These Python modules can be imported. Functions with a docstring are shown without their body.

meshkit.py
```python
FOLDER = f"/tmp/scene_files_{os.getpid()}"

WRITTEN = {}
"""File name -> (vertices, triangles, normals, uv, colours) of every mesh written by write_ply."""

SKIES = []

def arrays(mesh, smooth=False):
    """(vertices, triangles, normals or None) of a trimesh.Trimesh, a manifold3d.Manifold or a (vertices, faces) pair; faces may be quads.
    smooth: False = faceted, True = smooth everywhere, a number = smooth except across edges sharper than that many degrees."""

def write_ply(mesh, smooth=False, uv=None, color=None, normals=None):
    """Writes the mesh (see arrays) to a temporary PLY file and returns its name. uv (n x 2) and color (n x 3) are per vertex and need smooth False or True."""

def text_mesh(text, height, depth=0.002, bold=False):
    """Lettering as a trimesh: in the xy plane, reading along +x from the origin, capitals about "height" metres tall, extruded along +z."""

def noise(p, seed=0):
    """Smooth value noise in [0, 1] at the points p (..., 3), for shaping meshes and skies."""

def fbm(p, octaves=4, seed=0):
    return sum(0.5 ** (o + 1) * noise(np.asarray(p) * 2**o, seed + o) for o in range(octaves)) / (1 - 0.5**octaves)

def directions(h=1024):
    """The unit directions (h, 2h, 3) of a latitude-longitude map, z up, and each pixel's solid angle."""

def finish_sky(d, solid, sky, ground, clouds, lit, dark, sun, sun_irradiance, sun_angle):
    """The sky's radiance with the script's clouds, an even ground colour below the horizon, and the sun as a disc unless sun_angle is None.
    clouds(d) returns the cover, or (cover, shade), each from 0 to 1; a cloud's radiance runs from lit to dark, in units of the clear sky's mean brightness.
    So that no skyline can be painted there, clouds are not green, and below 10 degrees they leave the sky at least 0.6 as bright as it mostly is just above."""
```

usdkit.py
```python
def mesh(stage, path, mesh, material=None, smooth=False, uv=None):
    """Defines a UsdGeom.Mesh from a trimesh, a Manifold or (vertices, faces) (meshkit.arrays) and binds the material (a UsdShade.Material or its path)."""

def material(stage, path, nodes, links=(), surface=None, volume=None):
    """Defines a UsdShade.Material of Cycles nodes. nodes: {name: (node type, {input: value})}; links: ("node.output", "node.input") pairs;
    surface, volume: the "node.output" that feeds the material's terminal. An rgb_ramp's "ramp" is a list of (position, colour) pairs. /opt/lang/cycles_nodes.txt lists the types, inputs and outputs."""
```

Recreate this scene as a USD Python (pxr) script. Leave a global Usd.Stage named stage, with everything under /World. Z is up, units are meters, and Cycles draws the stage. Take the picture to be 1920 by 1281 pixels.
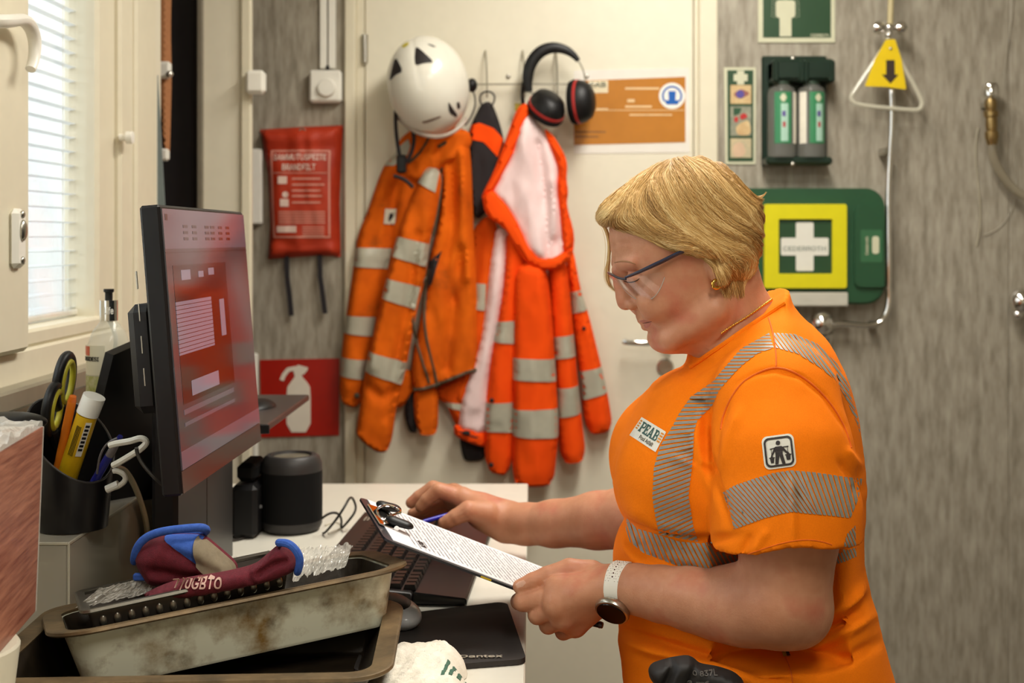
import math, random
import numpy as np, trimesh, shapely, manifold3d, meshkit, usdkit
from scipy.spatial import cKDTree, Delaunay
from scipy.interpolate import splprep, splev
from shapely.geometry import Polygon, LineString, Point, box as sbox
from shapely import affinity
from pxr import Usd, UsdGeom, UsdLux, UsdShade, Gf, Sdf, Vt

stage = Usd.Stage.CreateInMemory()
UsdGeom.SetStageUpAxis(stage, 'Z')
UsdGeom.SetStageMetersPerUnit(stage, 1.0)
UsdGeom.Xform.Define(stage, '/World')
UsdGeom.Scope.Define(stage, '/World/Looks')

# ------------------------------------------------------------------ camera, light, exposure
F, CX, CY, H = 2400.0, 997.0, 440.0, 1.27          # focal length in pixels of a 1920 wide picture, vanishing point, camera height
cam = UsdGeom.Camera.Define(stage, '/World/camera')
cam.AddTranslateOp().Set(Gf.Vec3d(0, 0, H))
cam.AddRotateXOp().Set(90.0)
FOC = F / 1920 * 36.0
cam.CreateFocalLengthAttr(FOC)
cam.CreateHorizontalApertureAttr(36.0)
cam.CreateHorizontalApertureOffsetAttr((960 - CX) / F * FOC)
cam.CreateVerticalApertureOffsetAttr((CY - 640.5) / F * FOC)
cam.CreateFStopAttr(5.6)
cam.CreateFocusDistanceAttr(1.55)
cam.CreateClippingRangeAttr(Gf.Vec2f(0.05, 100))
cam.CreateExposureAttr(0.88)

dome = UsdLux.DomeLight.Define(stage, '/World/sky')   # even overcast daylight
dome.CreateIntensityAttr(0.50)
dome.CreateColorAttr(Gf.Vec3f(0.88, 0.96, 1.0))


def rect_light(name, x, y, z, w, d, power, color, rot=None):
    l = UsdLux.RectLight.Define(stage, '/World/' + name)
    l.AddTranslateOp().Set(Gf.Vec3d(x, y, z))
    if rot:
        l.AddRotateXYZOp().Set(Gf.Vec3f(*rot))
    l.CreateWidthAttr(w); l.CreateHeightAttr(d)
    l.CreateIntensityAttr(power); l.CreateColorAttr(Gf.Vec3f(*color))
    return l


WARM = (1.0, 0.955, 0.885)
rect_light('lamp_light', 0.40, 2.15, 2.425, 0.28, 1.16, 15.0, WARM)
rect_light('lamp_light_001', 0.40, 0.20, 2.425, 0.28, 1.16, 8.5, WARM)

# ------------------------------------------------------------------ geometry helpers
def PX(px, Y): return (px - CX) * Y / F
def PZ(py, Y): return H - (py - CY) * Y / F
def P(px, py, Y): return np.array([PX(px, Y), Y, PZ(py, Y)])
def YD(py, z): return F * (H - z) / (py - CY)       # depth of a point at height z seen at row py
def D(px, py, z=0.74):
    Y = YD(py, z); return np.array([PX(px, Y), Y, z])


def cat(*ms):
    out = []
    for m in ms:
        if m is None: continue
        if isinstance(m, (list,)): out += [x for x in m if x is not None]
        else: out.append(m)
    return trimesh.util.concatenate(out)


def hull(pts): return trimesh.convex.convex_hull(np.asarray(pts, float))


def bx(x0, x1, y0, y1, z0, z1, b=0.002):
    lo, hi = np.minimum([x0, y0, z0], [x1, y1, z1]), np.maximum([x0, y0, z0], [x1, y1, z1])
    b = min(b, *(0.49 * (hi - lo)))
    if b <= 0:
        return trimesh.creation.box(bounds=[lo, hi])
    pts = []
    for sx in (0, 1):
        for sy in (0, 1):
            for sz in (0, 1):
                c = np.where([sx, sy, sz], hi, lo); s = np.where([sx, sy, sz], -1, 1) * b
                pts += [c + s * np.array(m) for m in ((0, 1, 1), (1, 0, 1), (1, 1, 0))]
    return hull(pts)


def xf(m, M):
    m = m.copy(); m.apply_transform(M); return m


def frame(o, x, y=None, z=None):
    """4x4 with origin o, x axis along x, z made as orthogonal as given."""
    o = np.asarray(o, float); x = np.asarray(x, float); x = x / np.linalg.norm(x)
    if z is not None:
        z = np.asarray(z, float); z = z - x * (z @ x); z /= np.linalg.norm(z); y = np.cross(z, x)
    else:
        y = np.asarray(y, float); y = y - x * (y @ x); y /= np.linalg.norm(y); z = np.cross(x, y)
    M = np.eye(4); M[:3, 0], M[:3, 1], M[:3, 2], M[:3, 3] = x, y, z, o
    return M


def spline(pts, n=40, closed=False):
    pts = np.asarray(pts, float)
    if len(pts) < 3: return np.linspace(pts[0], pts[-1], n)
    if closed: pts = np.vstack([pts, pts[:1]])
    tck, _ = splprep(pts.T, s=0, k=min(3, len(pts) - 1), per=closed)
    out = np.array(splev(np.linspace(0, 1, n + (1 if closed else 0)), tck)).T
    return out[:-1] if closed else out


def tube(pts, r, sides=10, n=None, closed=False, flat=1.0, caps=True):
    """Round tube along a (splined when n is given) path; r may be a list along the path."""
    p = spline(pts, n, closed) if n else np.asarray(pts, float)
    k = len(p)
    r = np.interp(np.linspace(0, 1, k), np.linspace(0, 1, np.size(r)), np.atleast_1d(r)) if np.size(r) > 1 else np.full(k, float(np.atleast_1d(r)[0]))
    t = (np.roll(p, -1, 0) - np.roll(p, 1, 0)) if closed else np.gradient(p, axis=0)
    t /= np.linalg.norm(t, axis=1, keepdims=True) + 1e-12
    a = np.cross(t[0], [0, 0, 1.0] if abs(t[0][2]) < .9 else [1.0, 0, 0]); a /= np.linalg.norm(a)
    A = []
    for i in range(k):
        a = a - t[i] * (a @ t[i]); a /= np.linalg.norm(a) + 1e-12; A.append(a)
    A = np.array(A); B = np.cross(t, A)
    ang = np.arange(sides) * 2 * np.pi / sides
    v = p[:, None] + r[:, None, None] * (np.cos(ang)[None, :, None] * A[:, None] + flat * np.sin(ang)[None, :, None] * B[:, None])
    v = v.reshape(-1, 3); f = []
    for i in range(k if closed else k - 1):
        for j in range(sides):
            a0, a1 = i * sides + j, i * sides + (j + 1) % sides
            b0, b1 = ((i + 1) % k) * sides + j, ((i + 1) % k) * sides + (j + 1) % sides
            f += [[a0, a1, b1], [a0, b1, b0]]
    if not closed and caps:
        v = np.vstack([v, p[:1], p[-1:]]); c0, c1 = len(v) - 2, len(v) - 1
        for j in range(sides):
            f += [[c0, (j + 1) % sides, j], [c1, (k - 1) * sides + j, (k - 1) * sides + (j + 1) % sides]]
    return trimesh.Trimesh(v, f, process=False)


def lathe(prof, o=(0, 0, 0), axis=(0, 0, 1), n=32):
    """prof: (radius, height) from the bottom up."""
    prof = [(max(r, 0), z) for r, z in prof]
    m = trimesh.creation.revolve(np.array(prof, float), sections=n)
    m.merge_vertices()
    a = np.asarray(axis, float); a /= np.linalg.norm(a)
    M = trimesh.geometry.align_vectors([0, 0, 1], a)
    M = M.copy(); M[:3, 3] = o
    m.apply_transform(M)
    if m.volume < 0: m.invert()
    return m


def ell(c, r, sub=3, R=None):
    m = trimesh.creation.icosphere(subdivisions=sub); m.apply_scale(r)
    if R is not None: m.apply_transform(R)
    m.apply_translation(c); return m


def rrect(x0, x1, z0, z1, r, seg=6):
    return sbox(min(x0, x1) + r, min(z0, z1) + r, max(x0, x1) - r, max(z0, z1) - r).buffer(r, quad_segs=seg)


def plate(poly, y, t, bev=0.0):
    """Polygon in (x, z), front face at y (towards the camera, -Y), thickness t going back."""
    ms = []
    for g in getattr(poly, 'geoms', [poly]):
        if g.is_empty or g.geom_type != 'Polygon' or g.area < 1e-9: continue
        if bev:
            gi = g.buffer(-bev)
            if not gi.is_empty and gi.geom_type == 'Polygon' and len(g.interiors) == 0:
                a = trimesh.creation.extrude_polygon(g, t - bev, engine='earcut')
                top = trimesh.creation.extrude_polygon(gi, bev, engine='earcut')
                ring = []
                top.apply_translation([0, 0, t - bev])
                ms += [a, top]; continue
        ms.append(trimesh.creation.extrude_polygon(g, t, engine='earcut'))
    m = cat(*ms)
    v = m.vertices.copy()
    m.vertices = np.c_[v[:, 0], y + t - v[:, 2], v[:, 1]]
    if m.volume < 0: m.invert()
    return m


def W(pts, Y):
    """px polygon -> shapely polygon in world (x, z) at depth Y."""
    return Polygon([(PX(a, Y), PZ(b, Y)) for a, b in pts])


def tri2d(poly, s):
    """Even triangulation of a polygon: points, triangles."""
    pts = []
    for ring in [poly.exterior, *poly.interiors]:
        n = max(6, int(ring.length / s))
        c = np.array(ring.coords)[:-1]
        q = [np.array(ring.interpolate(k / n, normalized=True).coords[0]) for k in range(n)]
        pts += q
        t = cKDTree(q)
        pts += [p for p in c if t.query(p)[0] > 0.25 * s]
    x0, y0, x1, y1 = poly.bounds
    gx, gy = np.meshgrid(np.arange(x0, x1 + s, s), np.arange(y0, y1 + s, s * .866))
    gx[1::2] += s / 2
    g = np.c_[gx.ravel(), gy.ravel()]
    inner = poly.buffer(-0.55 * s)
    if not inner.is_empty:
        g = g[shapely.contains_xy(inner, g[:, 0], g[:, 1])]
        pts = np.vstack([pts, g])
    pts = np.asarray(pts)
    tri = Delaunay(pts).simplices
    c = pts[tri].mean(1)
    tri = tri[shapely.contains_xy(poly, c[:, 0], c[:, 1])]
    a = pts[tri]
    area = (a[:, 1, 0] - a[:, 0, 0]) * (a[:, 2, 1] - a[:, 0, 1]) - (a[:, 1, 1] - a[:, 0, 1]) * (a[:, 2, 0] - a[:, 0, 0])
    tri[area < 0] = tri[area < 0][:, [0, 2, 1]]
    return pts, tri[np.abs(area) > 1e-12]


def shell2d(poly, s, front, back):
    """Closed mesh over a polygon in (x, z): front(p) and back(p) give y."""
    p, t = tri2d(poly, s)
    e = np.sort(np.vstack([t[:, [0, 1]], t[:, [1, 2]], t[:, [2, 0]]]), axis=1)
    d = np.vstack([t[:, [0, 1]], t[:, [1, 2]], t[:, [2, 0]]])
    _, inv, cnt = np.unique(e, axis=0, return_inverse=True, return_counts=True)
    bd = d[cnt[inv.ravel()] == 1]
    n = len(p)
    v = np.vstack([np.c_[p[:, 0], front(p), p[:, 1]], np.c_[p[:, 0], back(p), p[:, 1]]])
    f = np.vstack([t, t[:, [0, 2, 1]] + n, np.c_[bd[:, 1], bd[:, 0], bd[:, 0] + n], np.c_[bd[:, 1], bd[:, 0] + n, bd[:, 1] + n]])
    m = trimesh.Trimesh(v, f, process=False)
    if m.volume < 0: m.invert()
    return m


class Cloth:
    """A padded hanging piece: an outline in pixels at depth Y, its real thickness, folds as ridge lines (px polyline, width px, height m)."""
    def __init__(self, px, Y, thick=0.02, R=25, folds=(), wob=0.004, seed=0, back=0.006, s=7, fs=(30, 8), smooth=True, hem=None):
        self.Y, self.s = Y, s * Y / F
        if smooth: px = chaikin(px)
        self.poly = W(px, Y).buffer(0)
        if self.poly.geom_type != 'Polygon': self.poly = max(self.poly.geoms, key=lambda g: g.area)
        self.edge = self.poly.exterior
        for a_ in (hem or []):
            self.edge = self.edge.difference(LineString([(PX(a, Y), PZ(b, Y)) for a, b in a_]).buffer(7 * Y / F, cap_style=2))
        self.thick, self.R, self.back, self.wob, self.seed, self.fs = thick, R * Y / F, back, wob, seed, fs
        self.folds = [(LineString([(PX(a, Y), PZ(b, Y)) for a, b in l]), w * Y / F, h) for l, w, h in folds]

    def h(self, p):
        d = shapely.distance(self.edge, shapely.points(p))
        u = np.clip(d / self.R, 0, 1)
        k = np.sqrt(1 - (1 - u) ** 2)
        out = self.thick * k ** .8
        for l, w, a in self.folds:
            out = out + a * k * np.exp(-(shapely.distance(l, shapely.points(p)) / w) ** 2)
        if self.wob:
            q = np.c_[p[:, 0] * self.fs[0], np.full(len(p), self.seed * 3.7), p[:, 1] * self.fs[1]]
            out = out + self.wob * k * 2 * (meshkit.fbm(q, 3, self.seed) - .5) * (1.6 if self.wob > .005 else 1)
        return out

    def mesh(self):
        return shell2d(self.poly, self.s, lambda p: self.Y - self.h(p) - .0015, lambda p: self.Y + np.minimum(self.back, self.back * np.clip(shapely.distance(self.poly.exterior, shapely.points(p)) / self.R, 0, 1)) + .0005)

    def band(self, px, off=0.0012, t=0.001, inset=0.0):
        g = W(px, self.Y).buffer(0).intersection(self.poly.buffer(-inset))
        if g.is_empty: return None
        if g.geom_type != 'Polygon': g = max(g.geoms, key=lambda q: q.area)
        g = g.simplify(1e-5)
        return shell2d(g, self.s, lambda p: self.Y - self.h(p) - .0015 - off, lambda p: self.Y - self.h(p) - .0015 - off + t)

    def line(self, px, r=0.003, sides=6, n=40, lift=0.0):
        q = spline([(PX(a, self.Y), PZ(b, self.Y)) for a, b in px], n)
        return tube(np.c_[q[:, 0], self.Y - self.h(q) - .0015 - lift, q[:, 1]], r, sides)


def chaikin(p, n=2):
    p = np.asarray(p, float)
    for _ in range(n):
        q = np.roll(p, -1, 0)
        p = np.stack([.8 * p + .2 * q, .2 * p + .8 * q], 1).reshape(-1, 2)
    return p


def text2d(t, h, bold=False):
    """Lettering as (vertices 2D, faces) centred on 0: thin extruded mesh in xy."""
    m = meshkit.text_mesh(t, h, 0.0006, bold); b = m.bounds
    m.apply_translation([-(b[0, 0] + b[1, 0]) / 2, -(b[0, 1] + b[1, 1]) / 2, 0]); return m


def text_on(t, h, px, py, Y, bold=False, width=None, rot=0.0, y_off=0.0):
    """Raised lettering facing the camera (-Y) centred on a pixel at depth Y. h, width in px."""
    m = text2d(t, h * Y / F, bold)
    if width:
        e = m.extents[0]; m.apply_transform(np.diag([width * Y / F / e, 1, 1, 1]))
    c, s = math.cos(rot), math.sin(rot)
    v = m.vertices; x, z = v[:, 0] * c - v[:, 1] * s, v[:, 0] * s + v[:, 1] * c
    o = P(px, py, Y)
    m.vertices = np.c_[o[0] + x, Y - y_off - v[:, 2], o[2] + z]
    if m.volume < 0: m.invert()
    return m

# ------------------------------------------------------------------ materials
def lin(c):
    c = np.asarray(c, float) / 255.0
    return tuple(np.where(c <= .04045, c / 12.92, ((c + .055) / 1.055) ** 2.4))


def mat(name, c, rough=0.5, var=0.08, scale=30.0, stretch=(1, 1, 1), metal=0.0, bump=0.0, bscale=None, c2=None, ramp=None, detail=4, rot=(0, 0, 0), **kw):
    """Principled material (colour c in sRGB 0-255) with noise mottling towards c2 (or +-var)."""
    a = np.array(lin(c)); b = np.array(lin(c2)) if c2 is not None else np.clip(a * (1 + var), 0, 1)
    a = a if c2 is not None else a * (1 - var)
    nodes = {'tc': ('geometry', {}), 'mp': ('mapping', {'scale': stretch, 'rotation': rot}), 'nz': ('noise_texture', {'scale': scale, 'detail': float(detail), 'roughness': .6}),
             'rp': ('rgb_ramp', {'ramp': ramp if ramp else [(0.3, tuple(a)), (0.7, tuple(b))]}),
             'p': ('principled_bsdf', {'roughness': rough, 'metallic': metal, **kw})}
    links = [('tc.position', 'mp.vector'), ('mp.vector', 'nz.vector'), ('nz.fac', 'rp.fac'), ('rp.color', 'p.base_color')]
    if bump:
        nodes['n2'] = ('noise_texture', {'scale': bscale or scale * 4, 'detail': 3.0})
        nodes['bp'] = ('bump', {'strength': bump, 'distance': .002})
        links += [('mp.vector', 'n2.vector'), ('n2.fac', 'bp.height'), ('bp.normal', 'p.normal')]
    usdkit.material(stage, '/World/Looks/' + name, nodes, links, 'p.BSDF')
    return '/World/Looks/' + name


def emit(name, c, s):
    usdkit.material(stage, '/World/Looks/' + name, {'e': ('emission', {'color': lin(c), 'strength': s})}, [], 'e.emission')
    return '/World/Looks/' + name


def pane(name, tint=(1, 1, 1), ior=1.45, rough=0.0, base=0.0):
    """Thin clear sheet: transparent mixed with glossy by fresnel."""
    usdkit.material(stage, '/World/Looks/' + name, {'t': ('transparent_bsdf', {'color': tint}), 'g': ('glossy_bsdf', {'color': (1, 1, 1), 'roughness': rough}),
                    'f': ('layer_weight', {'blend': .5}), 'pw': ('math', {'math_type': 'power', 'value2': 5.0}), 'ma': ('math', {'math_type': 'multiply_add', 'value2': .9, 'value3': .035}), 'm': ('mix_closure', {})},
                    [('f.facing', 'pw.value1'), ('pw.value', 'ma.value1'), ('ma.value', 'm.fac'), ('t.BSDF', 'm.closure1'), ('g.BSDF', 'm.closure2')], 'm.closure')
    return '/World/Looks/' + name

# ------------------------------------------------------------------ scene tree
USED = {}
def numbered(parent, name):
    k = (parent, name); n = USED.get(k, 0); USED[k] = n + 1
    return name if n == 0 else f'{name}_{n:03d}'


THINGS = []
class Thing:
    """An Xform at the thing's base; meshes are given in world coordinates."""
    def __init__(self, name, label, cat_, group=None, kind=None):
        self.path = '/World/' + numbered('/World', name); self.parts = []
        self.meta = dict(label=label, category=cat_)
        if group: self.meta['group'] = group
        if kind: self.meta['kind'] = kind
        THINGS.append(self)

    def part(self, name, mesh, m, smooth=35, parent=None, label=None, kind=None, uv=None):
        if mesh is None: return None
        base = parent or self.path
        path = base + '/' + numbered(base, name)
        self.parts.append((path, mesh, m, smooth, label, kind, uv)); return path

    def done(self):
        b = np.array([np.vstack([np.asarray(x[1].vertices).min(0), np.asarray(x[1].vertices).max(0)]) for x in self.parts])
        lo, hi = b[:, 0].min(0), b[:, 1].max(0)
        o = np.array([(lo[0] + hi[0]) / 2, (lo[1] + hi[1]) / 2, lo[2]])
        x = UsdGeom.Xform.Define(stage, self.path); x.AddTranslateOp().Set(Gf.Vec3d(*map(float, o)))
        for k, v in self.meta.items(): x.GetPrim().SetCustomDataByKey(k, v)
        for path, mesh, m, smooth, label, kind, uv in self.parts:
            mm = mesh.copy(); mm.apply_translation(-o)
            g = usdkit.mesh(stage, path, mm, m, smooth, uv).GetPrim()
            if label: g.SetCustomDataByKey('label', label)
            if kind: g.SetCustomDataByKey('kind', kind)


def solo(name, mesh, m, label, cat_, group=None, kind=None, smooth=35, uv=None):
    path = '/World/' + numbered('/World', name)
    g = usdkit.mesh(stage, path, mesh, m, smooth, uv).GetPrim()
    g.SetCustomDataByKey('label', label)
    if cat_: g.SetCustomDataByKey('category', cat_)
    if group: g.SetCustomDataByKey('group', group)
    if kind: g.SetCustomDataByKey('kind', kind)
    return path


def struct(name, mesh, m, label, smooth=35):
    return solo(name, mesh, m, label, None, kind='structure', smooth=smooth)

# ------------------------------------------------------------------ materials of the room
M_GREY = mat('grey_wall_panel', (134, 130, 119), .55, scale=60, stretch=(1, 1, .20), c2=(166, 158, 140), ramp=[(.32, lin((130, 122, 106))), (.5, lin((154, 146, 130))), (.70, lin((172, 165, 149)))], bump=.12, detail=6)
M_CREAM = mat('cream_paint', (226, 219, 198), .45, .02)
M_CREAM2 = mat('cream_trim_paint', (222, 214, 190), .4, .02)
M_WHITE = mat('white_plastic', (236, 233, 222), .35, .02)
M_CEIL = mat('ceiling_paint', (232, 229, 220), .8, .02)
M_FLOOR = mat('floor_vinyl', (96, 88, 78), .5, .1)
M_SILL = mat('grey_sill_metal', (150, 143, 124), .35, .05, metal=.3)
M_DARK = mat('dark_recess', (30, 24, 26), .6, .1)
M_BLACK = mat('black_plastic', (15, 14, 15), .45, .08, specular_ior_level=.35)
M_BLACKM = mat('black_matt', (13, 12, 12), .8, .1, scale=200, specular_ior_level=.2)
M_CHROME = mat('chrome', (232, 230, 226), .07, .02, metal=1.0)
M_STEEL = mat('brushed_steel', (190, 186, 176), .28, .05, metal=1.0)
M_BRASS = mat('brass', (158, 134, 90), .4, .1, metal=1.0)
M_PANE = pane('window_pane')

# ------------------------------------------------------------------ room shell
WB = 3.33; XL = -0.80; XR = 1.90; YF = -1.3; ZC = 2.48
struct('floor', bx(XL - .3, XR + .1, YF - .1, WB + .3, -.05, 0, 0), M_FLOOR, 'dark grey vinyl floor below the desk')
struct('ceiling', bx(XL - .3, XR + .1, YF - .1, WB + .3, ZC, ZC + .05, 0), M_CEIL, 'plain white ceiling of the site hut')
struct('wall_front', bx(XL - .3, XR + .1, YF - .1, YF, 0, ZC, 0), M_CREAM, 'cream wall behind the camera')
struct('wall_right', bx(XR, XR + .1, YF, WB, 0, ZC, 0), M_GREY, 'grey panelled wall on the right')
DX0, DX1 = PX(647, WB), PX(1345, WB)               # door casing outer edges on the back wall
xs = DX0
struct('wall_back', cat(bx(XL - .3, DX0 + .01, WB, WB + .1, 0, ZC, 0), bx(DX1 - .01, PX(1893, WB), WB, WB + .1, 0, ZC, .003),
                        bx(PX(1893, WB), XR, WB, WB + .1, 0, ZC, .003), bx(DX0, DX1, WB, WB + .1, 2.12, ZC, 0), bx(DX0, DX1, WB + .1, WB + .16, 0, ZC, 0)), M_GREY, 'grey streaky panelled back wall behind the door and safety gear')

# window wall: openings for the two casements, and the dark doorway recess near the corner
WY0, WY1, WZ0, WZ1 = 0.55, 2.63, 1.075, 2.30
RY0, RY1 = 2.76, 3.10
struct('wall_left', cat(bx(XL - .16, XL, YF, RY0, 0, WZ0 - .06, 0), bx(XL - .16, XL, YF, RY0, WZ1, ZC, 0), bx(XL - .16, XL, YF, WY0, WZ0 - .06, WZ1, 0),
                        bx(XL - .16, XL, WY1, RY0, WZ0 - .06, WZ1, 0), bx(XL - .16, XL, RY0, WB, 2.2, ZC, 0)), M_CREAM, 'cream window wall beside the desk')

w = Thing('window_1', 'cream framed casement window with blinds between its panes beside the monitor', 'window', kind='structure')
MUL0, MUL1 = 1.80, 1.985
w.part('window_frame', cat(bx(XL - .10, XL + .012, WY1 - .075, WY1 + .06, WZ0 - .06, WZ1 + .06, .006), bx(XL - .10, XL + .004, WY1 - .15, WY1 - .07, WZ0, WZ1, .006),
                           bx(XL - .10, XL + .012, WY0 - .06, WY0 + .05, WZ0 - .06, WZ1 + .06, .006), bx(XL - .10, XL + .012, WY0, WY1, WZ1 - .05, WZ1 + .06, .006),
                           bx(XL - .10, XL + .003, WY0, WY1, WZ0 - .06, WZ0 + .015, .004)), M_CREAM2)
for k, (a, b) in enumerate(((MUL1 - .16, WY1 - .145), (WY0 + .05, MUL0 - .02))):
    zb = WZ0 + .015
    w.part('sash', cat(bx(XL - .07, XL + .022, a, a + .16 if k == 0 else a + .06, zb, WZ1 - .05, .007), bx(XL - .07, XL - .008, b - .10 if k == 0 else b - .06, b, zb, WZ1 - .05, .007),
                       bx(XL - .07, XL - .002, a, b, zb, zb + .028, .005), bx(XL - .07, XL + .015, a, b, WZ1 - .11, WZ1 - .05, .007)), M_CREAM2)
    w.part('pane', bx(XL - .034, XL - .030, a + .02, b - .02, zb + .01, WZ1 - .06, 0), M_PANE)
    w.part('pane', bx(XL - .082, XL - .078, a + .02, b - .02, zb + .01, WZ1 - .06, 0), M_PANE)
# handle, stay and knobs
hp = [P(-60, 38, 1.84), P(0, 38, 1.86), P(24, 42, 1.87), P(38, 70, 1.87), P(40, 100, 1.87), P(30, 131, 1.87)]
hp = [np.array([XL + .05 - (.0 if i > 1 else .02), q[1], q[2]]) for i, q in enumerate(hp)]
hp = [np.array([XL + .05, YY, PZ(py, YY)]) for YY, py in ((1.80, 40), (1.86, 38), (1.905, 44), (1.93, 72), (1.93, 104), (1.915, 130))]
hd = w.part('window_handle', tube([(XL + .012, hp[0][1], hp[0][2])] + hp, [.013, .012, .011, .008], 12, 40, flat=.8), M_WHITE)
st_z = PZ(447, 1.955)
sy = w.part('window_stay', bx(XL + .018, XL + .034, 1.905, 1.945, st_z - .045, st_z + .045, .010), M_WHITE)
w.part('stay_button', cat(ell((XL + .035, 1.925, st_z + .012), (.006, .010, .016)), ell((XL + .034, 1.925, st_z + .036), (.004, .006, .006)), ell((XL + .034, 1.925, st_z - .033), (.004, .006, .006))), M_STEEL, parent=sy)
KY = F * .80 / (997 - 222); kz = PZ(258, KY)
w.part('knob', lathe([(.0, 0), (.007, 0), (.007, .012), (.012, .014), (.012, .026), (.0, .028)], (XL + .002, KY, kz), (1, 0, 0), 20), M_WHITE)

bl = Thing('venetian_blind', 'white slatted blind hanging between the panes of the window', 'blind')
usdkit.material(stage, '/World/Looks/blind_slat', {'d': ('diffuse_bsdf', {'color': lin((244, 245, 244))}), 't': ('translucent_bsdf', {'color': lin((240, 244, 246))}), 'm': ('mix_closure', {'fac': .6})}, [('d.BSDF', 'm.closure1'), ('t.BSDF', 'm.closure2')], 'm.closure')
M_SLAT = '/World/Looks/blind_slat'
ya, yb = MUL1 + .002, WY1 - .235
for k in range(44):
    z = WZ0 + .06 + k * .0262
    m = bx(-.007, .007, ya, yb, -.0004, .0004, 0)
    m.apply_transform(trimesh.transformations.rotation_matrix(math.radians(-8), [0, 1, 0])); m.apply_translation([XL - .056, 0, z])
    bl.part('slat', m, M_SLAT)
for yy in (ya + .06, yb - .06):
    bl.part('ladder_cord', tube([(XL - .0555, yy, WZ0 + .04), (XL - .0555, yy, WZ1 - .05)], .0010, 6), M_WHITE)
bl.part('bottom_rail', bx(XL - .066, XL - .046, ya, yb, WZ0 + .046, WZ0 + .056, .002), M_WHITE)

struct('trim_1', bx(XL, XL + .035, YF, 2.70, 1.008, 1.040, .004), M_SILL, 'grey metal trunking rail along the wall under the window')
struct('ground', bx(-30, XL - .3, -20, 30, -.6, -.5, 0), mat('outside_ground', (150, 148, 142), .9, .1), 'pale ground outside the window')
hs = Thing('neighbour_building', 'pale building seen through the window blind', 'building')
hs.part('facade', bx(-7.4, -7, 2, 30, -.5, 5.5, 0), mat('pale_facade', (214, 216, 214), .8, .05))
hs.part('red_panel', bx(-7.0, -6.97, 11.5, 16, -.5, .75, 0), mat('red_facade', (206, 160, 148), .8, .05))

# recess with a dark window, brown hanging strip and cream cupboard side
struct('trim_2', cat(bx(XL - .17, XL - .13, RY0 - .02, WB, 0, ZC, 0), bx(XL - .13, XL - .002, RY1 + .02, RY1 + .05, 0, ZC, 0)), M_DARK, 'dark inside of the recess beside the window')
cp = Thing('tall_cupboard', 'tall cream cupboard side standing in the corner left of the fire blanket', 'cupboard')
cx0, cx1 = PX(384, 3.06), PX(470, 3.06)
cp.part('side_panel', cat(bx(XL + .002, cx1, 3.06, 3.085, 0.003, 2.40, .003)), M_CREAM)
cp.part('edge_strip', bx(cx1 - .022, cx1 + .004, 3.048, 3.064, 0.003, 2.40, .004), M_CREAM2)
cp.part('dark_edge', bx(PX(372, 3.06), PX(382, 3.06), 3.045, 3.062, 0.003, 2.40, .002), mat('grey_edge', (120, 112, 96), .5))
lz = PZ(155, 3.04)
cp.part('latch', cat(bx(PX(462, 3.04), PX(499, 3.04), 3.02, 3.05, lz - .028, lz + .028, .008)), M_WHITE)
hg = Thing('brown_strip_curtain', 'brown hanging strip with white clips in the dark recess', 'curtain')
Yh = 2.92
hg.part('strip', Cloth([(293, -40), (322, -40), (320, 60), (322, 140), (320, 230), (318, 300), (306, 300), (300, 200), (294, 80)], Yh, .016, 14, wob=.003, seed=5).mesh(), mat('brown_cloth', (150, 96, 58), .8, scale=300, c2=(176, 120, 76)))
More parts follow.
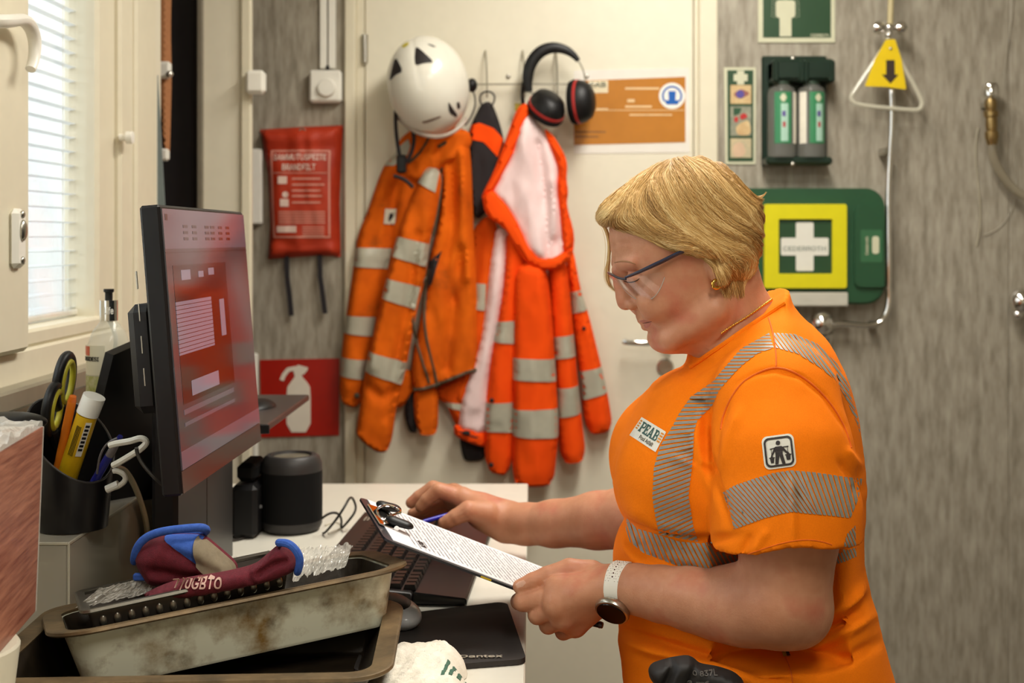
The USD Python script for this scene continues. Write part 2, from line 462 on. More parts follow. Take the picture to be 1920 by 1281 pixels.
hg.part('clip', bx(PX(294, Yh), PX(326, Yh), Yh - .03, Yh - .012, PZ(150, Yh), PZ(118, Yh), .006), M_WHITE)
hg.part('clip', bx(PX(305, Yh), PX(322, Yh), Yh - .03, Yh - .012, PZ(303, Yh), PZ(280, Yh), .005), M_WHITE)
hg.part('clip_knob', ell(P(318, 139, Yh - .034), (.008, .008, .008), 2), M_CHROME)
solo('blue_grey_board', plate(W([(289, 62), (292, 62), (310, 395), (289, 395)], 2.74), 2.735, .006), mat('blue_grey', (108, 120, 122), .5), 'narrow blue grey board leaning at the window frame edge', 'board')

# ------------------------------------------------------------------ back door
Yd = WB - .004
d = Thing('door_1', 'cream door with coats hanging on it in the grey back wall', 'door', kind='structure')
lx0, lx1 = PX(684, Yd), PX(1300, Yd)
d.part('door_leaf', bx(lx0, lx1, Yd, Yd + .04, .005, 2.06, .003), M_CREAM)
for a, b in ((647, 668), (1309, 1345)):
    d.part('door_casing', bx(PX(a, Yd), PX(b, Yd), Yd - .016, Yd + .05, 0, 2.12, .004), M_CREAM2)
for a, b in ((668, 683), (1301, 1309)):
    d.part('door_jamb', bx(PX(a, Yd), PX(b, Yd), Yd - .004, Yd + .05, 0, 2.10, .002), M_CREAM2)
d.part('door_casing', bx(PX(647, Yd), PX(1345, Yd), Yd - .016, Yd + .05, 2.07, 2.13, .004), M_CREAM2)
hz = PZ(92, Yd)
for z in (hz, .32):
    d.part('hinge', cat(lathe([(0, -.036), (.008, -.036), (.008, .036), (0, .036)], (PX(685, Yd), Yd - .010, z), n=14), ell((PX(685, Yd), Yd - .010, z - .037), (.006, .006, .006), 1)), M_STEEL)
h_ = P(1246, 640, Yd)
dh = d.part('door_handle', tube([h_ + [0, 0, 0], h_ + [0, -.045, 0], h_ + [-.012, -.052, 0], P(1170, 640, Yd - .052)], .0085, 12, 30), M_CHROME)
d.part('rosette', lathe([(0, 0), (.024, 0), (.024, .006), (.020, .010), (0, .010)], h_, (0, -1, 0), 28), M_STEEL, parent=dh)
lk = P(1247, 688, Yd)
d.part('lock_cylinder', lathe([(0, 0), (.022, 0), (.022, .006), (.018, .010), (.010, .010), (.010, .004), (0, .004)], lk, (0, -1, 0), 28), M_STEEL)

# ------------------------------------------------------------------ ceiling lamps (out of frame, they light the room)
M_LAMP = emit('lamp_diffuser', (255, 246, 225), 4.0)
for k, (x, y) in enumerate(((.40, 2.15), (.40, .20))):
    t = Thing('ceiling_lamp', 'long white ceiling lamp ' + ('over the desk' if k == 0 else 'over the entrance side behind the camera'), 'lamp')
    t.part('housing', bx(x - .17, x + .17, y - .62, y + .62, ZC - .035, ZC, .004), M_WHITE)
    t.part('diffuser', bx(x - .15, x + .15, y - .60, y + .60, ZC - .045, ZC - .034, .003), M_LAMP)

# ------------------------------------------------------------------ wall fittings, left of the door
Yw = WB
t = Thing('thermostat', 'square cream wall thermostat with round dial above the red fire blanket', 'thermostat')
t.part('body', bx(PX(583, Yw), PX(643, Yw), Yw - .032, Yw, PZ(194, Yw), PZ(134, Yw), .006), M_WHITE)
t.part('dial', lathe([(0, 0), (.024, 0), (.024, .004), (.021, .012), (0, .013)], P(613, 165, Yw - .031), (0, -1, 0), 30), M_WHITE)
t = Thing('cable_trunking', 'twin cream cable trunking running up the wall from the thermostat', 'trunking')
t.part('channel', bx(PX(601, Yw), PX(614, Yw), Yw - .014, Yw, PZ(130, Yw), ZC - .01, .002), M_WHITE)
t.part('channel', bx(PX(617, Yw), PX(630, Yw), Yw - .016, Yw, PZ(130, Yw), ZC - .01, .002), M_WHITE)
t.part('cable_gland', lathe([(0, 0), (.006, 0), (.006, .012), (0, .012)], P(615, 132, Yw - .012), (0, 0, 1), 12), M_BLACK)

M_RED = mat('red_vinyl', (168, 40, 6), .6, scale=14, c2=(188, 54, 14), bump=.25, bscale=40)
M_PRINT = mat('pale_print', (214, 146, 128), .6, .05)
M_PRINTW = mat('white_print', (226, 198, 184), .6, .05)
t = Thing('fire_blanket_pouch', 'red fire blanket pouch with white print and two black pull straps', 'fire blanket')
Yp = Yw - .004
C = Cloth([(488, 243), (566, 238), (643, 235), (640, 300), (637, 380), (639, 482), (600, 479), (560, 482), (503, 486), (507, 420), (503, 330)], Yp, .040, 34,
          folds=[([(500, 285), (640, 278)], 14, -.010), ([(515, 450), (560, 462), (632, 452)], 10, -.006)], wob=.006, seed=3, smooth=False)
bag = t.part('pouch', C.mesh(), M_RED)
fr = W([(512, 283), (622, 284), (622, 445), (517, 445)], Yp); 
def ring2(px, wpx, Y):
    g = W(px, Y); return g.difference(g.buffer(-wpx * Y / F))
def sheet(C, g, off=.0014, t_=.0008, s=None):
    g = g.intersection(C.poly.buffer(-.0005))
    out = []
    for q in getattr(g, 'geoms', [g]):
        if q.geom_type == 'Polygon' and q.area > 1e-7:
            out.append(shell2d(q, s or C.s, lambda p: C.Y - C.h(p) - .0015 - off, lambda p: C.Y - C.h(p) - .0015 - off + t_))
    return cat(*out) if out else None
def bar(x0, x1, y0, y1, Y): return W([(x0, y0), (x1, y0), (x1, y1), (x0, y1)], Y)
t.part('print_border', sheet(C, ring2([(512, 283), (623, 283), (623, 446), (517, 446)], 3, Yp), s=.005), M_PRINT)
rows = [bar(553, 606, 335, 338, Yp), bar(553, 613, 346, 349, Yp), bar(553, 606, 357, 360, Yp), bar(553, 609, 367, 370, Yp), bar(553, 606, 379, 382, Yp), bar(516, 618, 325, 326.5, Yp)]
rows += [bar(528, 614, y, y + 2.2, Yp) for y in (397, 402, 407, 412, 417)] + [bar(572, 612, y, y + 2, Yp) for y in (425, 430, 435, 440)]
t.part('print_lines', sheet(C, shapely.union_all(rows), s=.006), M_PRINT)
for g_ in (bar(527, 544, 332, 346, Yp), Point(PX(541, Yp), PZ(366, Yp)).buffer(.008), bar(531, 547, 374, 388, Yp), bar(524, 561, 424, 436, Yp)): t.part('print_icon', sheet(C, g_, s=.005), M_PRINTW)
def drape_text(C, txt, h, px, py, width, bold=True, off=.0015):
    m = text2d(txt, h * C.Y / F, bold); e = m.extents[0]; m.apply_transform(np.diag([width * C.Y / F / e, 1, 1, 1]))
    o = P(px, py, C.Y); v = m.vertices; q = np.c_[o[0] + v[:, 0], o[2] + v[:, 1]]
    m.vertices = np.c_[q[:, 0], C.Y - C.h(q) - .0015 - off - v[:, 2], q[:, 1]]
    return m
t.part('lettering', drape_text(C, 'SAMMUTUSPEITE', 11, 567, 296, 98), M_PRINTW)
t.part('lettering', drape_text(C, 'BRANDFILT', 11, 566, 315, 62), M_PRINTW)
t.part('eyelet', lathe([(.005, 0), (.009, 0), (.010, .003), (.008, .005), (.005, .003), (.005, 0)], P(567, 247, Yp - .028), (0, -1, 0), 18), M_STEEL)
M_WEB = mat('black_webbing', (28, 24, 28), .8, scale=200)
for pts in ([(538, 480), (539, 520), (544, 560), (547, 592)], [(600, 478), (601, 520), (606, 555), (610, 588)]):
    g = LineString([(PX(a, Yp - .01), PZ(b, Yp - .01)) for a, b in pts]).buffer(.0062, cap_style=2)
    t.part('pull_strap', shell2d(g, .006, lambda p: np.full(len(p), Yp - .016), lambda p: np.full(len(p), Yp - .013)), M_WEB)

t = Thing('fire_extinguisher_sign', 'square red sign with white extinguisher pictogram behind the speaker', 'sign')
M_SIGNR = mat('sign_red', (164, 24, 10), .35, .05)
t.part('sign_plate', plate(W([(488, 675), (637, 672), (636, 816), (490, 820)], Yw), Yw - .004, .004), M_SIGNR)
body = W(chaikin([(538, 810), (538, 728), (546, 716), (553, 707), (554, 697), (566, 697), (567, 707), (576, 716), (583, 728), (583, 810)], 1), Yw)
head = shapely.union_all([W([(551, 692), (559, 684), (567, 686), (578, 689), (577, 694), (570, 702), (552, 702)], Yw), LineString([(PX(a, Yw), PZ(b, Yw)) for a, b in ((556, 690), (541, 693), (533, 703), (529, 713))]).buffer(.0055, cap_style=2)])
t.part('pictogram', plate(shapely.union_all([body, head]), Yw - .0055, .0016), mat('sign_white', (225, 216, 200), .4, .03))
solo('white_paper_strip', bx(PX(474, Yw), PX(494, Yw), Yw - .02, Yw - .001, PZ(421, Yw), PZ(280, Yw), .004), M_WHITE, 'narrow white paper holder on the wall left of the red pouch', 'paper holder')
solo('white_paper_strip', bx(PX(474, Yw), PX(485, Yw), Yw - .015, Yw - .001, PZ(900, Yw), PZ(662, Yw), .004), M_WHITE, 'narrow white duct on the wall left of the red extinguisher sign', 'duct')

# ------------------------------------------------------------------ poster on the door
t = Thing('mask_notice', 'laminated white and ochre notice with a blue mask symbol on the door', 'notice')
Yn = Yd - .0015
t.part('paper', plate(W([(1076, 132), (1292, 127), (1293, 286), (1076, 288)], Yn), Yn, .0014), mat('laminated_paper', (232, 226, 216), .12, .02))
t.part('print_panel', plate(W([(1076, 152), (1285, 144), (1285, 267), (1076, 272)], Yn), Yn - .0008, .0008), mat('ochre_print', (186, 122, 50), .14, .04))
t.part('symbol', plate(Point(PX(1260, Yn), PZ(180, Yn)).buffer(24.5 * Yn / F), Yn - .0016, .0008), mat('print_white', (238, 236, 228), .2, .01))
M_BLUE = mat('symbol_blue', (20, 92, 176), .25, .03)
rg = Point(PX(1260, Yn), PZ(180, Yn)).buffer(19 * Yn / F).difference(Point(PX(1260, Yn), PZ(180, Yn)).buffer(15.5 * Yn / F))
mk = shapely.union_all([rg.difference(bar(1240, 1280, 190, 205, Yn)), W([(1253, 171), (1267, 171), (1266, 192), (1260, 194), (1254, 192)], Yn), W([(1245, 188), (1275, 188), (1270, 196), (1250, 196)], Yn)])
t.part('symbol_figure', plate(mk, Yn - .0022, .0007), M_BLUE)
t.part('logo_patch', plate(W([(1104, 152), (1140, 151), (1140, 174), (1104, 175)], Yn), Yn - .0014, .0006), mat('logo_cream', (226, 212, 178), .3))
t.part('logo_lettering', text_on('EAB', 9, 1121, 159, Yn, True, 30, y_off=.0015), mat('logo_green', (60, 78, 66), .4))
M_PW = mat('print_pale', (224, 190, 140), .3)
t.part('print_lines', plate(shapely.union_all([bar(1172, 1236, 164, 168, Yn), bar(1176, 1190, 186, 192, Yn), bar(1172, 1222, 198, 202, Yn), bar(1118, 1140, 203, 206, Yn), bar(1104, 1283, 206, 207.5, Yn), bar(1180, 1260, 214, 217, Yn)]), Yn - .0012, .0005), M_PW)
t.part('print_lines', plate(shapely.union_all([bar(1078, 1136, 246, 249, Yn), bar(1078, 1122, 255, 258, Yn)]), Yn - .0012, .0005), mat('print_brown', (130, 84, 34), .4))

# ------------------------------------------------------------------ safety gear on the right of the door
M_GREEN = mat('safety_green', (36, 78, 50), .4, .06)
M_GREEN2 = mat('sign_green', (40, 72, 46), .35, .05)
M_LUM = mat('sign_pale', (206, 205, 176), .45, .03)
t = Thing('emergency_shower_sign', 'green sign with pale standing figure under shower, at the top edge', 'sign')
t.part('sign_plate', plate(W([(1421, -66), (1565, -66), (1565, 80), (1421, 80)], Yw), Yw - .004, .004), M_LUM)
t.part('sign_field', plate(W([(1430, -58), (1557, -58), (1557, 71), (1430, 71)], Yw), Yw - .005, .0012), M_GREEN2)
fig = shapely.union_all([rrect(PX(1454, Yw), PX(1490, Yw), PZ(34, Yw), PZ(1, Yw), .008), bar(1461, 1483, 20, 69, Yw), Point(PX(1472, Yw), PZ(-10, Yw)).buffer(.013), bar(1455, 1490, -40, -32, Yw), bar(1469, 1476, -52, -36, Yw)])
t.part('figure', plate(fig, Yw - .0062, .0014), M_LUM)
drops = shapely.union_all([Point(PX(1472 + s * (20 + .10 * (k - 8)), Yw), PZ(-22 + k * 5, Yw)).buffer(.0011) for k in range(12) for s in (-1, 1)] + [Point(PX(1472 + s * (24 + .15 * k), Yw), PZ(-19 + k * 5, Yw)).buffer(.0011) for k in range(11) for s in (-1, 1)])
t.part('water_drops', plate(drops, Yw - .006, .001), M_LUM, kind='stuff')
t.part('lettering', text_on('CEDERROTH', 5, 1536, 67, Yw, True, 34, y_off=.005), M_LUM)

t = Thing('eyewash_instruction_sign', 'narrow green sign with cross and three eyewash pictures', 'sign')
t.part('sign_plate', plate(W([(1357, 127), (1417, 127), (1416, 308), (1360, 308)], Yw), Yw - .004, .004), M_LUM)
t.part('sign_field', plate(W([(1363, 132), (1412, 132), (1412, 303), (1364, 303)], Yw), Yw - .005, .0012), M_GREEN2)
def cross(px, py, a, b, Y): return shapely.union_all([bar(px - a, px + a, py - b, py + b, Y), bar(px - b, px + b, py - a, py + a, Y)])
t.part('cross', plate(cross(1388, 146, 13, 6.5, Yw), Yw - .006, .0012), M_LUM)
M_SK = mat('picture_skin', (214, 190, 140), .5, c2=(196, 160, 112), scale=60)
t.part('picture', plate(bar(1369, 1408, 160, 195, Yw), Yw - .006, .0012), M_SK)
t.part('picture', plate(bar(1369, 1408, 200, 255, Yw), Yw - .006, .0012), mat('picture_grey', (122, 126, 108), .5, c2=(160, 158, 136), scale=60))
t.part('picture', plate(bar(1369, 1408, 260, 296, Yw), Yw - .006, .0012), mat('picture_beige', (176, 168, 138), .5, c2=(206, 186, 146), scale=60))
eye = W(chaikin([(1374, 176), (1388, 167), (1403, 173), (1404, 178), (1388, 186), (1378, 182)]), Yw)
t.part('picture_eye', plate(eye, Yw - .0068, .001), mat('picture_brown', (150, 92, 78), .5))
t.part('picture_iris', plate(Point(PX(1387, Yw), PZ(177, Yw)).buffer(.0105), Yw - .0074, .001), mat('picture_violet', (84, 74, 150), .4))
t.part('picture_head', plate(shapely.union_all([W(chaikin([(1386, 232), (1404, 224), (1408, 254), (1382, 254), (1378, 240)]), Yw)]), Yw - .0068, .001), M_SK)
t.part('picture_cap', plate(shapely.union_all([W(chaikin([(1386, 216), (1396, 212), (1402, 220), (1388, 226)]), Yw), W(chaikin([(1376, 220), (1383, 219), (1383, 230), (1376, 229)]), Yw)]), Yw - .0074, .001), mat('picture_red', (186, 40, 40), .5))
t.part('picture_green', plate(W([(1374, 203), (1390, 203), (1386, 214), (1375, 218)], Yw), Yw - .0068, .001), M_GREEN)
t.part('picture_face', plate(W(chaikin([(1374, 270), (1392, 266), (1398, 286), (1390, 295), (1374, 294)]), Yw), Yw - .0068, .001), mat('picture_pink', (212, 180, 150), .5))

t = Thing('eyewash_holder', 'dark green wall holder carrying two eyewash bottles', 'holder')
M_DG = mat('holder_green', (22, 42, 32), .3, .08)
y0 = Yw
t.part('back_plate', cat(bx(PX(1427, y0), PX(1549, y0), y0 - .012, y0, PZ(312, y0), PZ(106, y0), .004), bx(PX(1427, y0), PX(1549, y0), y0 - .075, y0 - .01, PZ(312, y0), PZ(297, y0), .006)), M_DG)
for c in (1467, 1522):
    a, b = PX(c - 29, y0), PX(c + 30, y0)
    t.part('cap_cover', cat(bx(a, b, y0 - .082, y0 - .01, PZ(158, y0), PZ(118, y0), .008), bx(a, a + .016, y0 - .086, y0 - .01, PZ(161, y0), PZ(120, y0), .005), bx(b - .016, b, y0 - .086, y0 - .01, PZ(161, y0), PZ(120, y0), .005)), M_DG)
t.part('screw', ell(P(1487, 110, y0 - .013), (.006, .003, .006), 2), M_STEEL)
t.part('screw', ell(P(1487, 308, y0 - .076), (.006, .003, .006), 2), M_STEEL)
M_BOT = mat('clear_bottle', (150, 150, 142), .12, .02, alpha=.36)
M_LAB = mat('label_green', (52, 128, 84), .35, .05)
M_LABP = mat('label_pale', (168, 204, 186), .3, .04)
for k, c in enumerate((1467, 1522)):
    q = Thing('eyewash_bottle', ('left' if k == 0 else 'right') + ' clear eyewash bottle with green label in the wall holder', 'bottle')
    o = np.array([PX(c, y0 - .06), y0 - .052, PZ(296, y0 - .06)]); s = (y0 - .06) / F
    q.part('bottle_body', lathe([(0, 0), (25 * s, 0), (27 * s, 4 * s), (27 * s, 118 * s), (24 * s, 130 * s), (14 * s, 137 * s), (14 * s, 142 * s), (0, 142 * s)], o, n=36), M_BOT)
    q.part('cap', lathe([(0, 138 * s), (15 * s, 138 * s), (16 * s, 141 * s), (15 * s, 176 * s), (12 * s, 180 * s), (0, 180 * s)], o, n=28), mat('cap_green_%d' % k, (52, 74, 58), .4), label='dark green ribbed cap')
    # label wrapped round the front of the bottle
    def wrap(a0, a1, z0, z1, r, n=12):
        an = np.linspace(math.radians(a0), math.radians(a1), n); v = []; f = []
        for i, u in enumerate(an):
            for (rr, z) in ((r, z0), (r, z1), (r - .0006, z1), (r - .0006, z0)): v.append(o + [rr * math.sin(u), -rr * math.cos(u), z])
        for i in range(n - 1):
            for j in range(4):
                a_, b_ = i * 4 + j, i * 4 + (j + 1) % 4; f += [[a_, a_ + 4, b_], [b_, a_ + 4, b_ + 4]]
        f += [[0, 1, 2], [0, 2, 3], [n * 4 - 4, n * 4 - 2, n * 4 - 3], [n * 4 - 4, n * 4 - 1, n * 4 - 2]]
        m = trimesh.Trimesh(v, f, process=False); m.fix_normals(); return m
    r = 27.6 * s; sh = -8 if k == 0 else 14
    lb = q.part('label', wrap(-32 + sh, 36 + sh, 26 * s, 122 * s, r), M_LAB)
    q.part('label_panel', wrap(-6 + sh, 22 + sh, 30 * s, 100 * s, r + .0006), M_LABP, parent=lb)
    q.part('white_label', wrap(*((40, 62) if k == 0 else (-62, -30)), 26 * s, 122 * s, r), mat('label_white_%d' % k, (226, 220, 204), .5))
    q.part('label_cross', cat(wrap(-4 + sh, 10 + sh, 104 * s, 118 * s, r + .0008, 5), wrap(-9 + sh, 15 + sh, 108 * s, 114 * s, r + .0008, 5)), M_LUM, parent=lb)
    q.part('label_picture', wrap(-2 + sh, 12 + sh, 76 * s, 86 * s, r + .0011, 5), mat('label_violet_%d' % k, (90, 80, 140), .5), parent=lb)
    q.part('label_picture', wrap(0 + sh, 12 + sh, 56 * s, 66 * s, r + .0011, 5), mat('label_red_%d' % k, (170, 80, 80), .5), parent=lb)

# first aid panel
t = Thing('first_aid_station', 'green first aid wall panel with yellow framed white cross behind her neck', 'first aid station')
yb_ = Yw - .055; yf = yb_ + .0
S = lambda x0, x1, z0, z1, r: rrect(PX(x0, yf), PX(x1, yf), PZ(z1, yf), PZ(z0, yf), r * yf / F)
t.part('housing', plate(S(1300, 1660, 353, 571, 36), yf, .054, .006), M_GREEN)
t.part('side_door', plate(S(1600, 1664, 384, 540, 14).intersection(S(1300, 1658, 353, 571, 36)), yf - .010, .011, .003), M_GREEN)
t.part('door_label', plate(S(1612, 1652, 431, 492, 3), yf - .011, .0012), mat('label_green2', (56, 104, 70), .35))
t.part('door_window', plate(S(1633, 1646, 443, 476, 5), yf - .012, .0012), M_LUM)
t.part('door_lettering', text_on('Cederroth', 5, 1623, 461, yf, True, 34, rot=math.pi / 2, y_off=.012), M_LUM)
t.part('yellow_frame', plate(S(1431, 1585, 383, 540, 5).difference(S(1458, 1558, 411, 513, 2)), yf - .016, .016, .002), mat('signal_yellow', (218, 208, 20), .38, .03))
t.part('inner_panel', plate(S(1457, 1559, 410, 514, 1), yf - .008, .008), M_GREEN2)
cr = shapely.union_all([S(1463, 1552, 446, 479, 3), S(1491, 1524, 417, 508, 3)])
t.part('white_cross', plate(cr, yf - .0095, .0016), mat('cross_white', (226, 224, 212), .4, .02))
t.part('lettering', text_on('CEDERROTH', 8, 1507, 466, yf, True, 80, y_off=.0098), mat('lettering_grey', (150, 156, 146), .5))
t.part('shelf_lip', cat(plate(S(1408, 1587, 548, 574, 2), yf - .018, .06, .003)), mat('lip_grey', (196, 192, 178), .4, .03))

# emergency shower pull handle
t = Thing('emergency_shower', 'chrome shower valve with yellow arrow tag and clear triangular pull ring', 'shower')
yv = Yw - .07
v0 = P(1667, 52, yv)
t.part('supply_pipe', tube([P(1669, 48, yv), P(1672, -40, yv), P(1673, -120, yv)], .0075, 14), mat('cream_pipe', (190, 176, 134), .3, .03))
t.part('valve_body', cat(ell(v0, (.012, .012, .012), 2), tube([P(1648, 52, yv), P(1686, 52, yv)], .0075, 14), tube([v0, P(1666, 76, yv)], .008, 14), ell(P(1666, 66, yv), (.011, .011, .008), 2)), M_CHROME)
for px in (1646, 1689):
    t.part('valve_knob', lathe([(0, -.013), (.013, -.012), (.017, -.004), (.017, .006), (.012, .013), (0, .014)], P(px, 52, yv), (1, 0, 0), 24), M_CHROME)
tag = W([(1661, 74), (1678, 74), (1690, 112), (1699, 168), (1660, 163), (1621, 162), (1640, 112)], yv - .012)
t.part('arrow_tag', plate(tag.buffer(-.003).buffer(.003), yv - .014, .002), mat('tag_yellow', (226, 194, 16), .4, .03))
t.part('arrow', plate(W([(1661, 113), (1677, 113), (1677, 140), (1684, 140), (1669, 157), (1653, 140), (1661, 140)], yv - .012), yv - .0152, .0012), mat('arrow_black', (52, 38, 28), .5))
t.part('tag_rivet', ell(P(1670, 91, yv - .0155), (.004, .002, .004), 2), M_STEEL)
ring_pts = chaikin([(1663, 80), (1668, 80), (1730, 188), (1726, 205), (1712, 207), (1606, 197), (1595, 186), (1598, 176)], 2)
M_CLEAR = mat('clear_plastic', (214, 210, 190), .1, .01, alpha=.62)
t.part('pull_ring', tube([P(a, b, yv - .004) for a, b in ring_pts], .0058, 10, closed=True), M_CLEAR)
pp = [P(1670, 160, yv + .01), P(1671, 260, yv + .012), P(1667, 330, yv + .02), P(1666, 430, yv + .02), P(1666, 540, yv + .02), P(1664, 580, yv + .02), P(1650, 604, yv + .02), P(1622, 611, yv + .02), P(1560, 611, yv + .02)]
t.part('down_pipe', cat(tube(np.vstack([spline(pp[:5], 30), spline(pp[4:], 30)[1:]]), .0078, 16)), M_CHROME)
t.part('ball_joint', cat(ell(P(1541, 606, yv + .01), (.031, .031, .031), 3), lathe([(0, 0), (.020, 0), (.022, .01), (.016, .03), (.012, .04), (0, .04)], P(1546, 624, yv + .016), (0.15, .4, -1), 20)), M_CHROME)
t.part('pipe_bracket', bx(PX(1660, yv), PX(1674, yv), yv + .01, Yw, PZ(290, yv), PZ(276, yv), .003), M_STEEL)
t.part('pipe_bracket', bx(PX(1640, yv), PX(1652, yv), yv + .02, Yw, PZ(618, yv), PZ(604, yv), .003), M_STEEL)

t = Thing('shower_hose', 'brass hand shower hose with clear tubing hanging on the right wall', 'hose')
yh = Yw - .05
t.part('spray_head', lathe([(0, 0), (.015, 0), (.022, .006), (.022, .030), (.017, .038), (0, .038)], P(1857, 184, yh), (0, 0, 1), 24), M_CHROME)
prof = [(0, 0), (.012, 0), (.014, .01), (.017, .02), (.017, .034), (.013, .037), (.015, .05), (.014, .07), (.018, .074), (.018, .086), (.013, .090), (.016, .105), (.013, .118), (0, .118)]
t.part('brass_fitting', lathe(prof, P(1860, 272, yh), (-.03, 0, 1), 20), M_BRASS)
t.part('tubing', tube([P(1860, 270, yh), P(1862, 292, yh), P(1876, 325, yh), P(1898, 352, yh), P(1935, 375, yh), P(2000, 380, yh)], .012, 12, 40), mat('clear_hose', (150, 140, 118), .15, .03, alpha=.55))
t.part('wall_clip', bx(PX(1850, yh), PX(1866, yh), yh, Yw, PZ(200, yh), PZ(190, yh), .002), M_STEEL)
solo('pull_cord', cat(tube([P(1893, -60, Yw - .004), P(1893, 60, Yw - .004), P(1884, 130, Yw - .004), P(1895, 250, Yw - .004), P(1896, 395, Yw - .004), P(1880, 420, Yw - .004), P(1845, 440, Yw - .004)], .0010, 6, 60)), mat('cord_grey', (176, 169, 152), .6), 'thin pale cord hanging down the right wall beside the hose', 'cord')
solo('pull_cord', tube([P(1834, 240, Yw - .004), P(1832, 330, Yw - .004), P(1838, 400, Yw - .004), P(1830, 462, Yw - .004)], .0016, 6, 40), mat('clear_cord', (176, 168, 144), .4), 'thin clear tube hanging on the wall left of the hose', 'cord')
solo('chrome_tap', cat(ell(P(1916, 565, Yw - .05), (.032, .03, .034), 3), lathe([(0, 0), (.016, 0), (.016, .05), (0, .05)], P(1928, 565, Yw), (0, -1, 0), 18), ell(P(1908, 590, Yw - .05), (.014, .014, .014), 2)), M_CHROME, 'round chrome tap at the right edge of the wall', 'tap')
# ================================================================== desk and what stands on it
ZD = 0.74
M_DESK = mat('desk_laminate', (232, 228, 214), .32, .015)
t = Thing('desk', 'long white laminate desk along the window wall', 'desk')
t.part('tabletop', bx(XL + .002, -.008, .55, 2.724, ZD - .028, ZD, .002), M_DESK)
for y in (.65, 2.60):
    t.part('leg', bx(-.09, -.04, y - .025, y + .025, .0, ZD - .028, .003), M_STEEL)
    t.part('leg', bx(XL + .04, XL + .09, y - .025, y + .025, .0, ZD - .028, .003), M_STEEL)

# ---- monitor: own frame u (near to far), v (up the tilted panel), n (out of the screen)
mBL, mTL, mBR, mTR = P(343, 930, 1.557), P(299, 383, 1.557), P(490, 828, 1.977), P(455, 397, 1.977)
u_ = mBR - mBL; LU = np.linalg.norm(u_); u_ /= LU
v_ = mTL - mBL; v_ -= u_ * (v_ @ u_); LV = np.linalg.norm(v_); v_ /= LV
n_ = np.cross(u_, v_); n_ = n_ if n_[0] > 0 else -n_
MM = np.eye(4); MM[:3, 0], MM[:3, 1], MM[:3, 2], MM[:3, 3] = u_, v_, n_, mBL
if np.linalg.det(MM[:3, :3]) < 0: pass
def mon(m):
    m = xf(m, MM)
    if m.volume < 0: m.invert()
    return m
t = Thing('monitor', 'black desktop monitor turned to the seated woman with a glossy screen', 'monitor')
M_MON = mat('monitor_black', (20, 18, 19), .42, .05, specular_ior_level=.3)
hs_ = t.part('housing', mon(cat(bx(0, LU, 0, LV, -.026, -.001, .003))), M_MON)
t.part('rear_hub', mon(cat(bx(.02, LU - .02, .10, LV - .12, -.060, -.024, .010))), M_MON)
usdkit.material(stage, '/World/Looks/screen_glass', {'p': ('principled_bsdf', {'base_color': lin((12, 11, 12)), 'roughness': .10, 'specular_ior_level': .75, 'emission_color': lin((150, 140, 146)), 'emission_strength': .05})}, [], 'p.BSDF')
M_SCREEN = '/World/Looks/screen_glass'
scr = t.part('screen', mon(bx(.004, LU - .004, .030, LV - .005, -.001, .0008, 0)), M_SCREEN)
def ui(u0, u1, v0, v1, m, k=1): return mon(bx(.004 + u0 * (LU - .008), .004 + u1 * (LU - .008), .03 + (1 - v1) * (LV - .035), .03 + (1 - v0) * (LV - .035), .0008, .0008 + .0002 * k, 0))
def uimat(name, c, s):
    usdkit.material(stage, '/World/Looks/' + name, {'p': ('principled_bsdf', {'base_color': lin((12, 11, 12)), 'roughness': .10, 'specular_ior_level': .75, 'emission_color': lin(c), 'emission_strength': s})}, [], 'p.BSDF')
    return '/World/Looks/' + name
U1, U2, U3 = uimat('ui_light', (200, 190, 205), .16), uimat('ui_dark', (60, 40, 40), .03), uimat('ui_mid', (170, 150, 160), .12)
t.part('toolbar', ui(0, 1, 0, .155, U3), U3, parent=scr)
t.part('toolbar_marks', cat([ui(a, a + .05, b, b + .012, U2, 2) for a in (.2, .3, .45, .52, .62, .72) for b in (.06, .085, .11)] + [ui(0, 1, .168, .171, U2, 2), ui(.02, .045, .02, .045, U2, 2)]), U2, parent=scr)
t.part('dialog_window', ui(.06, .68, .22, .76, U2), U2, parent=scr)
t.part('value_table', ui(.06, .46, .36, .57, U1, 2), U1, parent=scr)
t.part('table_lines', cat([ui(.06, .46, .36 + k * .0165, .3625 + k * .0165, U2, 3) for k in range(13)]), U2, parent=scr)
t.part('text_box', ui(.16, .48, .68, .74, U1, 2), U1, parent=scr)
t.part('side_field', ui(.56, .62, .38, .54, U1, 2), U1, parent=scr)
for q in ((.14, .24, .24, .28), (.33, .39, .25, .275), (.45, .52, .24, .27)): t.part('header_field', ui(*q, U1, 2), U1, parent=scr)
t.part('status_row', cat(ui(.06, .66, .78, .80, U3, 2), ui(.06, .66, .83, .845, U3, 2)), U3, parent=scr)
t.part('task_bar', ui(0, 1, .93, 1, U3), U3, parent=scr)
lg = text2d('ThinkVision', .0075, True); lg.apply_translation([.042, .014, -.001]); t.part('logo', mon(lg), mat('logo_grey', (150, 120, 110), .4))
t.part('chin_strip', mon(bx(.002, LU - .002, .002, .029, -.001, .0004, 0)), mat('chin_gloss', (44, 34, 33), .16, .03))
t.part('usb_port', mon(bx(.0192, .021, .135, .157, -.043, -.041, .0004)), M_STEEL)
for vv in (.175, .215, .255):
    t.part('usb_port', mon(bx(.0192, .021, vv, vv + .022, -.043, -.041, .0004)), M_STEEL)
# stand
sc = (mBL + mBR) / 2
t.part('stand_column', bx(sc[0] - .085, sc[0] - .050, 1.70, 1.86, ZD + .012, 1.06, .006), M_MON)
t.part('stand_base', bx(sc[0] - .15, sc[0] - .012, 1.66, 1.90, ZD + .0005, ZD + .014, .004), M_MON)

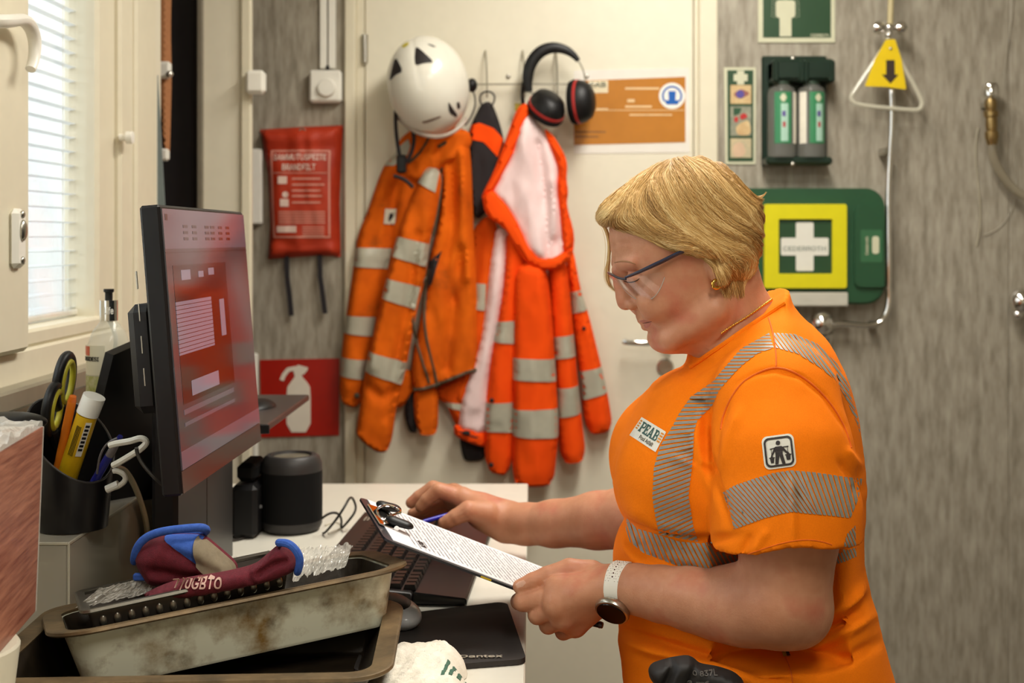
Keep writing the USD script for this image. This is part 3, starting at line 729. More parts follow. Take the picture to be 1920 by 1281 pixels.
t = Thing('desktop_computer', 'black desktop computer standing upright behind the monitor', 'computer')
px0 = PX(437, 2.10)
t.part('case', bx(px0 - .012, px0, 1.93, 2.10, ZD + .001, .94, .003), mat('case_front', (36, 33, 33), .35, .05))
t.part('case_body', bx(px0 - .065, px0 - .012, 1.93, 2.10, ZD + .001, .94, .003), M_BLACK)
t = Thing('docking_box', 'dark grey upright box with blue status light left of the monitor', 'box')
t.part('case', bx(-.66, -.565, 2.04, 2.085, ZD + .001, .985, .004), mat('grey_gloss_case', (70, 68, 76), .25, .05))
t.part('top_slot', bx(-.655, -.566, 2.038, 2.042, .945, .98, .001), M_BLACK)
t.part('status_light', ell(np.array([PX(284, 2.037), 2.037, PZ(796, 2.037)]), (.003, .002, .003), 2), emit('led_blue', (90, 140, 255), 2.0))

# black tilted panel in front of it
q = [P(213, 666, 1.845), P(290, 632, 1.95), P(290, 935, 1.97), P(140, 960, 1.87)]
qq = np.array(q); nrm = np.cross(qq[1] - qq[0], qq[3] - qq[0]); nrm /= np.linalg.norm(nrm)
if nrm[1] > 0: nrm = -nrm
t = Thing('laptop', 'black open laptop lid tilted back behind the pen cup', 'laptop')
t.part('lid', hull(np.vstack([qq, qq - nrm * .014])), M_BLACK)
ins = qq.mean(0) + (qq - qq.mean(0)) * .86 + nrm * .0012
t.part('inner_panel', hull(np.vstack([ins, ins - nrm * .002])), M_BLACKM)

t = Thing('raised_shelf', 'black raised shelf plate between the monitor and the extinguisher sign', 'shelf')
zs = PZ(740, 2.5)
t.part('plate', bx(-.76, PX(580, 2.5), 2.11, 2.5, zs - .012, zs, .002), mat('shelf_dark', (62, 54, 52), .3, .08))
t.part('edge', bx(-.76, PX(580, 2.5) + .002, 2.107, 2.113, zs - .016, zs - .001, .001), M_BLACK)
t.part('leg', bx(-.70, -.67, 2.30, 2.44, ZD + .001, zs - .012, .003), M_BLACK)
t.part('leg', bx(-.60, -.57, 2.30, 2.44, ZD + .001, zs - .012, .003), M_BLACK)
solo('computer_mouse', ell(P(484, 768, 2.32) + [0, 0, .002], (.032, .05, .018), 3), M_BLACK, 'black mouse lying on the raised shelf plate beside the screen edge', 'mouse')
t = Thing('power_adapter', 'black power adapter block between the monitor and the speaker', 'adapter')
t.part('block', bx(PX(438, 2.25), PX(488, 2.25), 2.22, 2.34, ZD + .001, PZ(905, 2.25), .008), M_BLACK)
t.part('block', bx(PX(445, 2.25), PX(482, 2.25), 2.24, 2.33, PZ(903, 2.25), PZ(868, 2.25), .008), M_BLACKM)

# ---- speaker
t = Thing('speaker', 'black cylindrical wireless speaker standing on the white desk', 'speaker')
o = D(547, 994); r = 57 * o[1] / F; hh = PZ(852, o[1]) - ZD
t.part('fabric_body', lathe([(0, .020), (r, .020), (r, hh - .028), (0, hh - .028)], o, n=48), M_BLACKM)
t.part('base_ring', lathe([(0, .0006), (r * .80, .0006), (r * .92, .004), (r * .99, .012), (r * 1.0, .021), (0, .021)], o, n=48), mat('rubber', (44, 41, 40), .55, .05))
t.part('top_ring', lathe([(0, hh - .030), (r * 1.0, hh - .030), (r * .985, hh - .016), (r * .90, hh - .004), (r * .80, hh), (r * .66, hh), (r * .62, hh - .006), (0, hh - .006)], o, n=48), mat('rubber_top', (46, 43, 42), .5, .05))
t.part('control_disc', lathe([(0, hh - .006), (r * .60, hh - .006), (r * .60, hh - .0035), (0, hh - .003)], o, n=40), mat('gloss_grey', (120, 112, 96), .15, .05))

# ---- cables
M_CAB = mat('black_cable', (40, 35, 30), .45, .05)
M_WCAB = mat('white_cable', (216, 210, 194), .4, .03)
def cable(pts, r, m, label, n=60): solo('cable', tube(pts, r, 8, n), m, label, 'cable')
zc = ZD + .0028
def dk(px, py, up=0): q = D(px, py, zc + up); return q
cable([dk(604, 972, .03), dk(622, 962, .04), dk(640, 975, .02), dk(640, 990), dk(655, 975, .02), dk(667, 950, .04), dk(664, 940, .05), dk(645, 952, .05), dk(622, 985, .02), dk(606, 1000, .0)], .0022, M_CAB, 'thin black cable looping right of the speaker')
cable([dk(610, 985), dk(630, 980), dk(641, 985), dk(636, 992), dk(615, 1000)], .0014, M_WCAB, 'thin pale cord lying on the desk right of the speaker')
cable([dk(310, 1000), dk(370, 992), dk(420, 1000), dk(455, 985, .01), dk(475, 955, .03), dk(490, 945, .05)], .0042, M_CAB, 'thick black cable bundle curving on the desk under the monitor')
cable([dk(330, 1010), dk(400, 1003), dk(440, 1005), dk(470, 978, .02), dk(488, 950, .05)], .0036, M_CAB, 'second thick black cable curving along under the monitor')
cable([dk(395, 1012), dk(440, 1013), dk(465, 1006), dk(480, 996), dk(496, 990)], .0022, M_CAB, 'thin black cable running to the foot of the speaker')
cable([P(256, 840, 1.60), P(275, 880, 1.60), P(300, 905, 1.60), P(312, 915, 1.62)], .0025, M_CAB, 'thin black cable hanging in front of the grey upright box')
cable([P(205, 836, 1.66), P(228, 830, 1.655), P(252, 825, 1.65), P(268, 823, 1.65), P(274, 828, 1.65), P(268, 838, 1.65), P(250, 851, 1.652), P(232, 862, 1.655), P(212, 873, 1.66)], .0042, M_WCAB, 'white cable loop sticking out right of the pen cup')
t = Thing('usb_cable', 'white charging cable with plug on the clear riser behind the cup', 'cable')
t.part('cord', tube([P(212, 884, 1.70), P(226, 886, 1.70), P(235, 897, 1.70), P(228, 908, 1.70), P(214, 914, 1.70)], .0036, 8, 30), M_WCAB)
t.part('plug', tube([P(222, 908, 1.70), P(200, 918, 1.70)], .0055, 10), M_WHITE)
cable([P(216, 880, 1.80), P(240, 890, 1.86), P(258, 925, 1.90), P(272, 970, 1.93), P(278, 1020, 1.95)], .0042, mat('cream_cable', (190, 178, 146), .45), 'cream cable hanging down behind the clear riser')

# ---- clear riser
Yn_, X_R = 1.65, PX(130, 1.65)
zt = PZ(1018, Yn_); Yf_ = 2.02
usdkit.material(stage, '/World/Looks/acrylic', {'t': ('transparent_bsdf', {'color': (.80, .78, .72)}), 'p': ('principled_bsdf', {'base_color': lin((196, 190, 174)), 'roughness': .28}), 'm': ('mix_closure', {'fac': .58})}, [('t.BSDF', 'm.closure1'), ('p.BSDF', 'm.closure2')], 'm.closure')
usdkit.material(stage, '/World/Looks/acrylic_edge', {'p': ('principled_bsdf', {'base_color': lin((196, 190, 170)), 'roughness': .25})}, [], 'p.BSDF')
ACR, ACE = '/World/Looks/acrylic', '/World/Looks/acrylic_edge'
t = Thing('acrylic_riser', 'smoky clear acrylic desk riser carrying the pen cup', 'riser')
t.part('top_sheet', bx(XL + .03, X_R, Yn_, Yf_, zt - .004, zt, .001), ACR)
t.part('side_sheet', bx(X_R - .004, X_R, Yn_, Yf_, ZD + .0008, zt - .004, .001), ACR)
t.part('front_sheet', bx(XL + .03, X_R - .004, Yn_, Yn_ + .004, ZD + .0008, zt - .004, .001), ACR)
t.part('edge', cat(bx(X_R - .002, X_R + .0006, Yn_ + .002, Yf_, zt - .003, zt + .0006, .0005)), ACE)
t.part('edge', bx(X_R - .002, X_R + .0006, Yn_ - .0006, Yn_ + .002, ZD + .001, zt, .0005), ACE)
t.part('edge', bx(X_R - .002, X_R + .0008, Yf_ - .0015, Yf_ + .0008, ZD + .001, zt, .0005), ACE)
t.part('edge', bx(XL + .03, X_R - .002, Yn_ - .0006, Yn_ + .002, zt - .003, zt + .0006, .0005), ACE)

# ---- pen cup and its contents
o = np.array([PX(136, 1.735), 1.735, zt + .0012])
t = Thing('pen_cup', 'black plastic pen cup with a slanted rim on the clear riser', 'pen cup')
nS, rb, rt, hc = 56, .046, .060, .165
vs = []; an = np.arange(nS) * 2 * np.pi / nS
for (rr0, inner) in ((rb, 0), (rt, 0), (rt - .0022, 1), (rb - .003, 1)):
    for a in an:
        c, s_ = math.cos(a), math.sin(a)
        cut = .118 - .058 * (c * .70 + -s_ * .55)              # rim high at the back left, low at the front right
        z = 0.0 if rr0 == rb else (.004 if rr0 == rb - .003 else cut)
        f_ = z / hc
        rad = (rb + (rt - rb) * min(1, f_)) - (.0022 if inner else 0)
        vs.append(o + [rad * c, rad * s_, z])
fs = []
for k in range(3):
    for j in range(nS):
        a, b = k * nS + j, k * nS + (j + 1) % nS
        fs += [[a, b, b + nS], [a, b + nS, a + nS]]
vs += [o, o + [0, 0, .004]]
for j in range(nS):
    fs += [[4 * nS, (j + 1) % nS, j], [4 * nS + 1, 3 * nS + j, 3 * nS + (j + 1) % nS]]
m = trimesh.Trimesh(vs, fs, process=False); m.fix_normals()
t.part('cup', m, mat('cup_black', (24, 22, 23), .35, .06))
rimp = [o + [(rb + (rt - rb) * ((.118 - .058 * (math.cos(a) * .70 - math.sin(a) * .55)) / hc)) * math.cos(a), (rb + (rt - rb) * ((.118 - .058 * (math.cos(a) * .70 - math.sin(a) * .55)) / hc)) * math.sin(a), .118 - .058 * (math.cos(a) * .70 - math.sin(a) * .55)] for a in an]
t.part('rim', tube(rimp, .0016, 6, closed=True), mat('cup_rim', (62, 58, 56), .3))

def ell_path(cx, cy, a, b, tilt, Y, dy=0.0, n=40):
    u = np.arange(n) * 2 * np.pi / n; x = a * np.cos(u); y = b * np.sin(u); c, s_ = math.cos(tilt), math.sin(tilt)
    return [P(cx + x[i] * c - y[i] * s_, cy + x[i] * s_ + y[i] * c, Y + dy * math.cos(u[i])) for i in range(n)]
t = Thing('scissors', 'black and yellow handled scissors standing in the pen cup', 'scissors')
M_YG = mat('yellow_green', (176, 168, 40), .45, .05)
for cx, cy, a, b, Y in ((124, 716, 13, 50, 1.74), (103, 768, 12, 46, 1.71)):
    hdl = t.part('handle_loop', tube(ell_path(cx - 4, cy, a, b, .16, Y, .030), .0066, 12, closed=True), M_BLACK)
    t.part('soft_insert', tube(ell_path(cx + 2, cy + 1, a - 4, b - 11, .16, Y, .024), .0042, 10, closed=True), M_YG, parent=hdl)
t.part('blade', hull([P(112, 800, 1.735), P(126, 800, 1.735), P(128, 930, 1.74), P(124, 800, 1.738), P(113, 800, 1.738), P(128, 930, 1.742)]), M_STEEL)
t.part('handle_shank', cat(tube([P(118, 762, 1.74), P(112, 810, 1.738), P(116, 850, 1.737)], [.008, .007, .005], 10, 12), tube([P(98, 808, 1.71), P(106, 835, 1.725), P(116, 852, 1.733)], [.008, .007, .005], 10, 12)), M_BLACK)

def rod(a, b, r, sides=16): return tube([a, b], r, sides)
t = Thing('orange_marker', 'orange flat marker pen standing in the pen cup', 'marker pen')
a, b = P(135, 752, 1.70), P(108, 880, 1.725)
t.part('barrel', rod(a, b, .0058), mat('marker_orange', (216, 116, 20), .4, .04)); t.part('cap_tip', rod(a + (a - b) * .07, a, [.0045, .0056]), mat('marker_cap', (206, 100, 14), .4))
t = Thing('glue_stick', 'yellow glue stick with white cap standing in the pen cup', 'glue stick')
a, b, c_ = P(172, 752, 1.70), P(164, 776, 1.703), P(124, 900, 1.73)
ax = (c_ - a) / np.linalg.norm(c_ - a)
t.part('cap', rod(P(177, 743, 1.70), b, .0148, 28), M_WHITE)
t.part('barrel', rod(b, c_, .0138, 28), mat('glue_yellow', (222, 176, 22), .4, .04))
cam_dir = np.array([0, -1, 0]); side = np.cross(ax, cam_dir); side /= np.linalg.norm(side); fr_ = np.cross(side, ax)
def onrod(sv, along, w, h, lift=.0004):
    """Small strip on the rod's camera side: sv sideways offset, along the axis from the cap."""
    c0 = b + ax * along; pts = []
    for du in (0, w):
        ang = math.asin(np.clip((sv + du) / .0138, -1, 1))
        for dv in (0, h):
            for rr in (.0139, .0139 + lift): pts.append(c0 + ax * dv + side * rr * math.sin(ang) - fr_ * rr * math.cos(ang) * (1 if (-fr_)[1] < 0 else -1))
    return hull(pts)
t.part('white_label', onrod(-.0115, .006, .006, .052), M_WHITE)
t.part('label_lettering', cat([onrod(-.0105, .010 + k * .006, .004, .0032, .0008) for k in range(7)]), M_BLACK, kind='stuff')
t.part('label_print', cat([onrod(-.002 + k * .0018, .014, .0007, .045, .0005) for k in range(4)]), M_BLACK, kind='stuff')
t = Thing('ballpoint_pen', 'blue and clear ballpoint pen leaning out of the pen cup', 'pen')
a, b = P(226, 818, 1.69), P(176, 905, 1.715)
M_PBLUE = mat('pen_blue', (36, 40, 130), .25, .05)
ax_ = (b - a) / np.linalg.norm(b - a)
t.part('cap_end', rod(a, a + ax_ * .010, [.0035, .0046]), M_PBLUE); t.part('clear_barrel', rod(a + ax_ * .010, a + ax_ * .034, [.0048, .0058]), mat('pen_clear', (120, 112, 110), .15, .03)); t.part('grip', rod(a + ax_ * .034, b, .0058), M_PBLUE)
t.part('clip', tube([P(220, 822, 1.684), P(198, 836, 1.684), P(186, 862, 1.69), P(182, 888, 1.70)], .0016, 8, 20), mat('pen_clip', (110, 104, 104), .2))

# ---- hand gel bottle
t = Thing('hand_gel_bottle', 'clear hand gel pump bottle with silver collar beside the window', 'bottle')
Yb = 1.975; s = Yb / F; o = np.array([PX(204, Yb), Yb, zt + .0012]); T_ = lambda py: PZ(py, Yb) - o[2]
M_GEL = mat('gel_clear', (222, 222, 206), .06, .01, alpha=.33)
t.part('bottle_body', lathe([(0, 0), (36 * s, 0), (39 * s, .004), (40 * s, T_(665)), (38 * s, T_(645)), (30 * s, T_(622)), (18 * s, T_(606)), (14 * s, T_(600)), (0, T_(600))], o, n=44), M_GEL)
t.part('gel', lathe([(0, .003), (36 * s, .003), (37 * s, T_(690)), (0, T_(690))], o, n=40), mat('gel_tint', (176, 186, 120), .1, .01, alpha=.30))
t.part('collar', lathe([(0, T_(601)), (16.5 * s, T_(601)), (16.5 * s, T_(563)), (0, T_(563))], o, n=36), mat('mirror_silver', (214, 212, 208), .08, .02, metal=1.0))
t.part('pump_head', lathe([(0, T_(563)), (7 * s, T_(563)), (7 * s, T_(549)), (9.5 * s, T_(547)), (9.5 * s, T_(542)), (0, T_(542))], o, n=24), M_BLACK)
t.part('dip_tube', tube([o + [0, 0, T_(600)], o + [0, 0, T_(680)], P(198, 690, Yb), P(176, 760, Yb)], .0035, 10, 30), mat('tube_white', (220, 218, 206), .3, alpha=.7))
def bwrap(o, r, a0, a1, z0, z1, n=14):
    an = np.linspace(math.radians(a0), math.radians(a1), n); v = []; f = []
    for u in an:
        for rr, z in ((r, z0), (r, z1), (r - .0006, z1), (r - .0006, z0)): v.append(o + [rr * math.sin(u), -rr * math.cos(u), z])
    for i in range(n - 1):
        for j in range(4): a, b = i * 4 + j, i * 4 + (j + 1) % 4; f += [[a, a + 4, b], [b, a + 4, b + 4]]
    f += [[0, 1, 2], [0, 2, 3], [n * 4 - 4, n * 4 - 2, n * 4 - 3], [n * 4 - 4, n * 4 - 1, n * 4 - 2]]
    m = trimesh.Trimesh(v, f, process=False); m.fix_normals(); return m
lb = t.part('label', bwrap(o, 40.6 * s, -80, 8, T_(700), T_(645)), mat('label_cream', (214, 208, 184), .4, .02))
t.part('label_mark', bwrap(o, 41.2 * s, -78, -38, T_(664), T_(647)), mat('label_orange', (196, 82, 50), .4), parent=lb)
tx = text2d('KASIDESI', .0062, True); e_ = tx.extents[0]; v = tx.vertices; ang = np.radians(-38 + v[:, 0] / e_ * 62); rr = 41.0 * s + v[:, 2]
tx.vertices = np.c_[o[0] + rr * np.sin(ang), o[1] - rr * np.cos(ang), o[2] + T_(670) + v[:, 1]]; t.part('lettering', tx, M_BLACK, parent=lb)
t.part('label_pattern', bwrap(o, 40.8 * s, -80, 8, T_(760), T_(702)), mat('label_leaves', (150, 152, 66), .4, c2=(196, 192, 150), scale=160), parent=lb)
tx = text2d('Life', .010, True); v = tx.vertices; ang = np.radians(18 + v[:, 0] / .012 * 30); rr = 16.7 * s + v[:, 2]
tx.vertices = np.c_[o[0] + rr * np.sin(ang), o[1] - rr * np.cos(ang), o[2] + T_(582) + v[:, 1]]; t.part('collar_lettering', tx, M_WHITE)

# ---- carton on a white tub, left foreground
f0, f1 = np.array([-.542, 1.42]), np.array([-.499, 1.10])
dv = (f1 - f0) / np.linalg.norm(f1 - f0); nn = np.array([dv[1], -dv[0]]); nn = nn if nn[0] < 0 else -nn
zb_, zt_ = PZ(1146, 1.42), PZ(800, 1.42)
def carton(z0, z1, ins=0.0):
    pts = []
    for z in (z0, z1):
        lean = (.0085 if z == z0 else 0)
        for q in (f0 + dv * ins + nn * ins, f1 - dv * ins + nn * ins, f1 - dv * ins + nn * (.13 - ins), f0 + dv * ins + nn * (.13 - ins)): pts.append([q[0] - lean, q[1], z])
    return hull(pts)
t = Thing('carton', 'brushed copper red carton with crinkled clear film, left foreground', 'carton')
t.part('box', carton(zb_, zt_), mat('copper_print', (112, 60, 46), .42, scale=16, stretch=(1, .8, 12), c2=(172, 116, 92), detail=8, rot=(.5, 0, 0)))
rng = np.random.default_rng(4)
g = Polygon([(q[0], q[1]) for q in (f0 + dv * .002, f1, f1 + nn * .13, f0 + nn * .13)])
def xy_sheet(poly, s_, top, bot):
    m = shell2d(poly, s_, lambda p: top(p), lambda p: bot(p))
    v = m.vertices; m.vertices = np.c_[v[:, 0], v[:, 2], v[:, 1]]
    if m.volume < 0: m.invert()
    return m
M_FILM = mat('crinkled_film', (214, 210, 200), .08, .03, scale=90, bump=.5, bscale=110, alpha=.42)
def crum(p, a=.012, f=38, sd=0): return a * np.abs(2 * meshkit.fbm(np.c_[p * f, np.zeros(len(p))], 3, sd) - 1)
t.part('film', xy_sheet(g, .006, lambda p: zt_ + .004 + crum(p, .016), lambda p: zt_ + .001 + 0 * p[:, 0]), M_FILM, smooth=False)
t.part('film_edge', tube([np.array([f0[0] - .0005, f0[1], zt_]), np.array([f0[0] - .0090, f0[1], zb_])], .0016, 6), M_FILM)
o = np.array([(f0 + f1)[0] / 2 + nn[0] * .06 - .01, 1.30, ZD + .0005])
solo('plastic_tub', lathe([(0, 0), (.050, 0), (.053, .004), (.066, zb_ - ZD - .004), (.064, zb_ - ZD - .001), (0, zb_ - ZD - .001)], o, n=44), mat('tub_white', (206, 200, 180), .4, .04), 'white plastic tub under the copper red carton', 'tub')
solo('tape_dispenser', cat(ell(P(20, 792, 1.60), (.045, .03, .013), 3), bx(PX(-20, 1.60), PX(50, 1.60), 1.585, 1.62, zt + .001, PZ(792, 1.60), .004)), M_BLACK, 'black rounded desk tool behind the copper red carton', 'desk tool')

# ---- trays
def ring(L, Wd, r, ins, z, nc=8, ns=10):
    r = max(r - ins, .004); x0, x1, y0, y1 = ins, L - ins, ins, Wd - ins; out = []
    for (cx, cy, a0) in ((x1 - r, y0 + r, -90), (x1 - r, y1 - r, 0), (x0 + r, y1 - r, 90), (x0 + r, y0 + r, 180)):
        for k in range(nc + 1):
            a = math.radians(a0 + 90 * k / nc); out.append((cx + r * math.cos(a), cy + r * math.sin(a)))
    o_ = []
    for i in range(len(out)):
        o_.append(out[i]); j = (i + 1) % len(out)
        if i % (nc + 1) == nc:
            for k in range(1, ns): o_.append(tuple(np.array(out[i]) + (np.array(out[j]) - out[i]) * k / ns))
    return np.c_[np.array(o_), np.full(len(o_), z)]
def loft(rings):
    n = len(rings[0]); v = np.vstack(rings); f = []
    for k in range(len(rings) - 1):
        for j in range(n):
            a, b = k * n + j, k * n + (j + 1) % n; f += [[a, b, b + n], [a, b + n, a + n]]
    v = np.vstack([v, rings[0].mean(0), rings[-1].mean(0)]); c0, c1 = len(v) - 2, len(v) - 1; e = (len(rings) - 1) * n
    for j in range(n): f += [[c0, (j + 1) % n, j], [c1, e + j, e + (j + 1) % n]]
    m = trimesh.Trimesh(v, f, process=False); m.fix_normals(); return m
def tray_body(L, Wd, r, dep, tap, lip, th=.002): return loft([ring(L, Wd, r, lip + tap, -dep), ring(L, Wd, r, lip + tap * .85, -dep + .004), ring(L, Wd, r, lip, -.003)] + [ring(L, Wd, r, lip + th, -.003), ring(L, Wd, r, lip + tap * .85 + th, -dep + .006), ring(L, Wd, r, lip + tap + th, -dep + th)])
def tray_rim(L, Wd, r, lip, th=.003, roll=.004): return ring_loft([ring(L, Wd, r, lip + .001, -th), ring(L, Wd, r, .002, -th - .001), ring(L, Wd, r, 0, -.002), ring(L, Wd, r, .001, .001), ring(L, Wd, r, .004, .002), ring(L, Wd, r, lip + .002, 0)])
def ring_loft(rings):
    n = len(rings[0]); v = np.vstack(rings); f = []; K = len(rings)
    for k in range(K):
        for j in range(n):
            a, b = k * n + j, k * n + (j + 1) % n; c, d_ = ((k + 1) % K) * n + j, ((k + 1) % K) * n + (j + 1) % n; f += [[a, b, d_], [a, d_, c]]
    m = trimesh.Trimesh(v, f, process=False); m.fix_normals(); return m

M_RUST = mat('baked_steel', (88, 74, 54), .45, scale=24, c2=(134, 112, 80), metal=.4, bump=.2, detail=6)
M_RUSTD = mat('baked_steel_dark', (30, 24, 18), .4, scale=24, c2=(56, 46, 34), metal=.3, bump=.2, detail=6)
t = Thing('roasting_tin', 'large dark baked roasting tin under the enamel tray', 'baking tin')
A = frame((-.592, 1.325, .802), (1, .05, .0), y=(-.05, 1, 0))
t.part('tin', xf(tray_body(.445, .30, .05, .058, .03, .020), A), M_RUSTD); t.part('rim', xf(tray_rim(.445, .30, .05, .022), A), M_RUST)

e1 = np.array([.914, .396, .09]); e2 = np.array([-.397, .918, -.14])
E0 = np.array([-.470, 1.415, .835]) - .062 * e1
A = frame(E0, e1, y=e2)
usdkit.material(stage, '/World/Looks/stained_enamel', {
    'g': ('geometry', {}), 'n1': ('noise_texture', {'scale': 14.0, 'detail': 5.0, 'roughness': .62}), 'r1': ('rgb_ramp', {'ramp': [(.47, (0, 0, 0)), (.70, (1, 1, 1))]}),
    'v': ('voronoi_texture', {'scale': 30.0, 'randomness': 1.0}), 'r2': ('rgb_ramp', {'ramp': [(.0, (1, 1, 1)), (.20, (.55, .55, .55)), (.34, (0, 0, 0))]}),
    'n3': ('noise_texture', {'scale': 70.0, 'detail': 3.0}), 'mm': ('mix', {'mix_type': 'multiply', 'fac': 1.0}),
    'c1': ('mix', {'color1': lin((226, 227, 204)), 'color2': lin((138, 108, 56))}), 'c2': ('mix', {'color2': lin((56, 38, 16))}), 'rm': ('rgb_to_bw', {}), 'rm1': ('rgb_to_bw', {}),
    'p': ('principled_bsdf', {'roughness': .3})},
    [('g.position', 'n1.vector'), ('g.position', 'v.vector'), ('g.position', 'n3.vector'), ('n1.fac', 'r1.fac'), ('r1.color', 'rm1.color'), ('rm1.val', 'c1.fac'), ('v.distance', 'r2.fac'), ('r2.color', 'mm.color1'), ('r1.color', 'mm.color2'), ('mm.color', 'rm.color'), ('rm.val', 'c2.fac'), ('c1.color', 'c2.color1'), ('c2.color', 'p.base_color')], 'p.BSDF')
t = Thing('enamel_tray', 'stained white enamel roasting tray holding gloves, foreground', 'tray')
t.part('tray', xf(tray_body(.425, .225, .055, .070, .020, .018), A), '/World/Looks/stained_enamel')
t.part('inner_lining', xf(ring_loft([ring(.425, .225, .055, .0235, -.004), ring(.425, .225, .055, .042, -.060), ring(.425, .225, .055, .043, -.060), ring(.425, .225, .055, .0245, -.004)]), A), M_RUSTD)
t.part('rim', xf(tray_rim(.425, .225, .055, .020), A), M_RUST)

S0 = P(150, 1150, 1.43)
A2 = frame(S0, e1 + [0, 0, .02], y=e2 + [0, 0, .06])
M_FOIL = mat('dull_aluminium', (126, 122, 112), .32, .08, metal=.85, scale=60)
t = Thing('small_baking_tray', 'small grey metal tray with a row of bumps inside the enamel tray', 'tray')
t.part('tray', xf(tray_body(.245, .13, .012, .030, .006, .008), A2), mat('dark_aluminium', (70, 64, 58), .4, .1, metal=.6))
t.part('rim', xf(tray_rim(.245, .13, .012, .010), A2), M_FOIL)
for k in range(14):
    t.part('bump', xf(ell((.024 + k * .0155, .0105, -.0155), (.0042, .003, .0068), 2), A2), M_FOIL)

# crinkled film around the gloves
t = Thing('plastic_bag', 'crinkled clear plastic bag lying under the gloves in the tray', 'bag')
def crumple_quad(c, sd, amp, nu=44, nv=22):
    """Sheet between four corners with sharp creases."""
    U, V = np.meshgrid(np.linspace(0, 1, nu), np.linspace(0, 1, nv)); c = np.array(c)
    p = ((1 - U) * (1 - V))[..., None] * c[0] + (U * (1 - V))[..., None] * c[1] + (U * V)[..., None] * c[2] + ((1 - U) * V)[..., None] * c[3]
    q = np.stack([U * 9, V * 3, np.zeros_like(U)], -1); nrm = np.cross(c[1] - c[0], c[3] - c[0]); nrm /= np.linalg.norm(nrm)
    p = p + nrm * (amp * (np.abs(2 * meshkit.fbm(q * 1.5, 3, sd) - 1) - .3))[..., None]
    v = np.vstack([p.reshape(-1, 3), p.reshape(-1, 3) - nrm * .0004]); n = nu * nv; f = []
    for i in range(nv - 1):
        for j in range(nu - 1):
            a = i * nu + j; f += [[a, a + 1, a + nu + 1], [a, a + nu + 1, a + nu], [n + a, n + a + nu + 1, n + a + 1], [n + a, n + a + nu, n + a + nu + 1]]
    return trimesh.Trimesh(v, f, process=False)
t.part('film_edge', crumple_quad([P(140, 1142, 1.47), P(300, 1108, 1.54), P(288, 1078, 1.56), P(185, 1104, 1.50)], 3, .011), M_FILM, smooth=False)
t.part('film', crumple_quad([P(548, 1088, 1.60), P(648, 1060, 1.66), P(662, 1020, 1.70), P(560, 1026, 1.70)], 7, .011), M_FILM, smooth=False)
t.part('film', crumple_quad([P(300, 1110, 1.53), P(560, 1060, 1.66), P(560, 1030, 1.74), P(440, 1046, 1.70)], 11, .012), M_FILM, smooth=False)

# ---- gloves in the tray
M_MAR = mat('maroon_knit', (84, 14, 28), .9, scale=220, c2=(104, 20, 36), bump=.3, bscale=900)
M_GBL = mat('blue_knit', (36, 76, 160), .8, scale=220, c2=(52, 94, 180), bump=.2, bscale=900)
M_SUE = mat('grey_suede', (112, 100, 80), .95, scale=60, c2=(132, 120, 98))
t = Thing('work_glove', 'maroon and blue work glove with grey suede palm, cuff raised, in the tray', 'glove')
Yg = 1.555
C = Cloth([(256, 1046), (264, 1022), (300, 1003), (345, 1000), (384, 1002), (415, 1028), (446, 1055), (446, 1078), (390, 1090), (330, 1094), (285, 1096), (268, 1070)], Yg, .034, 34, wob=.006, seed=8, back=.030, s=5,
          folds=[([(300, 1060), (380, 1075)], 10, -.008), ([(330, 1020), (420, 1060)], 9, -.006)])
t.part('hand', C.mesh(), M_MAR)
t.part('blue_panel', C.band([(312, 1002), (386, 996), (380, 1048), (350, 1026)], .0014), M_GBL)
t.part('suede_patch', C.band([(374, 1001), (395, 1010), (430, 1035), (450, 1056), (444, 1068), (405, 1066), (382, 1050)], .0075), M_SUE)
t.part('cuff', tube([P(252, 1050, Yg - .012), P(256, 1030, Yg - .020), P(272, 1010, Yg - .022), P(300, 998, Yg - .022), P(340, 992, Yg - .02), P(380, 990, Yg - .012), P(384, 998, Yg + .01), P(330, 1000, Yg + .028), P(275, 1020, Yg + .026), P(256, 1046, Yg + .01)], .0050, 10, 80, closed=True, flat=1.0), M_GBL)
t.part('cuff_tab', bx(PX(258, Yg), PX(282, Yg), Yg - .02, Yg - .014, PZ(1082, Yg), PZ(1068, Yg), .002), M_GBL)
t = Thing('work_glove', 'flat maroon work glove with white print and blue cuff at right, in the tray', 'glove')
Yg = 1.50
C = Cloth([(262, 1118), (300, 1098), (345, 1083), (420, 1072), (478, 1058), (502, 1038), (522, 1020), (545, 1024), (560, 1046), (558, 1070), (500, 1092), (400, 1112), (320, 1124)], Yg, .022, 20, wob=.005, seed=18, back=.024, s=5, folds=[([(490, 1070), (520, 1050), (540, 1045)], 6, -.008), ([(470, 1062), (480, 1085)], 6, -.006)])
t.part('hand', C.mesh(), M_MAR)
t.part('cuff', tube([P(524, 1018, Yg - .012), P(540, 1020, Yg - .020), P(556, 1034, Yg - .022), P(562, 1052, Yg - .020), P(558, 1072, Yg - .012), P(560, 1050, Yg + .014), P(545, 1024, Yg + .014)], .0046, 10, 60, closed=True), M_GBL)
t.part('lettering', drape_text(C, '7/0GBTO', 17, 380, 1085, 90, True, .002), mat('glove_print', (196, 160, 146), .7))

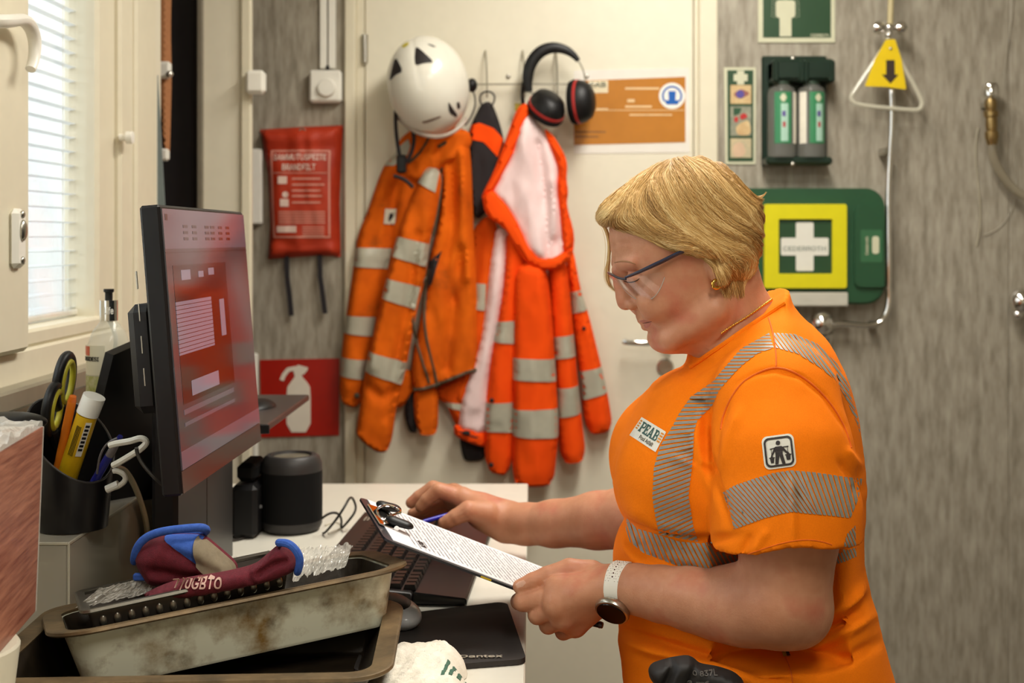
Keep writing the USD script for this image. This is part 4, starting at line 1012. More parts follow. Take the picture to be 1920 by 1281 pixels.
# ---- towel, mouse pad, mouse
def on_desk(pts, z=ZD): return Polygon([tuple(D(a, b, z)[:2]) for a, b in pts]).buffer(0)
t = Thing('towel', 'white terry towel with green stripes lying on the desk corner', 'towel')
g = on_desk(chaikin([(690, 1240), (702, 1218), (745, 1222), (790, 1218), (835, 1216), (872, 1232), (878, 1252), (862, 1262), (886, 1290), (880, 1330), (700, 1330)], 1), ZD + .012)
M_TER = mat('terry_white', (226, 218, 200), .95, scale=60, c2=(240, 234, 220), bump=.5, bscale=500)
def tow(p):
    d_ = np.clip(shapely.distance(g.exterior, shapely.points(p)) / .022, 0, 1)
    return ZD + .002 + .016 * np.sqrt(1 - (1 - d_) ** 2) + d_ * (.020 * (meshkit.fbm(np.c_[p * 22, np.zeros(len(p))], 3, 2)) + .004 * meshkit.noise(np.c_[p * 260, np.zeros(len(p))], 3))
t.part('cloth', xy_sheet(g, .0035, tow, lambda p: ZD + .0008 + 0 * p[:, 0]), M_TER)
M_STG = mat('towel_green', (70, 104, 86), .9, scale=200)
for k in range(4):
    q = on_desk([(826 + k * 15, 1286), (840 + k * 12, 1256), (845 + k * 12, 1257), (833 + k * 15, 1287)], ZD + .02).intersection(g.buffer(-.002))
    if not q.is_empty and q.geom_type == 'Polygon': t.part('stripe', xy_sheet(q, .003, lambda p: tow(p) + .0012, lambda p: tow(p) - .001), M_STG)

t = Thing('mouse_pad', 'dark grey mouse pad with small pale lettering at the desk corner', 'mouse pad')
pc = [D(700, 1168), D(950, 1137), D(987, 1247), D(660, 1272)]
g = Polygon([q[:2] for q in pc]).buffer(-.014).buffer(.014)
M_PAD = mat('pad_grey', (42, 37, 35), .8, scale=400, c2=(50, 45, 42))
t.part('pad', xy_sheet(g, .012, lambda p: ZD + .0045 + .003 * np.clip(1 - shapely.distance(g.exterior, shapely.points(p)) / .01, 0, 1), lambda p: ZD + .0006 + 0 * p[:, 0]), M_PAD)
tx = text2d('Dantex', .0095, True); tx.apply_transform(np.diag([1.25, .9, 1, 1]))
A3 = frame(D(902, 1231, ZD + .006), (1, .03, 0), z=(0, 0, 1)); t.part('lettering', xf(tx, A3), mat('pad_print', (176, 166, 150), .5))

t = Thing('mouse', 'black and silver computer mouse on the pad behind the enamel tray', 'mouse')
mc = D(742, 1166, ZD + .006); 
R_ = trimesh.transformations.rotation_matrix(.5, [0, 0, 1])
t.part('shell', ell(mc + [0, 0, .012], (.031, .052, .020), 3, R_), mat('mouse_silver', (196, 198, 200), .25, .02))
t.part('top_cover', ell(mc + [-.004, .004, .0165], (.027, .049, .0185), 3, R_), M_BLACK)

# ---- keyboard
t = Thing('keyboard', 'black wired keyboard with palm rest under the clipboard', 'keyboard')
kx0, kx1, ky0, ky1 = -.316, -.080, 1.826, 2.305
yaw = math.radians(-3)
KM = trimesh.transformations.translation_matrix([-.198, 2.065, 0]) @ trimesh.transformations.rotation_matrix(yaw, [0, 0, 1]) @ trimesh.transformations.translation_matrix([.198, -2.065, 0])
M_KB = mat('keyboard_black', (36, 29, 27), .4, .06); M_KEY = mat('key_black', (26, 22, 21), .35, .06)
def kslab(x0, x1, y0, y1, za, zb, th, b=.003):
    """Slab whose top slopes from za at x0 to zb at x1."""
    m = bx(x0, x1, y0, y1, 0, th, b); v = m.vertices; v[:, 2] = v[:, 2] + za - th + (zb - za) * (v[:, 0] - x0) / (x1 - x0); m.vertices = v
    return xf(m, KM)
t.part('case', kslab(kx0, -.158, ky0, ky1, ZD + .030, ZD + .020, .018), M_KB)
t.part('palm_rest', hull(np.vstack([xf(bx(-.158, kx1, ky0, ky1, ZD + .001, ZD + .012, .003), KM).vertices, xf(bx(-.158, -.150, ky0 + .002, ky1 - .002, ZD + .012, ZD + .019, .002), KM).vertices])), mat('palm_rest_black', (20, 17, 17), .35, .06))
t.part('foot', kslab(kx0 + .01, kx0 + .03, ky0 + .01, ky1 - .01, ZD + .013, ZD + .012, .012), M_BLACK)
for r_ in range(6):
    x = -.282 + r_ * .0212 + (.004 if r_ > 0 else 0)
    y = ky0 + .010; c = 0
    while y < ky1 - .02:
        wd = .0165
        if r_ == 5 and 9 <= c <= 9: wd = .095
        if c in (4, 7) : y += .008
        zt0 = ZD + .0300 - .010 * (x + .316) / .158
        k_ = hull(np.vstack([bx(x, x + .0178, y, y + wd, zt0 - .001, zt0 + .001, 0).vertices, bx(x + .002, x + .0158, y + .002, y + wd - .002, zt0 + .006, zt0 + .0068, 0).vertices]))
        t.part('key', xf(k_, KM), M_KEY); y += wd + .0025; c += 1
for k in range(6):
    t.part('icon_light', xf(bx(-.304 + (k % 2) * .006, -.301 + (k % 2) * .006, 2.235 + (k // 2) * .010, 2.240 + (k // 2) * .010, ZD + .0298, ZD + .0304, 0), KM), mat('icon_%d' % k, (190, 178, 160), .4))
# ================================================================== things hanging on the door
M_HOOK = mat('hook_wire', (170, 164, 146), .3, .05, metal=.6)
Yk = Yd - .03
t = Thing('hook_rail', 'thin wire coat hook rail on the cream door carrying helmet and jackets', 'hook rail')
t.part('rail', tube([P(740, 159, Yk), P(1120, 157, Yk)], .0022, 8), M_HOOK)
for px in (760, 912, 982, 1044):
    t.part('hook', tube([P(px - 2, 95, Yd - .002), P(px, 120, Yk + .004), P(px + 1, 158, Yk - .002), P(px + 1, 176, Yk - .012), P(px + 1, 182, Yk - .022), P(px + 1, 174, Yk - .034)], .0024, 8, 24), M_HOOK)
for px in (806, 953, 1100):
    t.part('screw', ell(P(px, 143, Yd - .002), (.006, .004, .006), 2), M_STEEL)

def orange(name, c, c2, **k): return mat(name, c, .85, scale=9, c2=c2, bump=.25, bscale=600, detail=5, specular_ior_level=.15, **k)
M_O1 = orange('worn_orange_cloth', (196, 84, 8), (226, 104, 12), ramp=[(.22, lin((122, 62, 14))), (.40, lin((204, 88, 8))), (.7, lin((232, 106, 12)))])
M_O2 = orange('bright_orange_cloth', (240, 74, 8), (252, 84, 10))
M_O3 = orange('dull_orange_cloth', (206, 74, 8), (226, 88, 10))
M_REF = mat('reflective_tape', (172, 168, 150), .45, .05, scale=60)
M_PIPE = mat('grey_piping', (74, 66, 48), .7, .1)
M_LIN = mat('pale_pink_lining', (232, 202, 200), .85, scale=10, c2=(240, 214, 212))
M_BLK = mat('black_cloth', (30, 24, 26), .85, .12, scale=40)
M_PATCH = mat('patch_white', (206, 200, 180), .6, .04)

Yj = Yd - .012
# ---- black and orange jacket at the back
t = Thing('safety_jacket', 'black and orange jacket mostly hidden between the two bright jackets', 'jacket')
t.part('hanging_loop', tube([P(905, 200, Yk - .02), P(911, 172, Yk - .022), P(917, 172, Yk - .022), P(921, 200, Yk - .02)], .0022, 8, 20), M_BLK)
C = Cloth([(880, 240), (903, 192), (922, 190), (938, 232), (946, 268), (940, 300), (925, 370), (912, 398), (896, 412), (884, 400), (876, 300)], Yj - .015, 0.023, 13.2, wob=.006, seed=31, back=.01)
bk = t.part('black_yoke', C.mesh(), M_BLK)
t.part('orange_band', C.band([(868, 240), (900, 232), (926, 242), (944, 262), (934, 296), (908, 268), (880, 262), (868, 262)], .002), M_O2)
C = Cloth([(886, 430), (910, 404), (930, 412), (938, 470), (930, 560), (915, 660), (905, 720), (900, 770), (870, 770), (846, 744), (866, 700), (884, 600), (884, 500)], Yj - .018, 0.020, 13.2, wob=.008, seed=32, folds=[([(900, 440), (890, 560)], 8, -0.0120)])
t.part('orange_body', C.mesh(), M_O3)
t.part('reflective_band', C.band([(880, 530), (912, 532), (910, 582), (880, 578)], .0038), M_REF)
C = Cloth([(815, 728), (880, 690), (900, 700), (890, 760), (868, 812), (850, 790), (838, 760), (818, 745)], Yj - .014, 0.017, 9.9, wob=.008, seed=33)
t.part('hem_panel', C.mesh(), M_O3); t.part('reflective_band', C.band([(834, 752), (870, 756), (868, 768), (838, 762)], .0038), M_REF)
t.part('inner_pocket', Cloth([(860, 812), (912, 822), (910, 864), (872, 866), (866, 850)], Yj, 0.012, 9, seed=34).mesh(), M_BLK)

# ---- left orange jacket
t = Thing('safety_jacket', 'worn orange safety jacket with grey piping hanging under the white helmet', 'jacket')
C = Cloth([(748, 262), (775, 240), (800, 262), (796, 330), (785, 420), (752, 500), (716, 600), (694, 690), (676, 766), (636, 752), (640, 668), (648, 600), (660, 520), (667, 470), (672, 438), (690, 395), (708, 340), (722, 306), (742, 290)], Yj - .018, 0.028, 16.5, wob=.008, seed=1, folds=[([(748, 330), (735, 420), (730, 480), (708, 590), (690, 700)], 9, -0.0210), ([(690, 480), (668, 600), (656, 720)], 16, 0.0120)], hem=[[(636,753),(676,767)]])
t.part('right_panel', C.mesh(), M_O1)
for q in ([(664, 464), (736, 466), (728, 504), (660, 499)], [(646, 590), (706, 594), (700, 630), (640, 622)], [(636, 668), (690, 674), (684, 710), (634, 702)]):
    t.part('reflective_band', C.band(q, .0038), M_REF)
t.part('shoulder_band', C.band([(728, 296), (746, 280), (768, 262), (775, 285), (756, 300), (742, 312), (724, 312)], .0038), M_REF)
pt = t.part('emblem_patch', C.band([(725, 392), (745, 392), (742, 421), (722, 420)], .0045), M_PATCH)
t.part('emblem_figure', C.band([(733, 400), (738, 400), (740, 418), (736, 410), (731, 418), (730, 408)], .0056), M_BLK, parent=pt)
t.part('snap_button', ell(P(669, 742, Yj - .055), (.007, .004, .007), 2), M_PIPE)
# collar and piping
C2 = Cloth([(772, 258), (800, 244), (846, 236), (880, 246), (886, 268), (866, 300), (836, 310), (815, 330), (780, 345), (756, 330), (764, 290)], Yj - .045, 0.023, 12.1, wob=.010, seed=2, folds=[([(800, 262), (772, 315)], 8, -0.0120), ([(840, 262), (820, 290)], 8, -0.0120)])
t.part('collar', C2.mesh(), M_O1)
t.part('collar_piping', C2.line([(806, 258), (790, 284), (768, 306)], .0042), M_PIPE)
t.part('collar_tab', C2.line([(838, 268), (822, 276)], .005), M_PIPE)
# hanging sleeve in front
C3 = Cloth([(800, 310), (826, 318), (828, 350), (818, 410), (806, 450), (798, 520), (780, 590), (764, 680), (752, 730), (742, 770), (736, 820), (727, 846), (708, 844), (684, 826), (668, 806), (674, 770), (684, 700), (694, 650), (716, 560), (735, 480), (752, 420), (770, 370)], Yj - .058, 0.031, 18.7, wob=.008, seed=3, folds=[([(786, 440), (768, 560), (742, 690), (728, 780)], 8, -0.0150), ([(750, 430), (722, 560), (700, 680)], 16, 0.0120), ([(690, 720), (720, 745), (740, 730)], 9, -0.0120)], hem=[[(667, 807), (684, 827), (708, 845), (728, 847)]])
t.part('sleeve', C3.mesh(), M_O1)
for q in ([(799, 308), (826, 320), (818, 362), (782, 342)], [(746, 443), (806, 458), (800, 500), (735, 480)], [(722, 520), (790, 538), (780, 580), (714, 556)], [(692, 656), (766, 680), (754, 720), (686, 694)]):
    t.part('reflective_band', C3.band(q, .0040), M_REF)
# front flap with zip piping
C4 = Cloth([(826, 300), (850, 268), (878, 258), (884, 310), (888, 420), (894, 540), (896, 640), (894, 696), (858, 704), (806, 726), (776, 730), (770, 690), (784, 620), (800, 540), (806, 480), (822, 420), (830, 350)], Yj - .038, 0.027, 16.5, wob=.010, seed=4, folds=[([(868, 290), (868, 420), (880, 520)], 10, 0.0150), ([(846, 300), (850, 430), (836, 500), (846, 560)], 9, -0.0180), ([(866, 470), (850, 580), (840, 690)], 10, -0.0180), ([(800, 600), (806, 690)], 9, 0.0090)], hem=[[(775, 731), (806, 727), (858, 705), (895, 696)]])
t.part('front_flap', C4.mesh(), M_O1)
for q in ([(828, 312), (824, 380), (812, 440)], [(800, 520), (780, 560), (776, 600), (786, 650), (806, 716)], [(806, 505), (798, 560), (799, 610), (808, 660), (820, 716)]):
    t.part('zip_piping', C4.line(q, .0038), M_PIPE)
t.part('hem_piping', C4.line([(778, 729), (806, 724), (858, 704), (894, 692)], .0042), M_PIPE)
t.part('pocket_opening', C4.band([(806, 490), (830, 470), (824, 488), (812, 530), (804, 540)], .002), M_BLK)
C5 = Cloth([(776, 726), (822, 720), (822, 812), (800, 815), (786, 812), (776, 780)], Yj - .034, 0.020, 12.1, wob=.006, seed=6, hem=[[(786, 813), (800, 816), (823, 813)]])
t.part('left_cuff', C5.mesh(), M_O1)
t.part('dark_lining', Cloth([(760, 740), (780, 726), (784, 812), (768, 812), (758, 780)], Yj - .020, 0.012, 9, seed=7).mesh(), M_BLK)
t.part('lower_panel', Cloth([(738, 700), (775, 690), (776, 740), (752, 766), (736, 760)], Yj - .022, 0.014, 9, seed=9).mesh(), M_O1)

# ---- right orange jacket, lining outwards at the top
t = Thing('safety_jacket', 'bright orange safety jacket showing pale pink lining, right of the others', 'jacket')
t.part('hanging_loop', tube([P(981, 196, Yj - .03), P(980, 170, Yk - .024), P(982, 154, Yk - .026)], .005, 8, 20, flat=.5), M_BLK)
t.part('size_label', bx(PX(965, Yj - .02), PX(981, Yj - .02), Yj - .03, Yj - .026, PZ(210, Yj), PZ(196, Yj), .001), mat('yellow_tag', (150, 130, 30), .6))
CA = Cloth([(1060, 470), (1074, 462), (1088, 540), (1104, 590), (1126, 680), (1140, 740), (1150, 806), (1098, 815), (1086, 700), (1070, 580)], Yj - .010, 0.023, 14.3, wob=.006, seed=11, folds=[([(1080, 500), (1110, 640), (1128, 790)], 14, 0.0120)], hem=[[(1097, 816), (1151, 806)]])
t.part('back_panel', CA.mesh(), M_O2)
for q in ([(1050, 552), (1106, 540), (1112, 578), (1056, 592)], [(1076, 698), (1140, 684), (1146, 732), (1082, 752)]): t.part('reflective_band', CA.band(q, .0038), M_REF)
t.part('snap_button', ell(P(1095, 616, Yj - .042), (.005, .004, .005), 2), M_BLK)
CB = Cloth([(1026, 490), (1062, 484), (1070, 560), (1080, 680), (1090, 780), (1100, 862), (1052, 868), (1044, 800), (1040, 690), (1030, 600)], Yj - .030, 0.027, 14.3, wob=.006, seed=12, folds=[([(1048, 510), (1064, 700), (1074, 850)], 14, 0.0120)], hem=[[(1050, 869), (1102, 862)]])
t.part('left_sleeve', CB.mesh(), M_O2)
for q in ([(1030, 632), (1080, 626), (1084, 666), (1036, 673)], [(1034, 728), (1092, 721), (1098, 772), (1040, 782)]): t.part('reflective_band', CB.band(q, .0038), M_REF)
CL = Cloth([(930, 424), (956, 436), (952, 520), (938, 610), (918, 700), (914, 818), (880, 812), (858, 806), (864, 750), (880, 700), (900, 640), (910, 560), (918, 490)], Yj - .028, 0.023, 12.1, wob=.006, seed=13, folds=[([(940, 440), (925, 600), (892, 760)], 12, 0.0120)])
t.part('lining_strip', CL.mesh(), M_LIN)
CH = Cloth([(850, 796), (872, 798), (912, 808), (912, 840), (884, 832), (852, 818)], Yj - .034, 0.022, 9, wob=.004, seed=14)
t.part('lining_hem', CH.mesh(), M_O2); t.part('cord_lock', cat(ell(P(874, 812, Yj - .066), (.011, .006, .006), 2)), M_BLK); t.part('cord', CH.line([(862, 806), (876, 812), (896, 818)], .002), M_BLK)
CC = Cloth([(948, 432), (980, 450), (990, 500), (975, 560), (968, 720), (962, 890), (908, 882), (910, 760), (922, 660), (936, 580), (946, 510)], Yj - .040, 0.027, 14.3, wob=.006, seed=15, folds=[([(958, 470), (945, 620), (930, 780)], 12, 0.0090)], hem=[[(906, 882), (963, 891)]])
t.part('front_placket', CC.mesh(), M_O2)
for q in ([(924, 603), (972, 600), (972, 644), (924, 640)], [(900, 754), (974, 752), (974, 808), (900, 806)]): t.part('reflective_band', CC.band(q, .0038), M_REF)
for a, b in ((922, 751), (921, 872)): t.part('snap_button', ell(P(a, b, Yj - .078), (.006, .004, .006), 2), M_BLK)
CS = Cloth([(962, 500), (990, 490), (1026, 498), (1036, 600), (1042, 700), (1048, 800), (1044, 850), (1038, 908), (984, 908), (960, 900), (962, 780), (962, 640)], Yj - .058, 0.033, 18.7, wob=.006, seed=16, folds=[([(1004, 520), (1004, 700), (1000, 880)], 22, 0.0090)], hem=[[(960, 902), (984, 909), (1038, 909)]])
t.part('right_sleeve', CS.mesh(), M_O2)
for q in ([(950, 670), (1050, 672), (1050, 714), (950, 710)], [(950, 766), (1056, 764), (1056, 818), (950, 816)]): t.part('reflective_band', CS.band(q, .0040), M_REF)
CI = Cloth([(982, 205), (1000, 218), (1020, 245), (1040, 285), (1050, 315), (1046, 350), (1054, 400), (1062, 470), (1050, 494), (1014, 494), (985, 470), (968, 430), (948, 390), (918, 364), (940, 322), (962, 280), (972, 235)], Yj - .066, 0.020, 16.5, wob=.012, seed=17, folds=[([(1010, 270), (1022, 380), (1026, 480)], 7, -0.0150), ([(1036, 340), (1040, 440)], 8, 0.0120), ([(985, 240), (990, 380), (1006, 470)], 18, 0.0120)])
t.part('lining', CI.mesh(), M_LIN)
t.part('collar_edge', Cloth([(972, 200), (986, 192), (994, 206), (988, 232), (974, 268), (950, 318), (926, 360), (905, 376), (903, 366), (926, 322), (948, 262), (962, 222)], Yj - .074, 0.020, 9, wob=.004, seed=18).mesh(), M_O2)
t.part('lower_edge', Cloth([(903, 366), (922, 354), (948, 378), (972, 420), (988, 456), (1012, 482), (1040, 484), (1070, 462), (1078, 440), (1074, 482), (1050, 504), (1016, 508), (985, 492), (964, 460), (946, 428), (910, 404)], Yj - .078, 0.019, 9, wob=.004, seed=19).mesh(), M_O2)
t.part('right_edge', Cloth([(1018, 238), (1038, 254), (1060, 292), (1064, 312), (1062, 336), (1066, 360), (1062, 384), (1078, 440), (1072, 474), (1056, 478), (1052, 420), (1044, 350), (1048, 316), (1034, 280)], Yj - .078, 0.019, 9, wob=.004, seed=20).mesh(), M_O2)

# ---- white helmet
t = Thing('safety_helmet', 'white safety helmet with black vents hanging on the left jacket', 'helmet')
hc = P(803, 161, Yd - .125)
sc_ = hc[1] / F
def helmet(r=1.0):
    m = trimesh.creation.icosphere(subdivisions=5); v = m.vertices.copy()
    m.vertices = np.c_[v[:, 0] * 76 * sc_ * r, v[:, 1] * 84 * sc_ * r, v[:, 2] * 94 * sc_ * r * np.where(v[:, 2] < 0, 1.0, 1.0)]
    return m
HR = trimesh.transformations.rotation_matrix(math.radians(-12), [0, 1, 0])
hm = helmet(); v = hm.vertices
g = np.exp(-((v[:, 0] + .012) / .006) ** 2) * (v[:, 2] > -.02)
hm.vertices = v * (1 - .012 * g[:, None])
hm.apply_transform(HR); hm.apply_translation(hc)
t.part('shell', hm, mat('helmet_white', (226, 222, 208), .22, .02, scale=12))
RM = trimesh.ray.ray_pyembree.RayMeshIntersector if False else None
def on_mesh(mesh, poly_px, off, s_px=3.0, t_=.0015, ymin=0):
    """A thin conforming piece: an outline in pixels laid on the mesh along the viewing rays, with thickness."""
    g = Polygon(poly_px).buffer(0) if not hasattr(poly_px, 'geom_type') else poly_px
    out = []
    for q in getattr(g, 'geoms', [g]):
        if q.geom_type != 'Polygon' or q.area < 1.0: continue
        p, tr = tri2d(q, s_px)
        d = np.c_[(p[:, 0] - CX) / F, np.ones(len(p)), -(p[:, 1] - CY) / F]; d /= np.linalg.norm(d, axis=1, keepdims=True)
        loc, ri, ti = mesh.ray.intersects_location(np.tile([0, 0, H], (len(p), 1)), d, multiple_hits=False)
        hit = np.full((len(p), 3), np.nan); nn_ = np.zeros((len(p), 3)); hit[ri] = loc; nn_[ri] = mesh.face_normals[ti]
        ok = ~np.isnan(hit[tr]).any(axis=(1, 2)) & (np.nan_to_num(hit[tr][:, :, 1], nan=9).min(1) > ymin)
        tr = tr[ok]
        if len(tr) == 0: continue
        dep = np.linalg.norm(hit - [0, 0, H], axis=1)
        spread = dep[tr].max(1) - dep[tr].min(1); tr = tr[spread < .05]
        used = np.unique(tr); mp = np.full(len(p), -1); mp[used] = np.arange(len(used)); tr = mp[tr]
        hit, dd = hit[used], d[used]
        top = hit - dd * off; bot = hit + dd * (t_ - off)
        e = np.sort(np.vstack([tr[:, [0, 1]], tr[:, [1, 2]], tr[:, [2, 0]]]), axis=1); dr = np.vstack([tr[:, [0, 1]], tr[:, [1, 2]], tr[:, [2, 0]]])
        _, inv, cnt = np.unique(e, axis=0, return_inverse=True, return_counts=True); bd = dr[cnt[inv.ravel()] == 1]; n = len(top)
        f = np.vstack([tr, tr[:, [0, 2, 1]] + n, np.c_[bd[:, 1], bd[:, 0], bd[:, 0] + n], np.c_[bd[:, 1], bd[:, 0] + n, bd[:, 1] + n]])
        m = trimesh.Trimesh(np.vstack([top, bot]), f, process=False)
        # outward: first triangle should face the camera
        a, b, c = top[tr[0]]
        if np.cross(b - a, c - a) @ dd[tr[0][0]] > 0: m.invert()
        out.append(m)
    return cat(*out) if out else None
M_VENT = mat('vent_black', (34, 28, 28), .6, .08)
for q in ([(741, 104), (756, 134), (742, 140), (730, 153), (732, 140)], [(779, 88), (786, 90), (815, 117), (796, 118), (779, 123), (777, 110)], [(800, 82), (808, 83), (819, 88), (812, 88)],
          [(840, 189), (849, 203), (858, 215), (856, 221), (842, 212)], [(856, 193), (861, 190), (864, 202), (858, 206)], [(742, 88), (752, 79), (768, 70), (786, 68), (770, 74), (756, 80)]):
    t.part('vent', on_mesh(hm, chaikin(q, 1), .0012), M_VENT)
t.part('yellow_sticker', on_mesh(hm, chaikin([(752, 87), (760, 80), (767, 79), (766, 84), (757, 90)], 1), .0012), mat('sticker_yellow', (196, 180, 40), .5))
t.part('logo_mark', on_mesh(hm, chaikin([(791, 228), (800, 226), (826, 217), (828, 220), (804, 230), (793, 232)], 1), .0012), mat('logo_dull', (130, 110, 96), .5))
t.part('lower_rim', tube([P(a, b, hc[1] + c) for a, b, c in ((742, 216, .02), (768, 240, -.015), (795, 253, -.04), (825, 256, -.05), (852, 246, -.045), (874, 222, -.02))], .005, 10, 40), mat('rim_grey', (176, 160, 146), .4))
t.part('rear_knob', cat(ell(P(885, 160, Yd - .08), (.014, .02, .018), 2)), M_BLACK)
for pts in ([(742, 206), (743, 250), (748, 285)], [(768, 225), (776, 262), (770, 290), (756, 310)], [(748, 285), (752, 310), (754, 325)], [(738, 330), (756, 336), (774, 352)]):
    t.part('chin_strap', tube([P(a, b, Yd - .125) for a, b in pts], .0068, 8, 20, flat=.7), M_WEB)
t.part('strap_buckle', bx(PX(744, 3.2), PX(762, 3.2), 3.19, 3.205, PZ(325, 3.2), PZ(290, 3.2), .004), M_BLACK)
t.part('nape_strap', tube([P(886, 170, Yd - .08), P(890, 200, Yd - .07), P(880, 225, Yd - .07), P(872, 235, Yd - .08)], .002, 6, 20), M_BLK)

# ---- ear defenders
t = Thing('ear_defenders', 'black and red ear defenders hanging by their headband on the rail', 'ear defenders')
ye = Yk - .045
t.part('headband', tube([P(992, 172, ye), P(990, 140, ye), P(1000, 112, ye), P(1022, 93, ye), P(1046, 90, ye), P(1068, 98, ye), P(1084, 114, ye)], [.006, .009, .010, .010, .009, .007, .004], 10, 50, flat=1.6), M_BLACK)
t.part('headband_wire', tube([P(992, 172, ye + .01), P(1000, 176, ye), P(1012, 185, ye)], .002, 6, 16), M_HOOK)
t.part('headband_wire', tube([P(1084, 114, ye), P(1094, 134, ye), P(1097, 156, ye)], .002, 6, 16), M_HOOK)
for (cx, cy, ax, rx, k) in ((1025, 203, (.36, -.55, .78), .050, 0), (1086, 191, (.93, -.36, .06), .050, 1)):
    o = P(cx, cy, ye - .015); ax = np.array(ax) / np.linalg.norm(ax)
    cup = lathe([(0, -.040), (.024, -.038), (.040, -.030), (.049, -.014), (.051, -.002), (0, -.002)], (0, 0, 0), n=36)
    red = lathe([(0, -.003), (.0525, -.003), (.0525, .004), (0, .004)], (0, 0, 0), n=36)
    pad_ = lathe([(0, .003), (.050, .003), (.054, .010), (.050, .020), (.036, .022), (.030, .012), (0, .012)], (0, 0, 0), n=36)
    S_ = np.diag([.86, 1.08, 1, 1])
    A_ = frame(o, np.cross([0, 0, 1], ax) if abs(ax[2]) < .9 else (1, 0, 0), z=ax)
    sgn = 1 if k == 0 else -1
    F_ = np.diag([1, 1, -1.0, 1])
    for nm, m_, mt in (('ear_cup', cup, M_BLACK), ('red_ring', red, mat('ring_red_%d' % k, (170, 36, 32), .5)), ('ear_cushion', pad_, M_BLACKM)):
        mm = m_.copy(); mm.apply_transform(S_)
        if True: mm.apply_transform(F_); mm.invert()
        t.part(nm, xf(mm, A_), mt)
